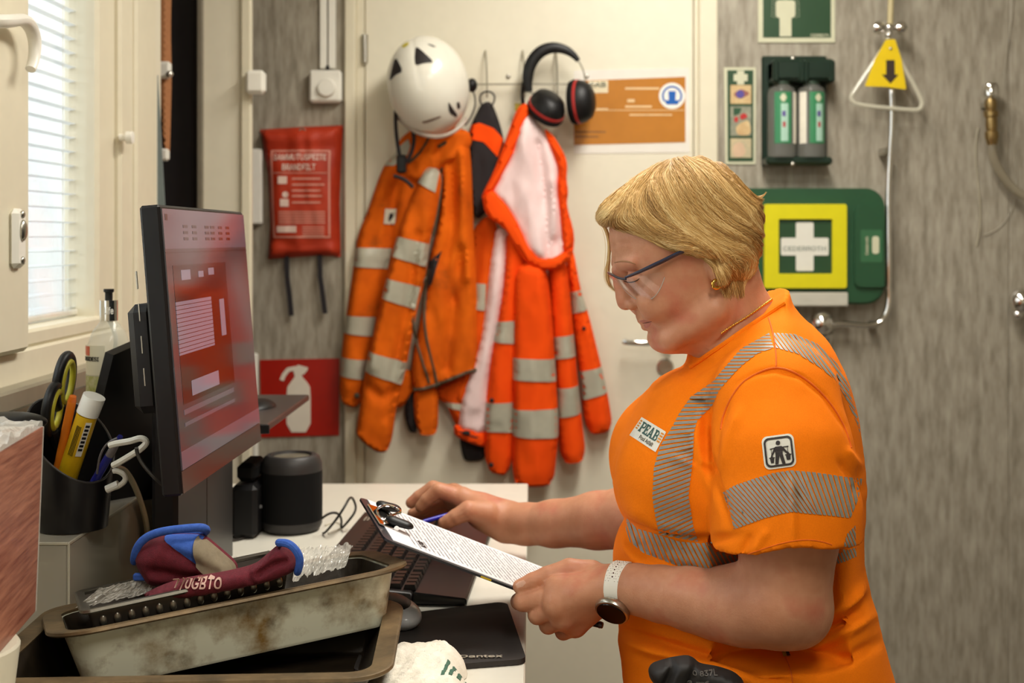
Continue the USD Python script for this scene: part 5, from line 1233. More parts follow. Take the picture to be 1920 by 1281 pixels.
# ================================================================== the woman
class Field:
    """Signed distance grid; shapes are blended in one after another inside their own bounding boxes."""
    def __init__(self, lo, hi, h):
        self.lo, self.h = np.array(lo, float), h
        self.n = np.ceil((np.array(hi) - self.lo) / h).astype(int) + 1
        self.a = np.full(self.n, 1.0, np.float32)

    def sub(self, lo, hi):
        i0 = np.clip(np.floor((np.array(lo) - self.lo) / self.h).astype(int), 0, self.n - 1); i1 = np.clip(np.ceil((np.array(hi) - self.lo) / self.h).astype(int) + 1, 1, self.n)
        ax = [(self.lo[k] + self.h * np.arange(i0[k], i1[k])).astype(np.float32) for k in range(3)]
        return tuple(slice(i0[k], i1[k]) for k in range(3)), np.meshgrid(*ax, indexing='ij', sparse=True)

    def put(self, fn, lo, hi, k=.01, op='union'):
        s, (x, y, z) = self.sub(lo, hi)
        if min(self.a[s].shape) == 0: return
        d = fn(x, y, z); a = self.a[s]
        if op == 'union': hh = np.clip(.5 + .5 * (a - d) / k, 0, 1); self.a[s] = a * (1 - hh) + d * hh - k * hh * (1 - hh)
        elif op == 'cut': hh = np.clip(.5 - .5 * (a + d) / k, 0, 1); self.a[s] = a * (1 - hh) - d * hh + k * hh * (1 - hh)
        elif op == 'keep': hh = np.clip(.5 - .5 * (a - d) / k, 0, 1); self.a[s] = a * (1 - hh) + d * hh + k * hh * (1 - hh)

    def cone(self, a, b, ra, rb, k=.01, op='union'):
        a, b = np.asarray(a, float), np.asarray(b, float); ab = b - a; L = ab @ ab + 1e-12; m = max(ra, rb) + 2.5 * k + .004
        def fn(x, y, z):
            t = np.clip(((x - a[0]) * ab[0] + (y - a[1]) * ab[1] + (z - a[2]) * ab[2]) / L, 0, 1)
            return np.sqrt((x - a[0] - t * ab[0]) ** 2 + (y - a[1] - t * ab[1]) ** 2 + (z - a[2] - t * ab[2]) ** 2) - (ra + (rb - ra) * t)
        self.put(fn, np.minimum(a, b) - m, np.maximum(a, b) + m, k, op)

    def chain(self, pts, rs, k=.01):
        for i in range(len(pts) - 1): self.cone(pts[i], pts[i + 1], rs[i], rs[i + 1], k)

    def ell(self, c, r, k=.01, op='union', R=None):
        c, r = np.asarray(c, float), np.asarray(r, float); m = max(r) + 2.5 * k + .004; R = np.eye(3) if R is None else R
        def fn(x, y, z):
            X, Y, Z = x - c[0], y - c[1], z - c[2]
            q = [R[0][j] * X + R[1][j] * Y + R[2][j] * Z for j in range(3)]
            k0 = np.sqrt(sum((q[j] / r[j]) ** 2 for j in range(3))); k1 = np.sqrt(sum((q[j] / r[j] ** 2) ** 2 for j in range(3))) + 1e-9
            return k0 * (k0 - 1) / k1
        self.put(fn, c - m, c + m, k, op)

    def mesh(self):
        """Surface nets."""
        a = self.a; s = a < 0; n = np.array(a.shape)
        mix = np.zeros(n - 1, bool)
        c8 = [s[i:n[0] - 1 + i, j:n[1] - 1 + j, k:n[2] - 1 + k] for i in (0, 1) for j in (0, 1) for k in (0, 1)]
        anyv = c8[0].copy(); allv = c8[0].copy()
        for c in c8[1:]: anyv |= c; allv &= c
        mix = anyv & ~allv
        cells = np.argwhere(mix); idx = np.full(n - 1, -1, np.int32); idx[mix] = np.arange(len(cells))
        corner = np.array([(i, j, k) for i in (0, 1) for j in (0, 1) for k in (0, 1)])
        val = np.stack([a[tuple((cells + c).T)] for c in corner], 1)
        acc = np.zeros((len(cells), 3)); cnt = np.zeros(len(cells))
        for p in range(8):
            for q in range(p + 1, 8):
                if np.abs(corner[p] - corner[q]).sum() != 1: continue
                va, vb = val[:, p], val[:, q]; cr = (va < 0) != (vb < 0)
                t = np.where(cr, va / np.where(cr, va - vb, 1), 0)
                acc += np.where(cr[:, None], corner[p] + t[:, None] * (corner[q] - corner[p]), 0); cnt += cr
        v = self.lo + self.h * (cells + acc / cnt[:, None])
        F_ = []
        for ax in range(3):
            o = [(1, 2), (2, 0), (0, 1)][ax]
            s0 = [slice(1, n[k] - 1) for k in range(3)]; s0[ax] = slice(0, n[ax] - 1); s1 = list(s0); s1[ax] = slice(1, n[ax])
            A, B = s[tuple(s0)], s[tuple(s1)]
            for flag, rev in (((A & ~B), False), ((~A & B), True)):
                e = np.argwhere(flag)
                if not len(e): continue
                e = e + [1 if k != ax else 0 for k in range(3)]
                d1, d2 = np.zeros(3, int), np.zeros(3, int); d1[o[0]] = 1; d2[o[1]] = 1
                q = [idx[tuple((e - x).T)] for x in (d1 * 0, d1, d1 + d2, d2)]
                f = np.stack(q, 1)
                if rev: f = f[:, ::-1]
                F_.append(f)
        f = np.vstack(F_); f = f[(f >= 0).all(1)]
        m = trimesh.Trimesh(v, np.vstack([f[:, [0, 1, 2]], f[:, [0, 2, 3]]]), process=False)
        if m.volume < 0: m.invert()
        return m


def sd2(poly, x, z):
    """Signed distance (inside positive) of 2D points to a polygon, through a fine grid."""
    x0, z0, x1, z1 = poly.bounds; p = .12; st = .0015
    gx, gz = np.arange(x0 - p, x1 + p, st), np.arange(z0 - p, z1 + p, st)
    XX, ZZ = np.meshgrid(gx, gz, indexing='ij')
    from scipy.ndimage import distance_transform_edt, map_coordinates
    inn = shapely.contains_xy(poly, XX.ravel(), ZZ.ravel()).reshape(XX.shape)
    d = (distance_transform_edt(inn) - distance_transform_edt(~inn)) * st
    from scipy.ndimage import gaussian_filter
    d = gaussian_filter(d, .8)
    return map_coordinates(d, [(x - gx[0]) / st, (z - gz[0]) / st], order=1, mode='nearest').astype(np.float32)


def slab_field(poly, ctrl, y0, ys=1.0):
    """Rounded body from a side outline: ctrl = (x, z, half width, rounding depth, spread) blended by distance."""
    c = np.array(ctrl, float)
    def fn(x, y, z):
        X, Z = np.broadcast_arrays(x[:, 0, :], z[:, 0, :]) if False else np.meshgrid(x.ravel(), z.ravel(), indexing='ij')
        d = sd2(poly, X, Z)
        w = np.exp(-((X[..., None] - c[:, 0]) ** 2 + (Z[..., None] - c[:, 1]) ** 2) / c[:, 4] ** 2) + 1e-9
        Wd = (w * c[:, 2]).sum(-1) / w.sum(-1); R = (w * c[:, 3]).sum(-1) / w.sum(-1)
        d, Wd, R = d[:, None, :], Wd[:, None, :], R[:, None, :]
        yy = np.abs(y - y0) * (R / Wd)
        return ((np.sqrt(yy ** 2 + np.clip(R - d, 0, None) ** 2) - R) * np.minimum(1, Wd / R)).astype(np.float32)
    return fn


def XZ(pts, Y): return W(chaikin(pts, 2), Y).buffer(0)
def ct(l, Y): return [(PX(a, Y), PZ(b, Y), w, r, s * Y / F) for a, b, w, r, s in l]

YH = 1.665                                     # median plane of the head
YAW = math.radians(6)
# ---- skin: head, neck, arms and hands in one field
SK = Field((-.225, 1.385, .715), (.445, 2.245, 1.365), .0024)
head_px = [(1141, 424), (1142, 445), (1145, 470), (1149, 488), (1156, 504), (1163, 520), (1172, 540), (1186, 572), (1190, 580), (1191, 590), (1193, 598), (1198, 603), (1207, 606.5), (1205, 611), (1209, 616), (1216, 619), (1219.5, 625), (1218, 632), (1221, 640), (1229, 647), (1242, 652), (1256, 650), (1266, 648), (1282, 653), (1298, 662), (1312, 690), (1330, 720), (1360, 740), (1440, 690), (1462, 620), (1460, 580), (1446, 562), (1430, 535), (1423, 510), (1414, 480), (1416, 440), (1410, 395), (1390, 360), (1355, 328), (1310, 312), (1262, 314), (1215, 332), (1178, 362), (1152, 395)]
head_poly = W(head_px, YH).buffer(0)
hctrl = ct([(1290, 400, .074, .055, 90), (1175, 445, .066, .050, 50), (1200, 520, .066, .052, 50), (1215, 580, .058, .050, 40), (1215, 615, .050, .046, 28), (1240, 640, .046, .040, 34), (1330, 590, .064, .050, 60), (1290, 640, .056, .040, 40), (1390, 560, .055, .055, 50), (1400, 640, .055, .055, 50), (1330, 690, .060, .05, 50), (1410, 490, .060, .05, 40)], YH)
SK.put(slab_field(head_poly, hctrl, YH), (PX(1090, YH), YH - .10, PZ(760, YH)), (PX(1480, YH), YH + .10, PZ(290, YH)), .004)
h1 = lambda a, b, dy=0.0: P(a, b, YH) + [0, dy, 0]
# nose
SK.chain([h1(1156, 506), h1(1163, 532), h1(1169, 556), h1(1170, 566)], [.0085, .0088, .0098, .0088], .008)
SK.ell(h1(1172, 568), (.0098, .0105, .0078), .005)
for s in (-1, 1):
    SK.ell(h1(1182, 570, s * .0125), (.0098, .0068, .0072), .005)
    SK.ell(h1(1177, 576, s * .0075), (.0042, .003, .0026), .002, 'cut')
    SK.ell(h1(1176, 520, s * .031), (.013, .017, .011), .012, 'cut')           # eye socket
    SK.ell(h1(1183, 521, s * .031), (.0125, .0135, .0122), .003)               # eyeball under the lid
    SK.cone(h1(1158, 496, s * .020), h1(1172, 492, s * .047), .006, .005, .010)  # brow ridge
    SK.ell(h1(1222, 563, s * .044), (.028, .016, .022), .020)                  # cheek
    SK.cone(h1(1194, 572, s * .020), h1(1224, 604, s * .030), .0016, .0012, .005, 'cut')  # fold beside the nose
    SK.cone(h1(1201, 606.5, s * .000), h1(1221, 604, s * .0235), .0012, .0010, .0025, 'cut')  # mouth line
    SK.cone(h1(1201, 600.5, 0), h1(1215, 602.5, s * .018), .0042, .0022, .003)    # lips
    SK.cone(h1(1208.5, 612, 0), h1(1217, 607.5, s * .017), .0046, .0022, .003)
    SK.ell(h1(1246, 636, s * .012), (.018, .02, .013), .015)                   # chin
    SK.cone(h1(1250, 632, s * .040), h1(1320, 578, s * .060), .014, .014, .018)  # jaw
    ear = h1(1322, 486, s * .073)
    SK.ell(ear, (.0165, .0095, .031), .004); SK.ell(ear + [-.004, s * .007, .004], (.0085, .005, .016), .004, 'cut')
    SK.ell(h1(1326, 516, s * .073), (.0095, .006, .0115), .004)
SK.ell(h1(1278, 640), (.030, .034, .014), .015)                                 # soft throat
for s in (-1, 1): SK.cone(h1(1278, 592, s * .058), h1(1268, 628, s * .050), .0013, .001, .006, 'cut')
SK.cone(h1(1372, 590, -.062), h1(1318, 652, -.052), .0016, .0012, .006, 'cut')
pass                        # neck into the back
SK.ell(P(1390, 760, 1.66), (.070, .125, .045), .02)                               # upper chest under the shirt

# left arm, hand
la = [P(1455, 800, 1.53), P(1478, 1000, 1.505), P(1470, 1118, 1.50)]
SK.chain(la, [.060, .0575, .054], .01)
SK.chain([P(1466, 1128, 1.50), P(1400, 1131, 1.525), P(1300, 1123, 1.56), P(1240, 1113, 1.585), P(1195, 1105, 1.60), P(1160, 1101, 1.615)], [.050, .0455, .0375, .0330, .0292, .027], .012)
SK.ell(P(1497, 1152, 1.50), (.036, .034, .036), .02)
SK.cone(P(1440, 1150, 1.49), P(1350, 1150, 1.54), .036, .030, .02)
def hand(F_, wrist, mcps, fingers, thumb, cmc, rw=.026, k=.006):
    for i, (m, r) in enumerate(mcps): F_.cone(wrist, m, rw * .80, r * 1.08, .012)
    for i in range(len(mcps) - 1): F_.cone(mcps[i][0], mcps[i + 1][0], mcps[i][1], mcps[i + 1][1], .006)
    F_.cone(wrist, cmc[0], rw * .8, cmc[1], .012); F_.cone(cmc[0], mcps[0][0], cmc[1] * .7, mcps[0][1] * .6, .008)
    for f in fingers + [thumb]:
        pts, rs = [q for q, _ in f], [r for _, r in f]
        for i in range(len(pts) - 1): F_.cone(pts[i], pts[i + 1], rs[i], rs[i + 1], .0022)
YL = 1.635
L_ = lambda a, b, Y, r: (P(a, b, Y), r)
mc = [L_(1046, 1106, 1.632, .0165), L_(1044, 1132, 1.622, .0170), L_(1056, 1156, 1.630, .0160), L_(1078, 1172, 1.645, .0145)]
hand(SK, P(1150, 1101, 1.625), mc,
     [[L_(1050, 1115, 1.630, .0142), L_(981, 1128, 1.638, .0128), L_(973, 1128, 1.660, .0108), L_(980, 1125, 1.680, .0095)],
      [L_(1046, 1136, 1.622, .0145), L_(1008, 1153, 1.636, .0125), L_(1006, 1149, 1.662, .0110), L_(1012, 1144, 1.680, .0095)],
      [L_(1058, 1158, 1.630, .0138), L_(1028, 1172, 1.645, .0118), L_(1028, 1165, 1.668, .0102), L_(1028, 1160, 1.684, .0092)],
      [L_(1080, 1175, 1.645, .0124), L_(1056, 1185, 1.659, .0106), L_(1050, 1176, 1.678, .0098), L_(1058, 1174, 1.690, .0088)]],
     [L_(1108, 1078, 1.655, .0185), L_(1068, 1070, 1.656, .0155), L_(1026, 1080, 1.648, .0122), L_(998, 1091, 1.643, .0112), L_(974, 1100, 1.641, .0090)], L_(1108, 1080, 1.655, .020))
SK.cone(P(1085, 1114, 1.612), P(1130, 1108, 1.608), .010, .012, .02)
SK.cone(P(1012, 1103, 1.626), P(972, 1114, 1.626), .0024, .0030, .003, 'cut')
pass

# right arm, hand on the keyboard
SK.cone(P(1400, 770, 1.74), P(1395, 800, 1.86), .06, .058, .01)
SK.chain([P(1395, 800, 1.86), P(1320, 930, 1.90), P(1285, 985, 1.93)], [.058, .052, .050], .01)
SK.chain([P(1285, 982, 1.93), P(1180, 972, 1.975), P(1120, 976, 2.0), P(1040, 982, 2.045), P(985, 983, 2.075), P(955, 982, 2.09)], [.050, .0475, .0430, .0360, .0320, .0300], .012)
mr = [L_(866, 934, 2.105, .0165), L_(850, 928, 2.135, .0165), L_(846, 934, 2.165, .0155), L_(850, 944, 2.190, .0140)]
hand(SK, P(955, 978, 2.095), mr,
     [[L_(866, 934, 2.105, .0150), L_(822, 920, 2.100, .0128), L_(800, 938, 2.100, .0110), L_(789, 950, 2.100, .0095)],
      [L_(850, 928, 2.135, .0150), L_(812, 916, 2.135, .0128), L_(786, 932, 2.135, .0110), L_(771, 943, 2.135, .0095)],
      [L_(846, 934, 2.165, .0142), L_(812, 944, 2.165, .0118), L_(790, 957, 2.165, .0105), L_(774, 963, 2.165, .0092)],
      [L_(850, 946, 2.190, .0125), L_(820, 954, 2.190, .0108), L_(798, 962, 2.190, .0095), L_(784, 966, 2.19, .0085)]],
     [L_(912, 966, 2.070, .0200), L_(878, 958, 2.058, .0160), L_(854, 970, 2.055, .0128), L_(842, 977, 2.055, .0115), L_(832, 981, 2.055, .0098)], L_(912, 968, 2.075, .021), rw=.030)
SK.cone(P(905, 962, 2.095), P(945, 978, 2.09), .026, .027, .02)
skin = SK.mesh(); del SK
# turn the head a little towards the camera
def turn(v):
    c = P(1350, 560, YH); w = np.clip((v[:, 2] - PZ(690, YH)) / .10, 0, 1) * np.clip((c[0] + .09 - v[:, 0]) / .10, 0, 1) * (v[:, 0] > PX(1085, YH)) * (np.abs(v[:, 1] - YH) < .13)
    w = w * w * (3 - 2 * w); a = YAW * w; X, Y_ = v[:, 0] - c[0], v[:, 1] - c[1]
    v = v.copy(); v[:, 0] = c[0] + X * np.cos(a) - Y_ * np.sin(a); v[:, 1] = c[1] + X * np.sin(a) + Y_ * np.cos(a); return v
skin.vertices = turn(skin.vertices)
parts_ = skin.split(only_watertight=False); skin = max(parts_, key=lambda m: len(m.faces))
if skin.volume < 0: skin.invert()

usdkit.material(stage, '/World/Looks/skin', {
    'g': ('geometry', {}), 'n': ('noise_texture', {'scale': 16.0, 'detail': 4.0}), 'n2': ('noise_texture', {'scale': 420.0, 'detail': 2.0}), 'n3': ('noise_texture', {'scale': 90.0, 'detail': 5.0}),
    'r': ('rgb_ramp', {'ramp': [(.30, lin((180, 124, 92))), (.55, lin((194, 138, 106))), (.75, lin((186, 108, 84)))]}),
    'r3': ('rgb_ramp', {'ramp': [(.35, (.92, .87, .84)), (.65, (1, 1, 1))]}), 'mx': ('mix', {'mix_type': 'multiply', 'fac': .8}),
    'b': ('bump', {'strength': .2, 'distance': .001}), 'p': ('principled_bsdf', {'roughness': .5, 'specular_ior_level': .38, 'subsurface_weight': .10, 'subsurface_scale': .006, 'subsurface_radius': (1.0, .35, .2)})},
    [('g.position', 'n.vector'), ('g.position', 'n2.vector'), ('g.position', 'n3.vector'), ('n.fac', 'r.fac'), ('n3.fac', 'r3.fac'), ('r.color', 'mx.color1'), ('r3.color', 'mx.color2'), ('n2.fac', 'b.height'), ('b.normal', 'p.normal'), ('mx.color', 'p.base_color')], 'p.BSDF')

# ---- shirt
YT = 1.69
shirt_px = [(1286, 688), (1262, 697), (1232, 716), (1205, 748), (1182, 788), (1162, 830), (1150, 868), (1148, 900), (1154, 935), (1164, 962), (1172, 978), (1162, 994), (1152, 1020), (1148, 1055), (1150, 1100), (1156, 1150), (1162, 1180), (1158, 1205), (1164, 1240), (1170, 1300), (1180, 1370), (1700, 1370), (1690, 1330), (1672, 1281), (1652, 1210), (1634, 1140), (1617, 1075), (1608, 1030), (1610, 985), (1614, 900), (1608, 830), (1598, 765), (1578, 695), (1545, 632), (1500, 592), (1478, 566), (1470, 530), (1420, 540), (1350, 590), (1296, 640), (1290, 672)]
sctrl = ct([(1390, 590, .083, .052, 36), (1315, 655, .080, .042, 34), (1430, 650, .115, .085, 36), (1490, 640, .135, .080, 50), (1300, 745, .135, .060, 50), (1450, 760, .160, .11, 90), (1215, 850, .150, .115, 70), (1400, 900, .172, .13, 110), (1300, 1010, .155, .13, 70), (1240, 1120, .118, .12, 90), (1500, 1080, .172, .13, 100), (1400, 1250, .198, .14, 120), (1600, 1250, .19, .13, 100)], YT)
SH = Field((.085, 1.40, .625), (.52, 2.04, 1.225), .0040)
SH.put(slab_field(XZ(shirt_px, YT), sctrl, YT), (.085, 1.40, .625), (.52, 2.04, 1.225), .004)
for dy in (-.082, .082): SH.ell(P(1256, 866, YT) + [0, dy, 0], (.074, .074, .078), .03)
SH.cone(P(1452, 742, 1.575), P(1440, 700, 1.60), .072, .06, .03)
SH.chain([P(1454, 752, 1.555), P(1466, 850, 1.525), P(1474, 960, 1.508), P(1474, 1075, 1.495)], [.078, .0835, .0865, .089], .009)
SH.chain([P(1378, 745, 1.82), P(1330, 880, 1.885), P(1305, 945, 1.915)], [.075, .072, .070], .012)
SH.cone(P(1395, 640, 1.72), P(1380, 730, 1.83), .04, .055, .03)
# sleeve hem and the neck opening
hem_x = np.array([1330, 1386, 1430, 1470, 1500, 1562, 1640]); hem_y = np.array([1060, 1055, 1042, 1030, 1027, 1034, 1040])
def hemf(x, y, z):
    zc = np.interp(x.ravel(), PX(hem_x, 1.42), PZ(hem_y, 1.42))[:, None, None]
    return np.where((y < 1.54) & (x > PX(1372, 1.42)), zc - z, -1.0).astype(np.float32)
def armcut(x, y, z):
    """Below the hem only the sleeve tube goes, not the body beside it."""
    a, b = P(1474, 1040, 1.495), P(1474, 1200, 1.495)
    zc = np.interp(x.ravel(), PX(hem_x, 1.42), PZ(hem_y, 1.42))[:, None, None]
    rad = np.sqrt((x - a[0]) ** 2 + (y - a[1]) ** 2) - .0935
    return np.maximum(rad, z - zc).astype(np.float32)
SH.put(armcut, (PX(1300, 1.5), 1.38, PZ(1260, 1.5)), (PX(1650, 1.5), 1.60, PZ(1000, 1.5)), .002, 'cut')
# neck: everything above the slanted collar line goes
A_, B_ = P(1470, 560, 1.612), P(1278, 692, 1.612); dl = (B_ - A_) / np.linalg.norm(B_ - A_); up = np.array([dl[2], 0, -dl[0]]); up = up if up[2] > 0 else -up
def neckcut(x, y, z):
    w = np.abs(y - (YH + .05)) * 0
    hgt = (x - A_[0]) * up[0] + (z - A_[2]) * up[2] + .0 * y
    along = (x - A_[0]) * dl[0] + (z - A_[2]) * dl[2]
    L = np.linalg.norm(B_ - A_); half = np.interp(np.broadcast_to(along, (x.shape[0], 1, z.shape[2])), [-.06, L - .02, L + .004, L + .02], [.2, .2, .002, -.02])
    side = np.abs(y - 1.655) - half
    return np.maximum(side * .8, -hgt).astype(np.float32)
SH.put(neckcut, (.09, 1.50, 1.0), (.42, 1.85, 1.226), .004, 'cut')
shirt = SH.mesh(); del SH
shirt = max(shirt.split(only_watertight=False), key=lambda m: len(m.faces))
if shirt.volume < 0: shirt.invert()
trimesh.smoothing.filter_taubin(shirt, iterations=6)

def push(mesh, lines, ymax=1.75):
    """Folds of the cloth: pixel polylines with a width (px) and a height (m) along the normal, on the camera's side."""
    v = mesh.vertices.copy(); nrm = mesh.vertex_normals; px = CX + F * v[:, 0] / v[:, 1]; py = CY - F * (v[:, 2] - H) / v[:, 1]
    face = np.clip(-nrm[:, 1] * 2.0 + .3, 0, 1) * (v[:, 1] < ymax); pts = shapely.points(px, py); d_ = np.zeros(len(v))
    for l, w, a in lines:
        ls = LineString(l); dd = shapely.distance(ls, pts); t = shapely.line_locate_point(ls, pts, normalized=True)
        d_ += a * np.exp(-(dd / w) ** 2) * np.minimum(1, 4 * np.minimum(t, 1 - t) + .12)
    d_ = d_ * face + .0022 * (meshkit.fbm(v * [26, 26, 16], 3, 5) - .5)
    mesh.vertices = v + nrm * d_[:, None]
push(shirt, [([(1158, 968), (1200, 992), (1260, 1008), (1330, 1012), (1392, 1004)], 8, -.008), ([(1160, 940), (1230, 985), (1330, 1000)], 16, .006),
             ([(1166, 994), (1210, 1040), (1260, 1062), (1330, 1072)], 9, -.008), ([(1160, 1010), (1200, 1056), (1250, 1076)], 10, .006),
             ([(1160, 1180), (1220, 1202), (1300, 1224), (1400, 1250), (1500, 1290)], 9, -.010), ([(1160, 1200), (1230, 1222), (1330, 1246), (1440, 1290)], 10, .009),
             ([(1510, 1200), (1580, 1165), (1630, 1120)], 9, -.010), ([(1490, 1225), (1570, 1195), (1645, 1150)], 10, .008), ([(1520, 1260), (1590, 1235), (1655, 1200)], 10, -.007), ([(1530, 1170), (1600, 1130), (1622, 1095)], 9, .008),
             ([(1340, 730), (1322, 790), (1326, 850), (1350, 930), (1366, 990)], 7, -.010), ([(1318, 760), (1306, 820), (1318, 880), (1340, 940)], 9, .004),
             ([(1368, 745), (1345, 810), (1342, 870)], 7, -.004), ([(1392, 760), (1362, 830), (1352, 890)], 9, .004),
             ([(1290, 860), (1330, 880), (1345, 885)], 7, -.005), ([(1245, 850), (1290, 868), (1340, 872)], 8, .004),
             ([(1482, 880), (1486, 960), (1490, 1030)], 7, .004), ([(1410, 1000), (1392, 1030), (1388, 1050)], 6, -.004), ([(1440, 990), (1412, 1040)], 8, .004),
             ([(1380, 720), (1420, 700), (1452, 694), (1500, 706), (1545, 742), (1585, 800), (1602, 850)], 5, -.004),
             ([(1320, 700), (1360, 660), (1400, 640)], 8, -.003), ([(1300, 720), (1345, 690), (1390, 665)], 8, .003), ([(1570, 860), (1604, 900), (1606, 930)], 7, -.005), ([(1585, 840), (1614, 880)], 7, .004)])
M_SHIRT = mat('shirt_orange', (238, 118, 0), .85, scale=700, c2=(248, 126, 0), bump=.25, bscale=1400, specular_ior_level=.2)
M_SHIRT2 = mat('shirt_seam', (222, 100, 0), .8, scale=300)
M_TAPE = mat('striped_tape', (136, 134, 124), .5, .06, scale=200)

wm = Thing('person', 'woman in orange work shirt reading a clipboard, seated at the desk', 'person')
wm.part('body', skin, '/World/Looks/skin', smooth=True)
sh = wm.part('shirt', shirt, M_SHIRT, smooth=True)

def stripes(poly, lines):
    """Slanted bands cut out of a tape outline: lines = list of closed px polygons."""
    out = []
    for l in lines:
        q = Polygon(l).buffer(0).intersection(poly)
        out += [g for g in getattr(q, 'geoms', [q]) if g.geom_type == 'Polygon' and g.area > 2]
    return out
def fam_x(c0, c1, per, duty, y0, g, ya, yb):
    """x = c + g(c) (y - y0)"""
    out = []; c = c0
    while c < c1:
        e = c + per * duty; out.append([(c + g(c) * (ya - y0), ya), (e + g(e) * (ya - y0), ya), (e + g(e) * (yb - y0), yb), (c + g(c) * (yb - y0), yb)]); c += per
    return out
def fam_y(c0, c1, per, duty, x0, g, xa, xb):
    out = []; c = c0
    while c < c1:
        p_ = per(c) if callable(per) else per; e = c + p_ * duty; out.append([(xa, c - g(c) * (xa - x0)), (xb, c - g(c) * (xb - x0)), (xb, e - g(e) * (xb - x0)), (xa, e - g(e) * (xa - x0))]); c += p_
    return out
def tape(name, outline, lines, ymin=0):
    ms = [on_mesh(shirt, g, .0011, 3.5, .0012, ymin=ymin) for g in stripes(Polygon(outline).buffer(0), lines)]
    ms = [m for m in ms if m is not None]
    if ms: wm.part(name, cat(*ms), M_TAPE, smooth=40, parent=sh, kind='stuff')
gch = lambda c: float(np.interp(c, [760, 820, 880, 1010], [0.02, .12, .34, .48]))
tape('chest_tape', [(1442, 624), (1389, 654), (1357, 691), (1336, 716), (1295, 744), (1273, 776), (1262, 797), (1237, 838), (1226, 876), (1223, 935), (1231, 981), (1236, 1003), (1309, 1016), (1300, 987), (1291, 931), (1292, 919), (1298, 872), (1300, 841), (1301, 810), (1307, 790), (1336, 760), (1348, 732), (1379, 697), (1395, 682), (1420, 663), (1451, 652)],
     fam_y(600, 1060, lambda c: float(np.interp(c, [620, 700, 780], [5.6, 6.6, 8.4])), .68, 1260, gch, 1190, 1480), 1.485)
tape('back_tape', [(1451, 624), (1489, 626), (1532, 644), (1570, 682), (1598, 735), (1614, 797), (1617, 829), (1607, 794), (1586, 747), (1567, 713), (1536, 688), (1495, 663), (1454, 652)], fam_x(1400, 1720, 7.5, .66, 650, lambda c: .75, 560, 860))
gsl = lambda c: float(np.interp(c, [1330, 1440, 1490, 1500, 1620], [.95, .75, .62, .42, .18]))
tape('sleeve_tape', [(1355, 924), (1376, 911), (1413, 898), (1450, 887), (1482, 882), (1530, 886), (1583, 894), (1617, 898), (1610, 935), (1595, 972), (1557, 967), (1511, 963), (1486, 960), (1468, 963), (1433, 972), (1406, 982), (1376, 993), (1370, 966)], fam_x(1255, 1640, 9.6, .70, 890, gsl, 860, 1010))
tape('waist_tape', [(1175, 972), (1194, 991), (1234, 1003), (1275, 1016), (1316, 1019), (1375, 1009), (1392, 1009), (1396, 1059), (1325, 1068), (1281, 1066), (1241, 1050), (1206, 1037), (1181, 1016), (1173, 991)], fam_x(1130, 1420, 9.0, .68, 1010, lambda c: float(np.interp(c, [1160, 1260, 1400], [.25, .5, .6])), 960, 1080), 1.50)
tape('waist_tape', [(1588, 1002), (1604, 985), (1606, 1044), (1580, 1055), (1561, 1060), (1562, 1037), (1578, 1037)], fam_x(1500, 1640, 6.5, .66, 1010, lambda c: .4, 960, 1080))

def surf_pts(mesh, px, n=60, off=.0):
    q = spline(px, n); d = np.c_[(q[:, 0] - CX) / F, np.ones(len(q)), -(q[:, 1] - CY) / F]; d /= np.linalg.norm(d, axis=1, keepdims=True)
    loc, ri, ti = mesh.ray.intersects_location(np.tile([0, 0, H], (len(q), 1)), d, multiple_hits=False)
    o_ = np.argsort(ri); return loc[o_] - d[ri[o_]] * off
def seam(px, r=.0012, n=70, off=0.0):
    p_ = surf_pts(shirt, px, n, off)
    if len(p_) > 3: wm.part('seam', tube(p_, r, 6), M_SHIRT2, parent=sh)
seam([(1352, 805), (1358, 775), (1372, 745), (1392, 718), (1420, 700), (1452, 690), (1492, 700), (1535, 732), (1572, 780), (1596, 840)], .0013)
seam([(1441, 596), (1449, 625), (1454, 655), (1455, 688)], .0010)
seam([(1388, 1044), (1430, 1030), (1480, 1016), (1560, 1022)], .0007)
seam([(1468, 1225), (1480, 1250), (1486, 1281)], .0008)
def tube_line(name, pxs, r, m, off=.0005, n=80, flat=1.0):
    p_ = surf_pts(shirt, pxs, n, off); wm.part(name, tube(p_, r, 8), m, parent=sh)
tube_line('collar_band', [(1470, 569), (1440, 589), (1400, 616), (1360, 644), (1320, 671), (1296, 688)], .0036, M_SHIRT)

# side tag and badges
M_BADGE = mat('badge_white', (222, 220, 208), .6, .03)
def quadmap(q):
    q = np.array(q, float)
    return lambda u, v: tuple((1 - u) * (1 - v) * q[0] + u * (1 - v) * q[1] + u * v * q[2] + (1 - u) * v * q[3])
def mappoly(g, f, sw=1.0):
    out = []
    for p_ in getattr(g, 'geoms', [g]):
        if p_.geom_type != 'Polygon': continue
        p_ = p_.segmentize(.08)
        out.append(Polygon([f(a, b) for a, b in p_.exterior.coords], [[f(a, b) for a, b in r_.coords] for r_ in p_.interiors]).buffer(0))
    return shapely.union_all(out)
def text_poly(t_, bold=True):
    m = text2d(t_, 1.0, bold); fz = m.face_normals[:, 2] > .9
    g = shapely.union_all([Polygon(m.vertices[f][:, :2]).buffer(.004) for f in m.faces[fz]]); x0, y0, x1, y1 = g.bounds
    return affinity.translate(g, -x0, -y0), x1 - x0, y1 - y0
def put(name, g, m, off, s=2.2, parent=None, label=None): return wm.part(name, on_mesh(shirt, g, off, s, .0009), m, smooth=40, parent=parent, label=label)
qm = quadmap([(1203, 782), (1249, 810), (1229, 848), (1180, 816)])
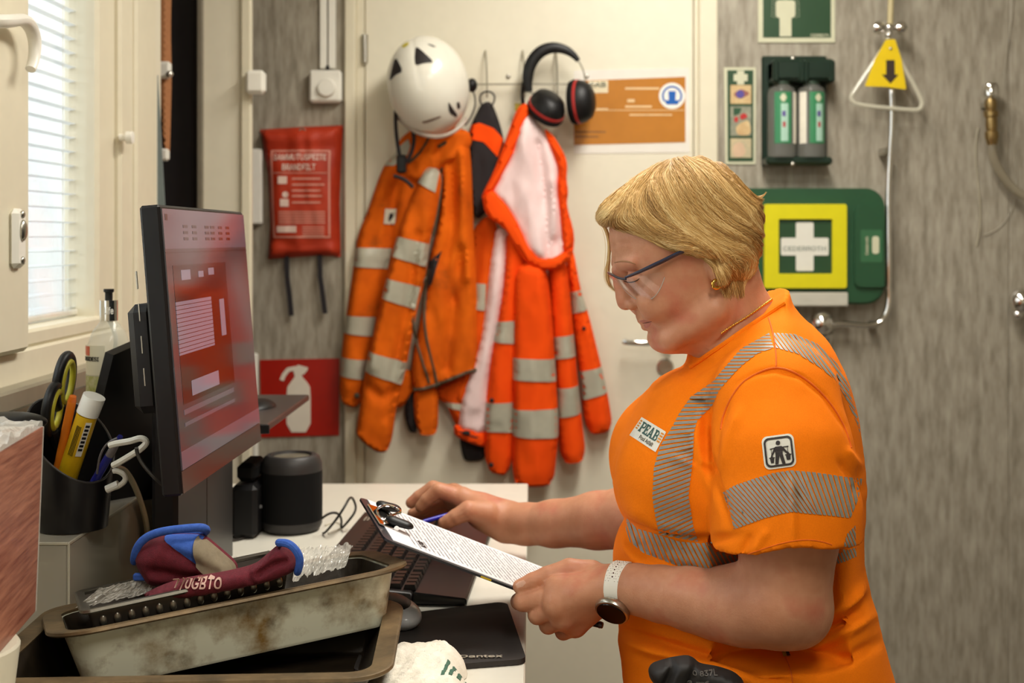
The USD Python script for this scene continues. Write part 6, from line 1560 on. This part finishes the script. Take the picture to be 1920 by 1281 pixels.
bd_ = put('chest_badge', Polygon([qm(u, v) for u, v in ((0, 0), (.5, 0), (1, 0), (1, .5), (1, 1), (.5, 1.0), (0, 1), (0, .5))]), M_BADGE, .0012, 3, sh)
def B2(x0, y0, x1, y1): return sbox(x0, y0, x1, y1)
GL = {'P': [B2(.12, 0, .38, 1), B2(0, 0, .5, .14), B2(0, .86, .5, 1), sbox(.3, .86, .62, 1), sbox(.3, .42, .62, .56), affinity.scale(Point(0, 0).buffer(1), .34, .29).difference(affinity.scale(Point(0, 0).buffer(1), .14, .15)).intersection(sbox(0, -1, 1, 1))],
      'E': [B2(.12, 0, .38, 1), B2(0, 0, .82, .15), B2(0, .85, .82, 1), B2(.3, .43, .66, .58), B2(.68, 0, .82, .3), B2(.68, .7, .82, 1), B2(.56, .36, .66, .65)],
      'A': [Polygon([(.08, 0), (.36, 1), (.6, 1), (.92, 0), (.64, 0), (.46, .72), (.25, 0)]), B2(.2, .22, .74, .36), B2(-.02, 0, .36, .13), B2(.56, 0, 1.02, .13)],
      'B': [B2(.12, 0, .38, 1), B2(0, 0, .55, .14), B2(0, .86, .55, 1), B2(.3, .44, .6, .57)]}
GL['P'][5] = affinity.translate(GL['P'][5], .58, .71)
hb = affinity.scale(Point(0, 0).buffer(1), .32, .29).difference(affinity.scale(Point(0, 0).buffer(1), .13, .15)).intersection(sbox(0, -1, 1, 1))
GL['B'] += [affinity.translate(hb, .55, .71), affinity.translate(hb, .58, .29)]
x = .14; gl_ = []
for ch, wd in (('P', .86), ('E', .88), ('A', 1.02), ('B', .9)):
    g = shapely.union_all(GL[ch]); gl_.append(affinity.affine_transform(g, [.185, 0, 0, -.50, x, .62])); x += .185 * wd + .004
put('badge_lettering', mappoly(shapely.union_all(gl_), qm), mat('badge_green', (52, 86, 80), .6), .0021, 1.2, bd_)
bars = [B2(.03, .12 + k * .13, .10 + .0 * k, .19 + k * .13) for k in range(4)] + [B2(.86, .12 + k * .13, .97, .19 + k * .13) for k in range(4)]
M_OCH = mat('badge_ochre', (206, 132, 36), .6)
for b__ in bars: put('badge_bar', mappoly(b__, qm), M_OCH, .0021, 1.2, bd_)
tp, tw, th_ = text_poly('Pool Asfalt', False)
put('badge_lettering', mappoly(affinity.affine_transform(tp, [.50 / tw, 0, 0, -.20 / th_, .30, .90]), qm), mat('badge_dark', (70, 60, 40), .6), .0021, 1.2, bd_)
qe = quadmap([(1427, 820), (1487, 812), (1494, 874), (1434, 882)])
def RR(a, r): return sbox(a + r, a + r, 1 - a - r, 1 - a - r).buffer(r)
em = put('sleeve_emblem', mappoly(RR(0, .18), qe), M_BADGE, .0012, 3, sh)
M_EMB = mat('emblem_black', (40, 32, 32), .6, .05)
put('emblem_border', mappoly(RR(.055, .16).difference(RR(.115, .12)), qe), M_EMB, .0021, 1.6, em)
fg = [Point(.5, .235).buffer(.068), Polygon([(.40, .34), (.60, .34), (.66, .40), (.78, .56), (.745, .60), (.62, .47), (.61, .58), (.665, .875), (.565, .875), (.505, .62), (.445, .875), (.345, .875), (.385, .58), (.385, .47), (.285, .62), (.245, .585), (.345, .40)]),
      LineString([(.24, .395), (.38, .375)]).buffer(.014), LineString([(.62, .375), (.80, .375)]).buffer(.014), LineString([(.265, .39), (.265, .66)]).buffer(.006), LineString([(.775, .38), (.775, .62)]).buffer(.006),
      Polygon([(.20, .68), (.33, .68), (.31, .82), (.22, .82)]), Polygon([(.70, .64), (.85, .64), (.83, .78), (.72, .78)]), LineString([(.19, .66), (.34, .66)]).buffer(.014), LineString([(.69, .62), (.86, .62)]).buffer(.014), Polygon([(.265, .56), (.32, .66), (.21, .66)]), Polygon([(.775, .52), (.84, .62), (.71, .62)])]
put('emblem_figure', mappoly(shapely.union_all(fg), qe), M_EMB, .0021, 1.3, em)
tg = put('side_tag', Polygon([(1459, 1203), (1470, 1200), (1481, 1229), (1469, 1231)]), mat('tag_yellow2', (170, 140, 20), .6), .003, 3, sh)
put('side_tag_stripe', Polygon([(1467, 1202), (1472, 1201), (1482, 1229), (1476, 1230)]), mat('tag_dark', (50, 30, 50), .6), .0042, 3, tg)

# ---- trousers, shoes
TR = Field((-.26, 1.42, -.0), (.52, 2.02, .80), .0075)
for y, s in ((1.605, -1), (1.80, 1)):
    TR.chain([np.array([.32, y, .575]), np.array([.10, y - .01, .515]), np.array([-.11, y, .49])], [.115, .086, .072], .03)
    TR.chain([np.array([-.11, y, .49]), np.array([-.10, y, .34]), np.array([-.07, y, .11])], [.068, .060, .052], .02)
TR.ell((.33, 1.70, .66), (.125, .165, .11), .04)
TR.put(lambda x, y, z: (z - .745) + 0 * x + 0 * y, (-.26, 1.42, 0), (.52, 2.02, .80), .01, 'keep')
TR.put(lambda x, y, z: (.085 - z) + 0 * x + 0 * y, (-.26, 1.42, 0), (.52, 2.02, .80), .004, 'keep')
tr = TR.mesh(); wm.part('trousers', tr, mat('trouser_orange', (222, 114, 4), .85, scale=300, c2=(236, 124, 6)), smooth=True)
for y in (1.605, 1.80):
    wm.part('shoe', cat(hull(np.vstack([ell((-.06, y, .05), (.045, .042, .05), 2).vertices, ell((-.19, y, .032), (.05, .042, .032), 2).vertices, ell((-.05, y, .11), (.046, .046, .02), 2).vertices]))), M_BLACKM)
st_ = Thing('stool', 'black padded work stool under the seated woman', 'stool')
st_.part('seat', lathe([(0, 0), (.17, 0), (.19, .015), (.19, .045), (.17, .06), (0, .065)], (.34, 1.70, .385), n=40), M_BLACKM)
st_.part('column', lathe([(0, 0), (.025, 0), (.025, .38), (0, .30)], (.34, 1.70, .085), n=20), M_STEEL)
for k in range(5):
    a = k * 2 * math.pi / 5
    st_.part('leg', tube([(.34, 1.70, .09), (.34 + .27 * math.cos(a), 1.70 + .27 * math.sin(a), .055)], [.022, .014], 10, 6), M_BLACK)
    st_.part('caster', ell((.34 + .27 * math.cos(a), 1.70 + .27 * math.sin(a), .026), (.026, .026, .026), 2), M_BLACK)

# ---- face details
M_LASH = mat('lash_brown', (62, 42, 32), .8); M_BROW = mat('brow_brown', (160, 118, 84), .9)
M_LIP = mat('lip_rose', (172, 102, 88), .45, .08)
def on_skin(px, n=40, off=.0004): return surf_pts(skin, px, n, off)
for nm, pts, r, m in (('eyelashes', [(1170, 527), (1180, 529.5), (1192, 527), (1199, 522)], .0008, M_LASH), ('lid_crease', [(1174, 517), (1184, 513), (1196, 515)], .0005, M_BROW),
                      ('eyebrow', [(1152, 493), (1164, 490), (1178, 491), (1192, 496)], .0011, M_BROW), ('mouth_line', [(1205, 606.5), (1213, 605), (1222, 603)], .0006, mat('mouth_dark', (96, 44, 40), .7))):
    p_ = on_skin(pts)
    if len(p_) > 3: wm.part(nm, tube(p_, [r * .4, r, r, r * .5], 8), m)
for q in ([(1197, 602), (1206, 600), (1216, 602), (1221, 604), (1207, 606)], [(1206, 609), (1214, 607), (1221, 605), (1217, 613), (1211, 616)]):
    g = on_mesh(skin, Polygon(chaikin(q)).buffer(.4), .0002, 1.2, .0012)
    if g is not None: wm.part('lip', g, M_LIP, smooth=60)

ng = on_mesh(skin, Polygon([(967, 1096), (972, 1091), (982, 1088), (986, 1093), (980, 1100), (970, 1103)]).buffer(.3), .0003, 1.5, .001)
if ng is not None: wm.part('thumbnail', ng, mat('nail_pink', (206, 160, 136), .3), smooth=60)

# ---- hair
hair_px = [(1107, 411), (1116, 424), (1130, 434), (1141, 428), (1165, 430), (1200, 443), (1225, 457), (1246, 470), (1275, 477), (1300, 481), (1318, 487), (1332, 500), (1340, 520), (1346, 538), (1362, 543), (1385, 537), (1404, 520), (1419, 502), (1427, 472), (1430, 440), (1432, 410), (1429, 386), (1434, 368), (1414, 364), (1398, 345), (1375, 318), (1345, 298), (1310, 287), (1275, 286), (1235, 296), (1195, 318), (1160, 345), (1135, 366), (1113, 388)]
sil_px = [(1107, 411), (1124, 440), (1150, 470), (1200, 520), (1300, 560), (1362, 548), (1390, 540), (1408, 522), (1422, 502), (1429, 472), (1432, 440), (1433, 410), (1430, 386), (1434, 368), (1414, 364), (1398, 345), (1375, 318), (1345, 298), (1310, 287), (1275, 286), (1235, 296), (1195, 318), (1160, 345), (1135, 366), (1113, 388)]
HF = Field((PX(1085, YH), YH - .115, PZ(570, YH)), (PX(1455, YH), YH + .115, PZ(275, YH)), .0028)
hc_ = ct([(1290, 400, .090, .062, 90), (1170, 410, .082, .050, 50), (1130, 400, .058, .034, 26), (1330, 480, .092, .06, 60), (1400, 460, .080, .055, 50), (1390, 530, .074, .05, 36)], YH)
HF.put(slab_field(XZ(sil_px, YH), hc_, YH), HF.lo, HF.lo + HF.h * HF.n, .002)
hp_ = XZ(hair_px, YH)
def keep(x, y, z):
    X, Z = np.meshgrid(x.ravel(), z.ravel(), indexing='ij'); return (-sd2(hp_, X, Z))[:, None, :] + 0 * y
HF.put(keep, HF.lo, HF.lo + HF.h * HF.n, .016, 'keep')
hair = HF.mesh(); hair = max(hair.split(only_watertight=False), key=lambda m: len(m.faces))
hair.vertices = turn(hair.vertices)
if hair.volume < 0: hair.invert()
HAIR_RAW = hair
M_HB = mat('hair_base', (138, 104, 56), .6, scale=260, stretch=(1, 1, .25), c2=(168, 132, 74))
guides = [[(1168, 352), (1150, 375), (1127, 396), (1108, 411)], [(1172, 375), (1147, 400), (1118, 424)], [(1200, 330), (1170, 352), (1140, 375)], [(1190, 350), (1184, 375), (1192, 405), (1222, 437), (1270, 462), (1312, 475)], [(1165, 385), (1162, 410), (1188, 426), (1232, 445), (1290, 458)], [(1150, 420), (1190, 438), (1240, 462), (1280, 474)],
          [(1230, 322), (1240, 362), (1270, 405), (1312, 440), (1370, 465), (1422, 482)], [(1270, 302), (1300, 342), (1340, 390), (1385, 425), (1429, 442)], [(1310, 292), (1350, 320), (1385, 360), (1412, 376), (1434, 370)], [(1345, 302), (1385, 345), (1420, 400), (1432, 432)], [(1310, 445), (1345, 475), (1375, 510), (1385, 536)], [(1292, 470), (1322, 480), (1340, 502), (1355, 540)], [(1390, 440), (1415, 470), (1416, 503), (1402, 522)], [(1240, 298), (1205, 322), (1185, 350)], [(1250, 474), (1290, 478), (1322, 487)], [(1270, 350), (1300, 400), (1350, 440), (1400, 462)]]
gp, gt = [], []
for g in guides:
    q = spline(g, 24); t_ = np.gradient(q, axis=0); t_ /= np.linalg.norm(t_, axis=1, keepdims=True); gp.append(q); gt.append(t_)
gp, gt = np.vstack(gp), np.vstack(gt); gk = cKDTree(gp)
def flow(q):
    d_, i = gk.query(q, k=14); w = np.exp(-(d_ / 16) ** 2) + 1e-6; v = (gt[i] * w[..., None]).sum(1); return v / (np.linalg.norm(v, axis=1, keepdims=True) + 1e-9)
hv, hn = hair.vertices, hair.vertex_normals
hpx = np.c_[CX + F * hv[:, 0] / hv[:, 1], CY - F * (hv[:, 2] - H) / hv[:, 1]]
lr = np.random.default_rng(5); sd_ = lr.uniform([1100, 284], [1436, 545], (900, 2)); sd_ = sd_[shapely.contains_xy(Polygon(hair_px), sd_[:, 0], sd_[:, 1])]
keep_, lines_ = [], []
for q0 in sd_:                                  # locks: evenly spread streamlines of the combing
    if keep_ and cKDTree(np.vstack(lines_)).query(q0)[0] < 6.5: continue
    a_ = [q0]
    for k in range(26): a_.append(a_[-1] + 4.5 * flow(a_[-1][None])[0])
    b_ = [q0]
    for k in range(10): b_.append(b_[-1] - 4.5 * flow(b_[-1][None])[0])
    keep_.append(q0); lines_.append(np.array(b_[::-1][:-1] + a_))
LK = cKDTree(np.vstack(lines_)); LID = np.repeat(np.arange(len(lines_)), [len(l) for l in lines_])
dl_, il_ = LK.query(hpx); amp_ = lr.uniform(.4, 1.0, len(lines_))[LID[il_]]
hair.vertices = hv - hn * .0022 + hn * (.0050 * amp_ * (np.exp(-(dl_ / 3.6) ** 2) - .3) * np.clip(np.abs(hv[:, 1] - YH) / .025, 0, 1))[:, None]
trimesh.smoothing.filter_taubin(hair, iterations=2)
hr = wm.part('hair', hair, M_HB, smooth=True)
rng = np.random.default_rng(11)
hpoly = Polygon(hair_px).buffer(-1.5)
S_ = rng.uniform([1100, 282], [1438, 548], (34000, 2)); S_ = S_[shapely.contains_xy(hpoly, S_[:, 0], S_[:, 1])][:15000]
NP = 24; stp = rng.uniform(2.6, 6.2, len(S_))[:, None]; Q = np.zeros((len(S_), NP, 2)); Q[:, 0] = S_; jit = rng.normal(0, .045, (len(S_), 1))
for k in range(1, NP):
    v = flow(Q[:, k - 1]); a = jit[:, 0] + .018 * np.sin(k * .5 + S_[:, 0]); v = np.c_[v[:, 0] * np.cos(a) - v[:, 1] * np.sin(a), v[:, 0] * np.sin(a) + v[:, 1] * np.cos(a)]
    Q[:, k] = Q[:, k - 1] + v * stp
q = Q.reshape(-1, 2); d = np.c_[(q[:, 0] - CX) / F, np.ones(len(q)), -(q[:, 1] - CY) / F]; d /= np.linalg.norm(d, axis=1, keepdims=True)
hs2 = trimesh.util.concatenate([hair, skin])
loc, ri, ti = hs2.ray.intersects_location(np.tile([0, 0, H], (len(q), 1)), d, multiple_hits=False)
pos = np.full((len(q), 3), np.nan); nr_ = np.zeros((len(q), 3)); pos[ri] = loc; nr_[ri] = hs2.vertex_normals[hs2.faces[ti][:, 0]]
out_ = ~shapely.contains_xy(Polygon(hair_px), q[:, 0], q[:, 1]).reshape(len(S_), NP)
over = np.cumsum(out_, 1); lim = rng.integers(1, 5, len(S_))[:, None]; pos[(over > lim).ravel()] = np.nan
pos = pos.reshape(len(S_), NP, 3); nr_ = nr_.reshape(len(S_), NP, 3)
lift = rng.uniform(.0002, .0030, len(S_))
curves = {0: [], 1: [], 2: []}
clump = lr.random(len(lines_))[LID[LK.query(S_)[1]]]
med = None
for i in range(len(S_)):
    ok = ~np.isnan(pos[i, :, 0]); n_ok = int(np.argmin(ok)) if not ok.all() else NP
    if n_ok < 5: continue
    p_ = pos[i, :n_ok]; prof = np.sin(np.linspace(.12, np.pi * .97, n_ok)) ** .6
    jp = np.linalg.norm(np.diff(p_, axis=0), axis=1) > .016
    if jp.any():
        n_ok = int(np.argmax(jp)) + 1; p_ = p_[:n_ok]
        if n_ok < 5: continue
        prof = np.sin(np.linspace(.12, np.pi * .97, n_ok)) ** .6
    p_ = p_ + nr_[i, :n_ok] * (lift[i] * prof + .0003)[:, None]
    if n_ok < NP:                                 # runs over the outline: let the tip stand free a little
        t_ = p_[-1] - p_[-2]; p_ = np.vstack([p_, p_[-1] + t_ * rng.uniform(.3, 1.0) + rng.normal(0, .0006, 3)])
    tone = clump[i] * .7 + rng.random() * .5
    curves[0 if tone < .42 else (2 if tone > .80 else 1)].append(p_)
cyaw = P(1350, 560, YH)
def mirror(p_):
    n2 = np.array([math.sin(YAW), math.cos(YAW), 0.0]); return p_ - 2 * ((p_ - cyaw) @ n2)[:, None] * n2
def curve_prim(path, cs, m, w):
    b = UsdGeom.BasisCurves.Define(stage, path); b.CreateTypeAttr('linear'); b.CreateCurveVertexCountsAttr(Vt.IntArray([len(c) for c in cs]))
    pts = np.vstack(cs).astype(np.float32); b.CreatePointsAttr(Vt.Vec3fArray.FromNumpy(pts))
    wd = np.concatenate([np.interp(np.linspace(0, 1, len(c)), [0, .15, .6, 1], [w * .4, w, w, w * .15]) for c in cs]).astype(np.float32)
    b.CreateWidthsAttr(Vt.FloatArray.FromNumpy(wd)); b.SetWidthsInterpolation('vertex')
    UsdShade.MaterialBindingAPI.Apply(b.GetPrim()).Bind(UsdShade.Material.Get(stage, m)); b.GetPrim().SetCustomDataByKey('kind', 'stuff')
def hmat(name, c): usdkit.material(stage, '/World/Looks/' + name, {'p': ('principled_bsdf', {'base_color': lin(c), 'roughness': .5, 'specular_ior_level': .45})}, [], 'p.BSDF'); return '/World/Looks/' + name
HAIRM = [hmat('hair_dark', (172, 132, 76)), hmat('hair_mid', (208, 168, 104)), hmat('hair_light', (238, 208, 148))]
HAIRC = [(cs + [mirror(c) for c in cs]) for cs in (curves[0], curves[1], curves[2])]
# locks on the far side of the face, flick at the back, temple wisps
fl = []
for k in range(70):
    a = rng.normal(0, 2.2, 2); dy = rng.normal(0, .004); b_ = rng.normal(0, 2.5)
    fl.append(spline([P(1128 + a[0], 418 + a[1], YH + .045) + [0, dy, 0], P(1142 + a[0] * .8, 455, YH + .058) + [0, dy, 0], P(1141 + a[0] * .5 + b_ * .5, 492, YH + .062) + [0, dy, 0], P(1139 + b_, 520, YH + .064) + [0, dy, 0], P(1146 + b_ * .8, 538, YH + .062), P(1163 + b_ * .3, 549 + rng.normal(0, 2), YH + .058)], 16))
for k in range(26):
    a = rng.normal(0, 2.5, 2); fl.append(spline([P(1405 + a[0], 372 + a[1], YH - .03 + rng.normal(0, .012)), P(1420, 372 + a[1], YH - .028), P(1430, 368 + a[1] * .6, YH - .026), P(1436 + abs(a[0]) * .5, 361 + a[1] * .5, YH - .026)], 10))
HAIRC[2] += fl[::2]; HAIRC[1] += fl[1::2]

# ---- jewellery
M_GOLD = mat('gold', (222, 176, 84), .18, .05, metal=1.0)
er = turn(np.array([P(1330, 533, YH - .078)]))[0]
solo('earring', tube([er + [.0048 * math.cos(a), .0030 * math.cos(a), .0050 * math.sin(a)] for a in np.linspace(0, 2 * np.pi, 25)[:-1]], [.0024], 10, closed=True), M_GOLD, 'small gold hoop earring in the woman\'s near ear', 'earring')
nk = surf_pts(skin, [(1450, 560), (1425, 577), (1398, 596), (1372, 612), (1352, 626)], 200, .0012)
nk = nk[np.r_[True, np.linalg.norm(np.diff(nk, axis=0), axis=1) < .01]]
cum = np.r_[0, np.cumsum(np.linalg.norm(np.diff(nk, axis=0), axis=1))]; ln = []
for i, s in enumerate(np.arange(0, cum[-1], .0027)):
    c = np.array([np.interp(s, cum, nk[:, k]) for k in range(3)]); ln.append(ell(c, (.0019, .0012, .0015) if i % 2 else (.0012, .0014, .0019), 1))
solo('necklace', cat(ln), M_GOLD, 'thin gold chain necklace round the woman\'s neck', 'necklace', kind='stuff')

# ---- glasses
t = Thing('safety_glasses', 'clear safety glasses with dark blue side arm on the woman\'s face', 'glasses')
M_ARM = mat('arm_blue', (44, 52, 74), .25, .06)
tv = lambda a, b, dy: turn(np.array([P(a, b, YH) + [0, dy, 0]]))[0]
arm = [tv(1158, 517, -.052), tv(1172, 510, -.062), tv(1196, 498, -.070), tv(1224, 484, -.076), tv(1246, 473, -.079), tv(1290, 462, -.080), tv(1325, 462, -.080)]
t.part('side_arm', tube(arm, [.0028, .0038, .0046, .0044, .0036, .0030, .0026], 12, 50, flat=.55), M_ARM)
arm2 = [tv(1158, 520, .052), tv(1172, 516, .062), tv(1196, 506, .070), tv(1224, 490, .076), tv(1248, 474, .079), tv(1290, 462, .080)]
t.part('side_arm', tube(arm2, [.0028, .0038, .0046, .0044, .0036, .0030], 12, 40, flat=.55), M_ARM)
brow = [tv(1158, 520, -.052), tv(1149, 519, -.040), tv(1143, 515, -.020), tv(1142, 513, 0), tv(1143, 512, .020), tv(1149, 514, .040), tv(1158, 518, .054)]
t.part('brow_bar', tube(brow, .0016, 10, 40), mat('bar_dark', (52, 48, 60), .25))
M_LENS = pane('lens_clear', (.97, .97, .98))
for s, nm in ((-1, 'lens'), (1, 'lens')):
    top = spline([tv(1143, 516, s * .006), tv(1146, 518, s * .028), tv(1156, 519, s * .050), tv(1180, 514, s * .066), tv(1222, 506, s * .0735)], 20)
    bot = spline([tv(1158, 528, s * .006), tv(1174, 552, s * .022), tv(1192, 560, s * .044), tv(1204, 554, s * .062), tv(1222, 516, s * .0735)], 20)
    mid = [(top[i] * .5 + bot[i] * .5) + np.array([-.0012, s * .0012, 0]) for i in range(20)]
    v = np.vstack([top, mid, bot]); f = []
    for r_ in range(2):
        for j in range(19): a = r_ * 20 + j; f += [[a, a + 1, a + 21], [a, a + 21, a + 20]]
    m = trimesh.Trimesh(v, f, process=False); n_ = m.vertex_normals
    v2 = np.vstack([v, v - n_ * .0012]); f2 = np.vstack([f, np.array(f)[:, ::-1] + 60]); m = trimesh.Trimesh(v2, f2, process=False)
    t.part('lens', m, M_LENS, smooth=60)
    t.part('lens_edge', tube(bot, .0006, 6), mat('lens_rim_%s' % ('a' if s < 0 else 'b'), (176, 168, 156), .2))

# ---- watch
t = Thing('wristwatch', 'white perforated strap watch with round black dial on her left wrist', 'watch')
wc0 = P(1166, 1101, 1.613); wax = P(1205, 1107, 1.60) - P(1150, 1101, 1.62); wax /= np.linalg.norm(wax)
M_STR = mat('strap_white', (222, 218, 206), .5, .03)
s1 = np.cross(wax, [0, 0, 1.0]); s1 /= np.linalg.norm(s1); s2 = np.cross(s1, wax); s2 = s2 if s2[2] > 0 else -s2; s1 = s1 if s1[1] < 0 else -s1
rr = .0292; NS = 60; v = []; f = []
for i in range(NS):
    a = i * 2 * np.pi / NS; d_ = math.cos(a) * s1 + math.sin(a) * s2; wv = .0105
    for (o_, u) in ((rr + .0022, -wv), (rr + .0030, -wv * .8), (rr + .0030, wv * .8), (rr + .0022, wv), (rr - .001, wv), (rr - .001, -wv)): v.append(wc0 + d_ * o_ + wax * u)
for i in range(NS):
    for j in range(6): a, b = i * 6 + j, i * 6 + (j + 1) % 6; c, d_ = ((i + 1) % NS) * 6 + j, ((i + 1) % NS) * 6 + (j + 1) % 6; f += [[a, b, d_], [a, d_, c]]
m = trimesh.Trimesh(v, f, process=False); m.fix_normals(); t.part('strap', m, M_STR)
def on_strap(a, u, r, m_name):
    d_ = math.cos(a) * s1 + math.sin(a) * s2; return lathe([(0, 0), (r, 0), (r, .0008), (0, .0008)], wc0 + d_ * (rr + .0026) + wax * u, d_, 12)
for k in range(6): t.part('strap_hole', on_strap(math.radians(36 + k * 9), 0, .0010 - .00005 * k, ''), mat('hole_brown_%d' % k, (70, 34, 30), .8))
t.part('perforations', cat([on_strap(math.radians(26 + k * 6), u * .0028 * (1 if k % 2 else 1.5), .0004, '') for k in range(12) for u in (-2, -1, 1, 2)]), mat('perforation_grey', (130, 118, 108), .8), kind='stuff')
aw = math.radians(-38); wd_ = math.cos(aw) * s1 + math.sin(aw) * s2; wcc = wc0 + wd_ * (rr + .001)
t.part('case', lathe([(0, 0), (.0190, 0), (.0215, .003), (.0222, .007), (.0215, .0100), (.0200, .0110), (0, .0110)], wcc, wd_, 44), M_STEEL)
t.part('dial', lathe([(0, .0108), (.0192, .0108), (.0185, .0122), (0, .0128)], wcc, wd_, 44), mat('dial_black', (8, 7, 8), .1, .02, specular_ior_level=.2))

# ---- pens in her hands
t = Thing('ballpoint_pen', 'bright blue pen held between the fingers of her right hand', 'pen')
a, b = P(793, 979, 2.045), P(866, 958, 2.078)
t.part('barrel', tube([a, b], .0036, 12), mat('pen_bright_blue', (24, 30, 170), .3, .04)); t.part('tip', tube([a, a + (a - b) * .12], [.0030, .0010], 10), M_STEEL)
t = Thing('pen', 'black pen end sticking out below her left hand', 'pen')
a, b = P(1100, 1166, 1.648), P(1130, 1173, 1.640); t.part('barrel', tube([a, a + (b - a) * .8], .0042, 12), M_BLACK); t.part('end_cap', tube([a + (b - a) * .8, b], [.0048, .0040], 12), mat('pen_end', (46, 34, 40), .3))

# ---- clipboard and paper
A0, B0, D0 = P(673, 931, 1.80), P(725, 1012, 1.59), P(1035, 1071, 1.885)
ex = D0 - A0; LX = np.linalg.norm(ex); ex /= LX; ey = B0 - A0; ey -= ex * (ey @ ex); LY = np.linalg.norm(ey); ey /= LY; ez = np.cross(ey, ex); ez = ez if ez[2] > 0 else -ez
CM = np.eye(4); CM[:3, 0], CM[:3, 1], CM[:3, 2], CM[:3, 3] = ex, ey, ez, A0
def cb(m):
    m = xf(m, CM)
    if m.volume < 0: m.invert()
    return m
def slab2(x0, x1, y0, y1, r, z0, z1):
    m = trimesh.creation.extrude_polygon(rrect(x0, x1, y0, y1, r), z1 - z0, engine='earcut'); m.apply_translation([0, 0, z0]); return m
t = Thing('clipboard', 'black clipboard with steel clip held in her left hand', 'clipboard')
t.part('board', cb(slab2(0, LX, 0, LY, .014, -.003, 0)), mat('board_black', (40, 40, 46), .35, .05))
yc = LY / 2 - .012
t.part('clip_plate', cb(hull(np.vstack([bx(.004, .020, yc - .052, yc + .052, .0005, .003, .001).vertices, bx(.018, .030, yc - .048, yc + .048, .002, .0045, .001).vertices]))), M_CHROME)
t.part('clip_jaw', cb(tube([(.028, yc - .05, .004), (.031, yc, .005), (.028, yc + .05, .004)], .0035, 10, 20)), M_CHROME)
t.part('clip_spring', cb(tube([(.014, yc - .03, .004), (.022, yc - .026, .014), (.034, yc - .012, .018), (.034, yc + .012, .018), (.022, yc + .026, .014), (.014, yc + .03, .004)], .0018, 8, 40)), M_CHROME)
for s in (-1, 1): t.part('clip_pad', cb(hull(np.vstack([ell((.024, yc + s * .040, .010), (.012, .010, .006), 2).vertices, ell((.040, yc + s * .044, .012), (.010, .010, .005), 2).vertices]))), M_BLACK)
t.part('yellow_mark', cb(bx(.135, .150, LY - .001, LY + .0008, -.0024, -.0004, 0)), mat('mark_yellow', (200, 170, 30), .5))
usdkit.material(stage, '/World/Looks/printed_form', {
    'u': ('uvmap', {'attribute': 'st'}), 's': ('separate_xyz', {}), 'm1': ('math', {'math_type': 'multiply', 'value2': 44.0}), 'fr': ('math', {'math_type': 'fraction'}), 'lt': ('math', {'math_type': 'less_than', 'value2': .32}),
    'mp': ('mapping', {'scale': (44.0, 14.0, 1.0)}), 'fl': ('vector_math', {'math_type': 'floor'}), 'wn': ('white_noise_texture', {'dimensions': '2D'}) if False else ('noise_texture', {'scale': .9, 'detail': 3.0, 'roughness': .8}),
    'gt': ('math', {'math_type': 'greater_than', 'value2': .44}), 'mu': ('math', {'math_type': 'multiply'}),
    'mg': ('math', {'math_type': 'multiply'}), 'y1': ('math', {'math_type': 'compare', 'value2': .5, 'value3': .44}), 'x1': ('math', {'math_type': 'compare', 'value2': .52, 'value3': .42}), 'mg2': ('math', {'math_type': 'multiply'}),
    'c': ('mix', {'color1': lin((232, 230, 232)), 'color2': lin((128, 124, 128))}), 'p': ('principled_bsdf', {'roughness': .6})},
    [('u.UV', 's.vector'), ('s.x', 'm1.value1'), ('m1.value', 'fr.value1'), ('fr.value', 'lt.value1'), ('u.UV', 'mp.vector'), ('mp.vector', 'wn.vector'), ('wn.fac', 'gt.value1'), ('lt.value', 'mu.value1'), ('gt.value', 'mu.value2'),
     ('s.y', 'y1.value1'), ('s.x', 'x1.value1'), ('y1.value', 'mg.value1'), ('x1.value', 'mg.value2'), ('mu.value', 'mg2.value1'), ('mg.value', 'mg2.value2'), ('mg2.value', 'c.fac'), ('c.color', 'p.base_color')], 'p.BSDF')
pa = bx(.012, LX - .003, .004, LY - .006, .0002, .0012, 0); uv = np.c_[(pa.vertices[:, 0] - .012) / (LX - .015), (pa.vertices[:, 1] - .004) / (LY - .01)]
pm = cb(pa)
t = Thing('paper_form', 'white printed form clipped on the clipboard', 'paper')
t.part('sheet', pm, '/World/Looks/printed_form', smooth=False, uv=uv)
lg_ = text2d('PEAB', .008, True); t.part('logo_lettering', cb(xf(lg_, frame((.060, LY - .045, .0012), (0, -1, 0), z=(0, 0, 1)))), mat('form_dark', (60, 50, 50), .6))

# ---- black glove on her lap
t = Thing('work_glove', 'black rubber coated work glove tucked at the woman\'s lap', 'glove')
Yg = 1.462
C = Cloth([(1215, 1256), (1221, 1244), (1238, 1238), (1260, 1232), (1288, 1228), (1300, 1233), (1312, 1244), (1345, 1249), (1376, 1259), (1396, 1277), (1402, 1340), (1240, 1340), (1234, 1292), (1218, 1272)], Yg, .022, 22, wob=.006, seed=41, back=.03, s=6, folds=[([(1260, 1240), (1245, 1275), (1236, 1300)], 6, -.010), ([(1300, 1240), (1285, 1281)], 6, -.006)])
t.part('hand', C.mesh(), mat('glove_black', (30, 28, 28), .6, .1, scale=200))
for tx_, px_, py_, w_ in (('0 837L', 1318, 1252, 46), ('a mf', 1304, 1268, 40)):
    t.part('lettering', drape_text(C, tx_, 7, px_, py_, w_, True, .002), mat('glove_print_%d' % py_, (92, 88, 84), .7))

for _t in THINGS: _t.done()
_o = np.array(stage.GetPrimAtPath(wm.path).GetAttribute('xformOp:translate').Get())
for k, (cs, m) in enumerate(zip(HAIRC, HAIRM)):
    curve_prim(hr + '/' + numbered(hr, 'hair_strands'), [c - _o for c in cs], m, .00052)
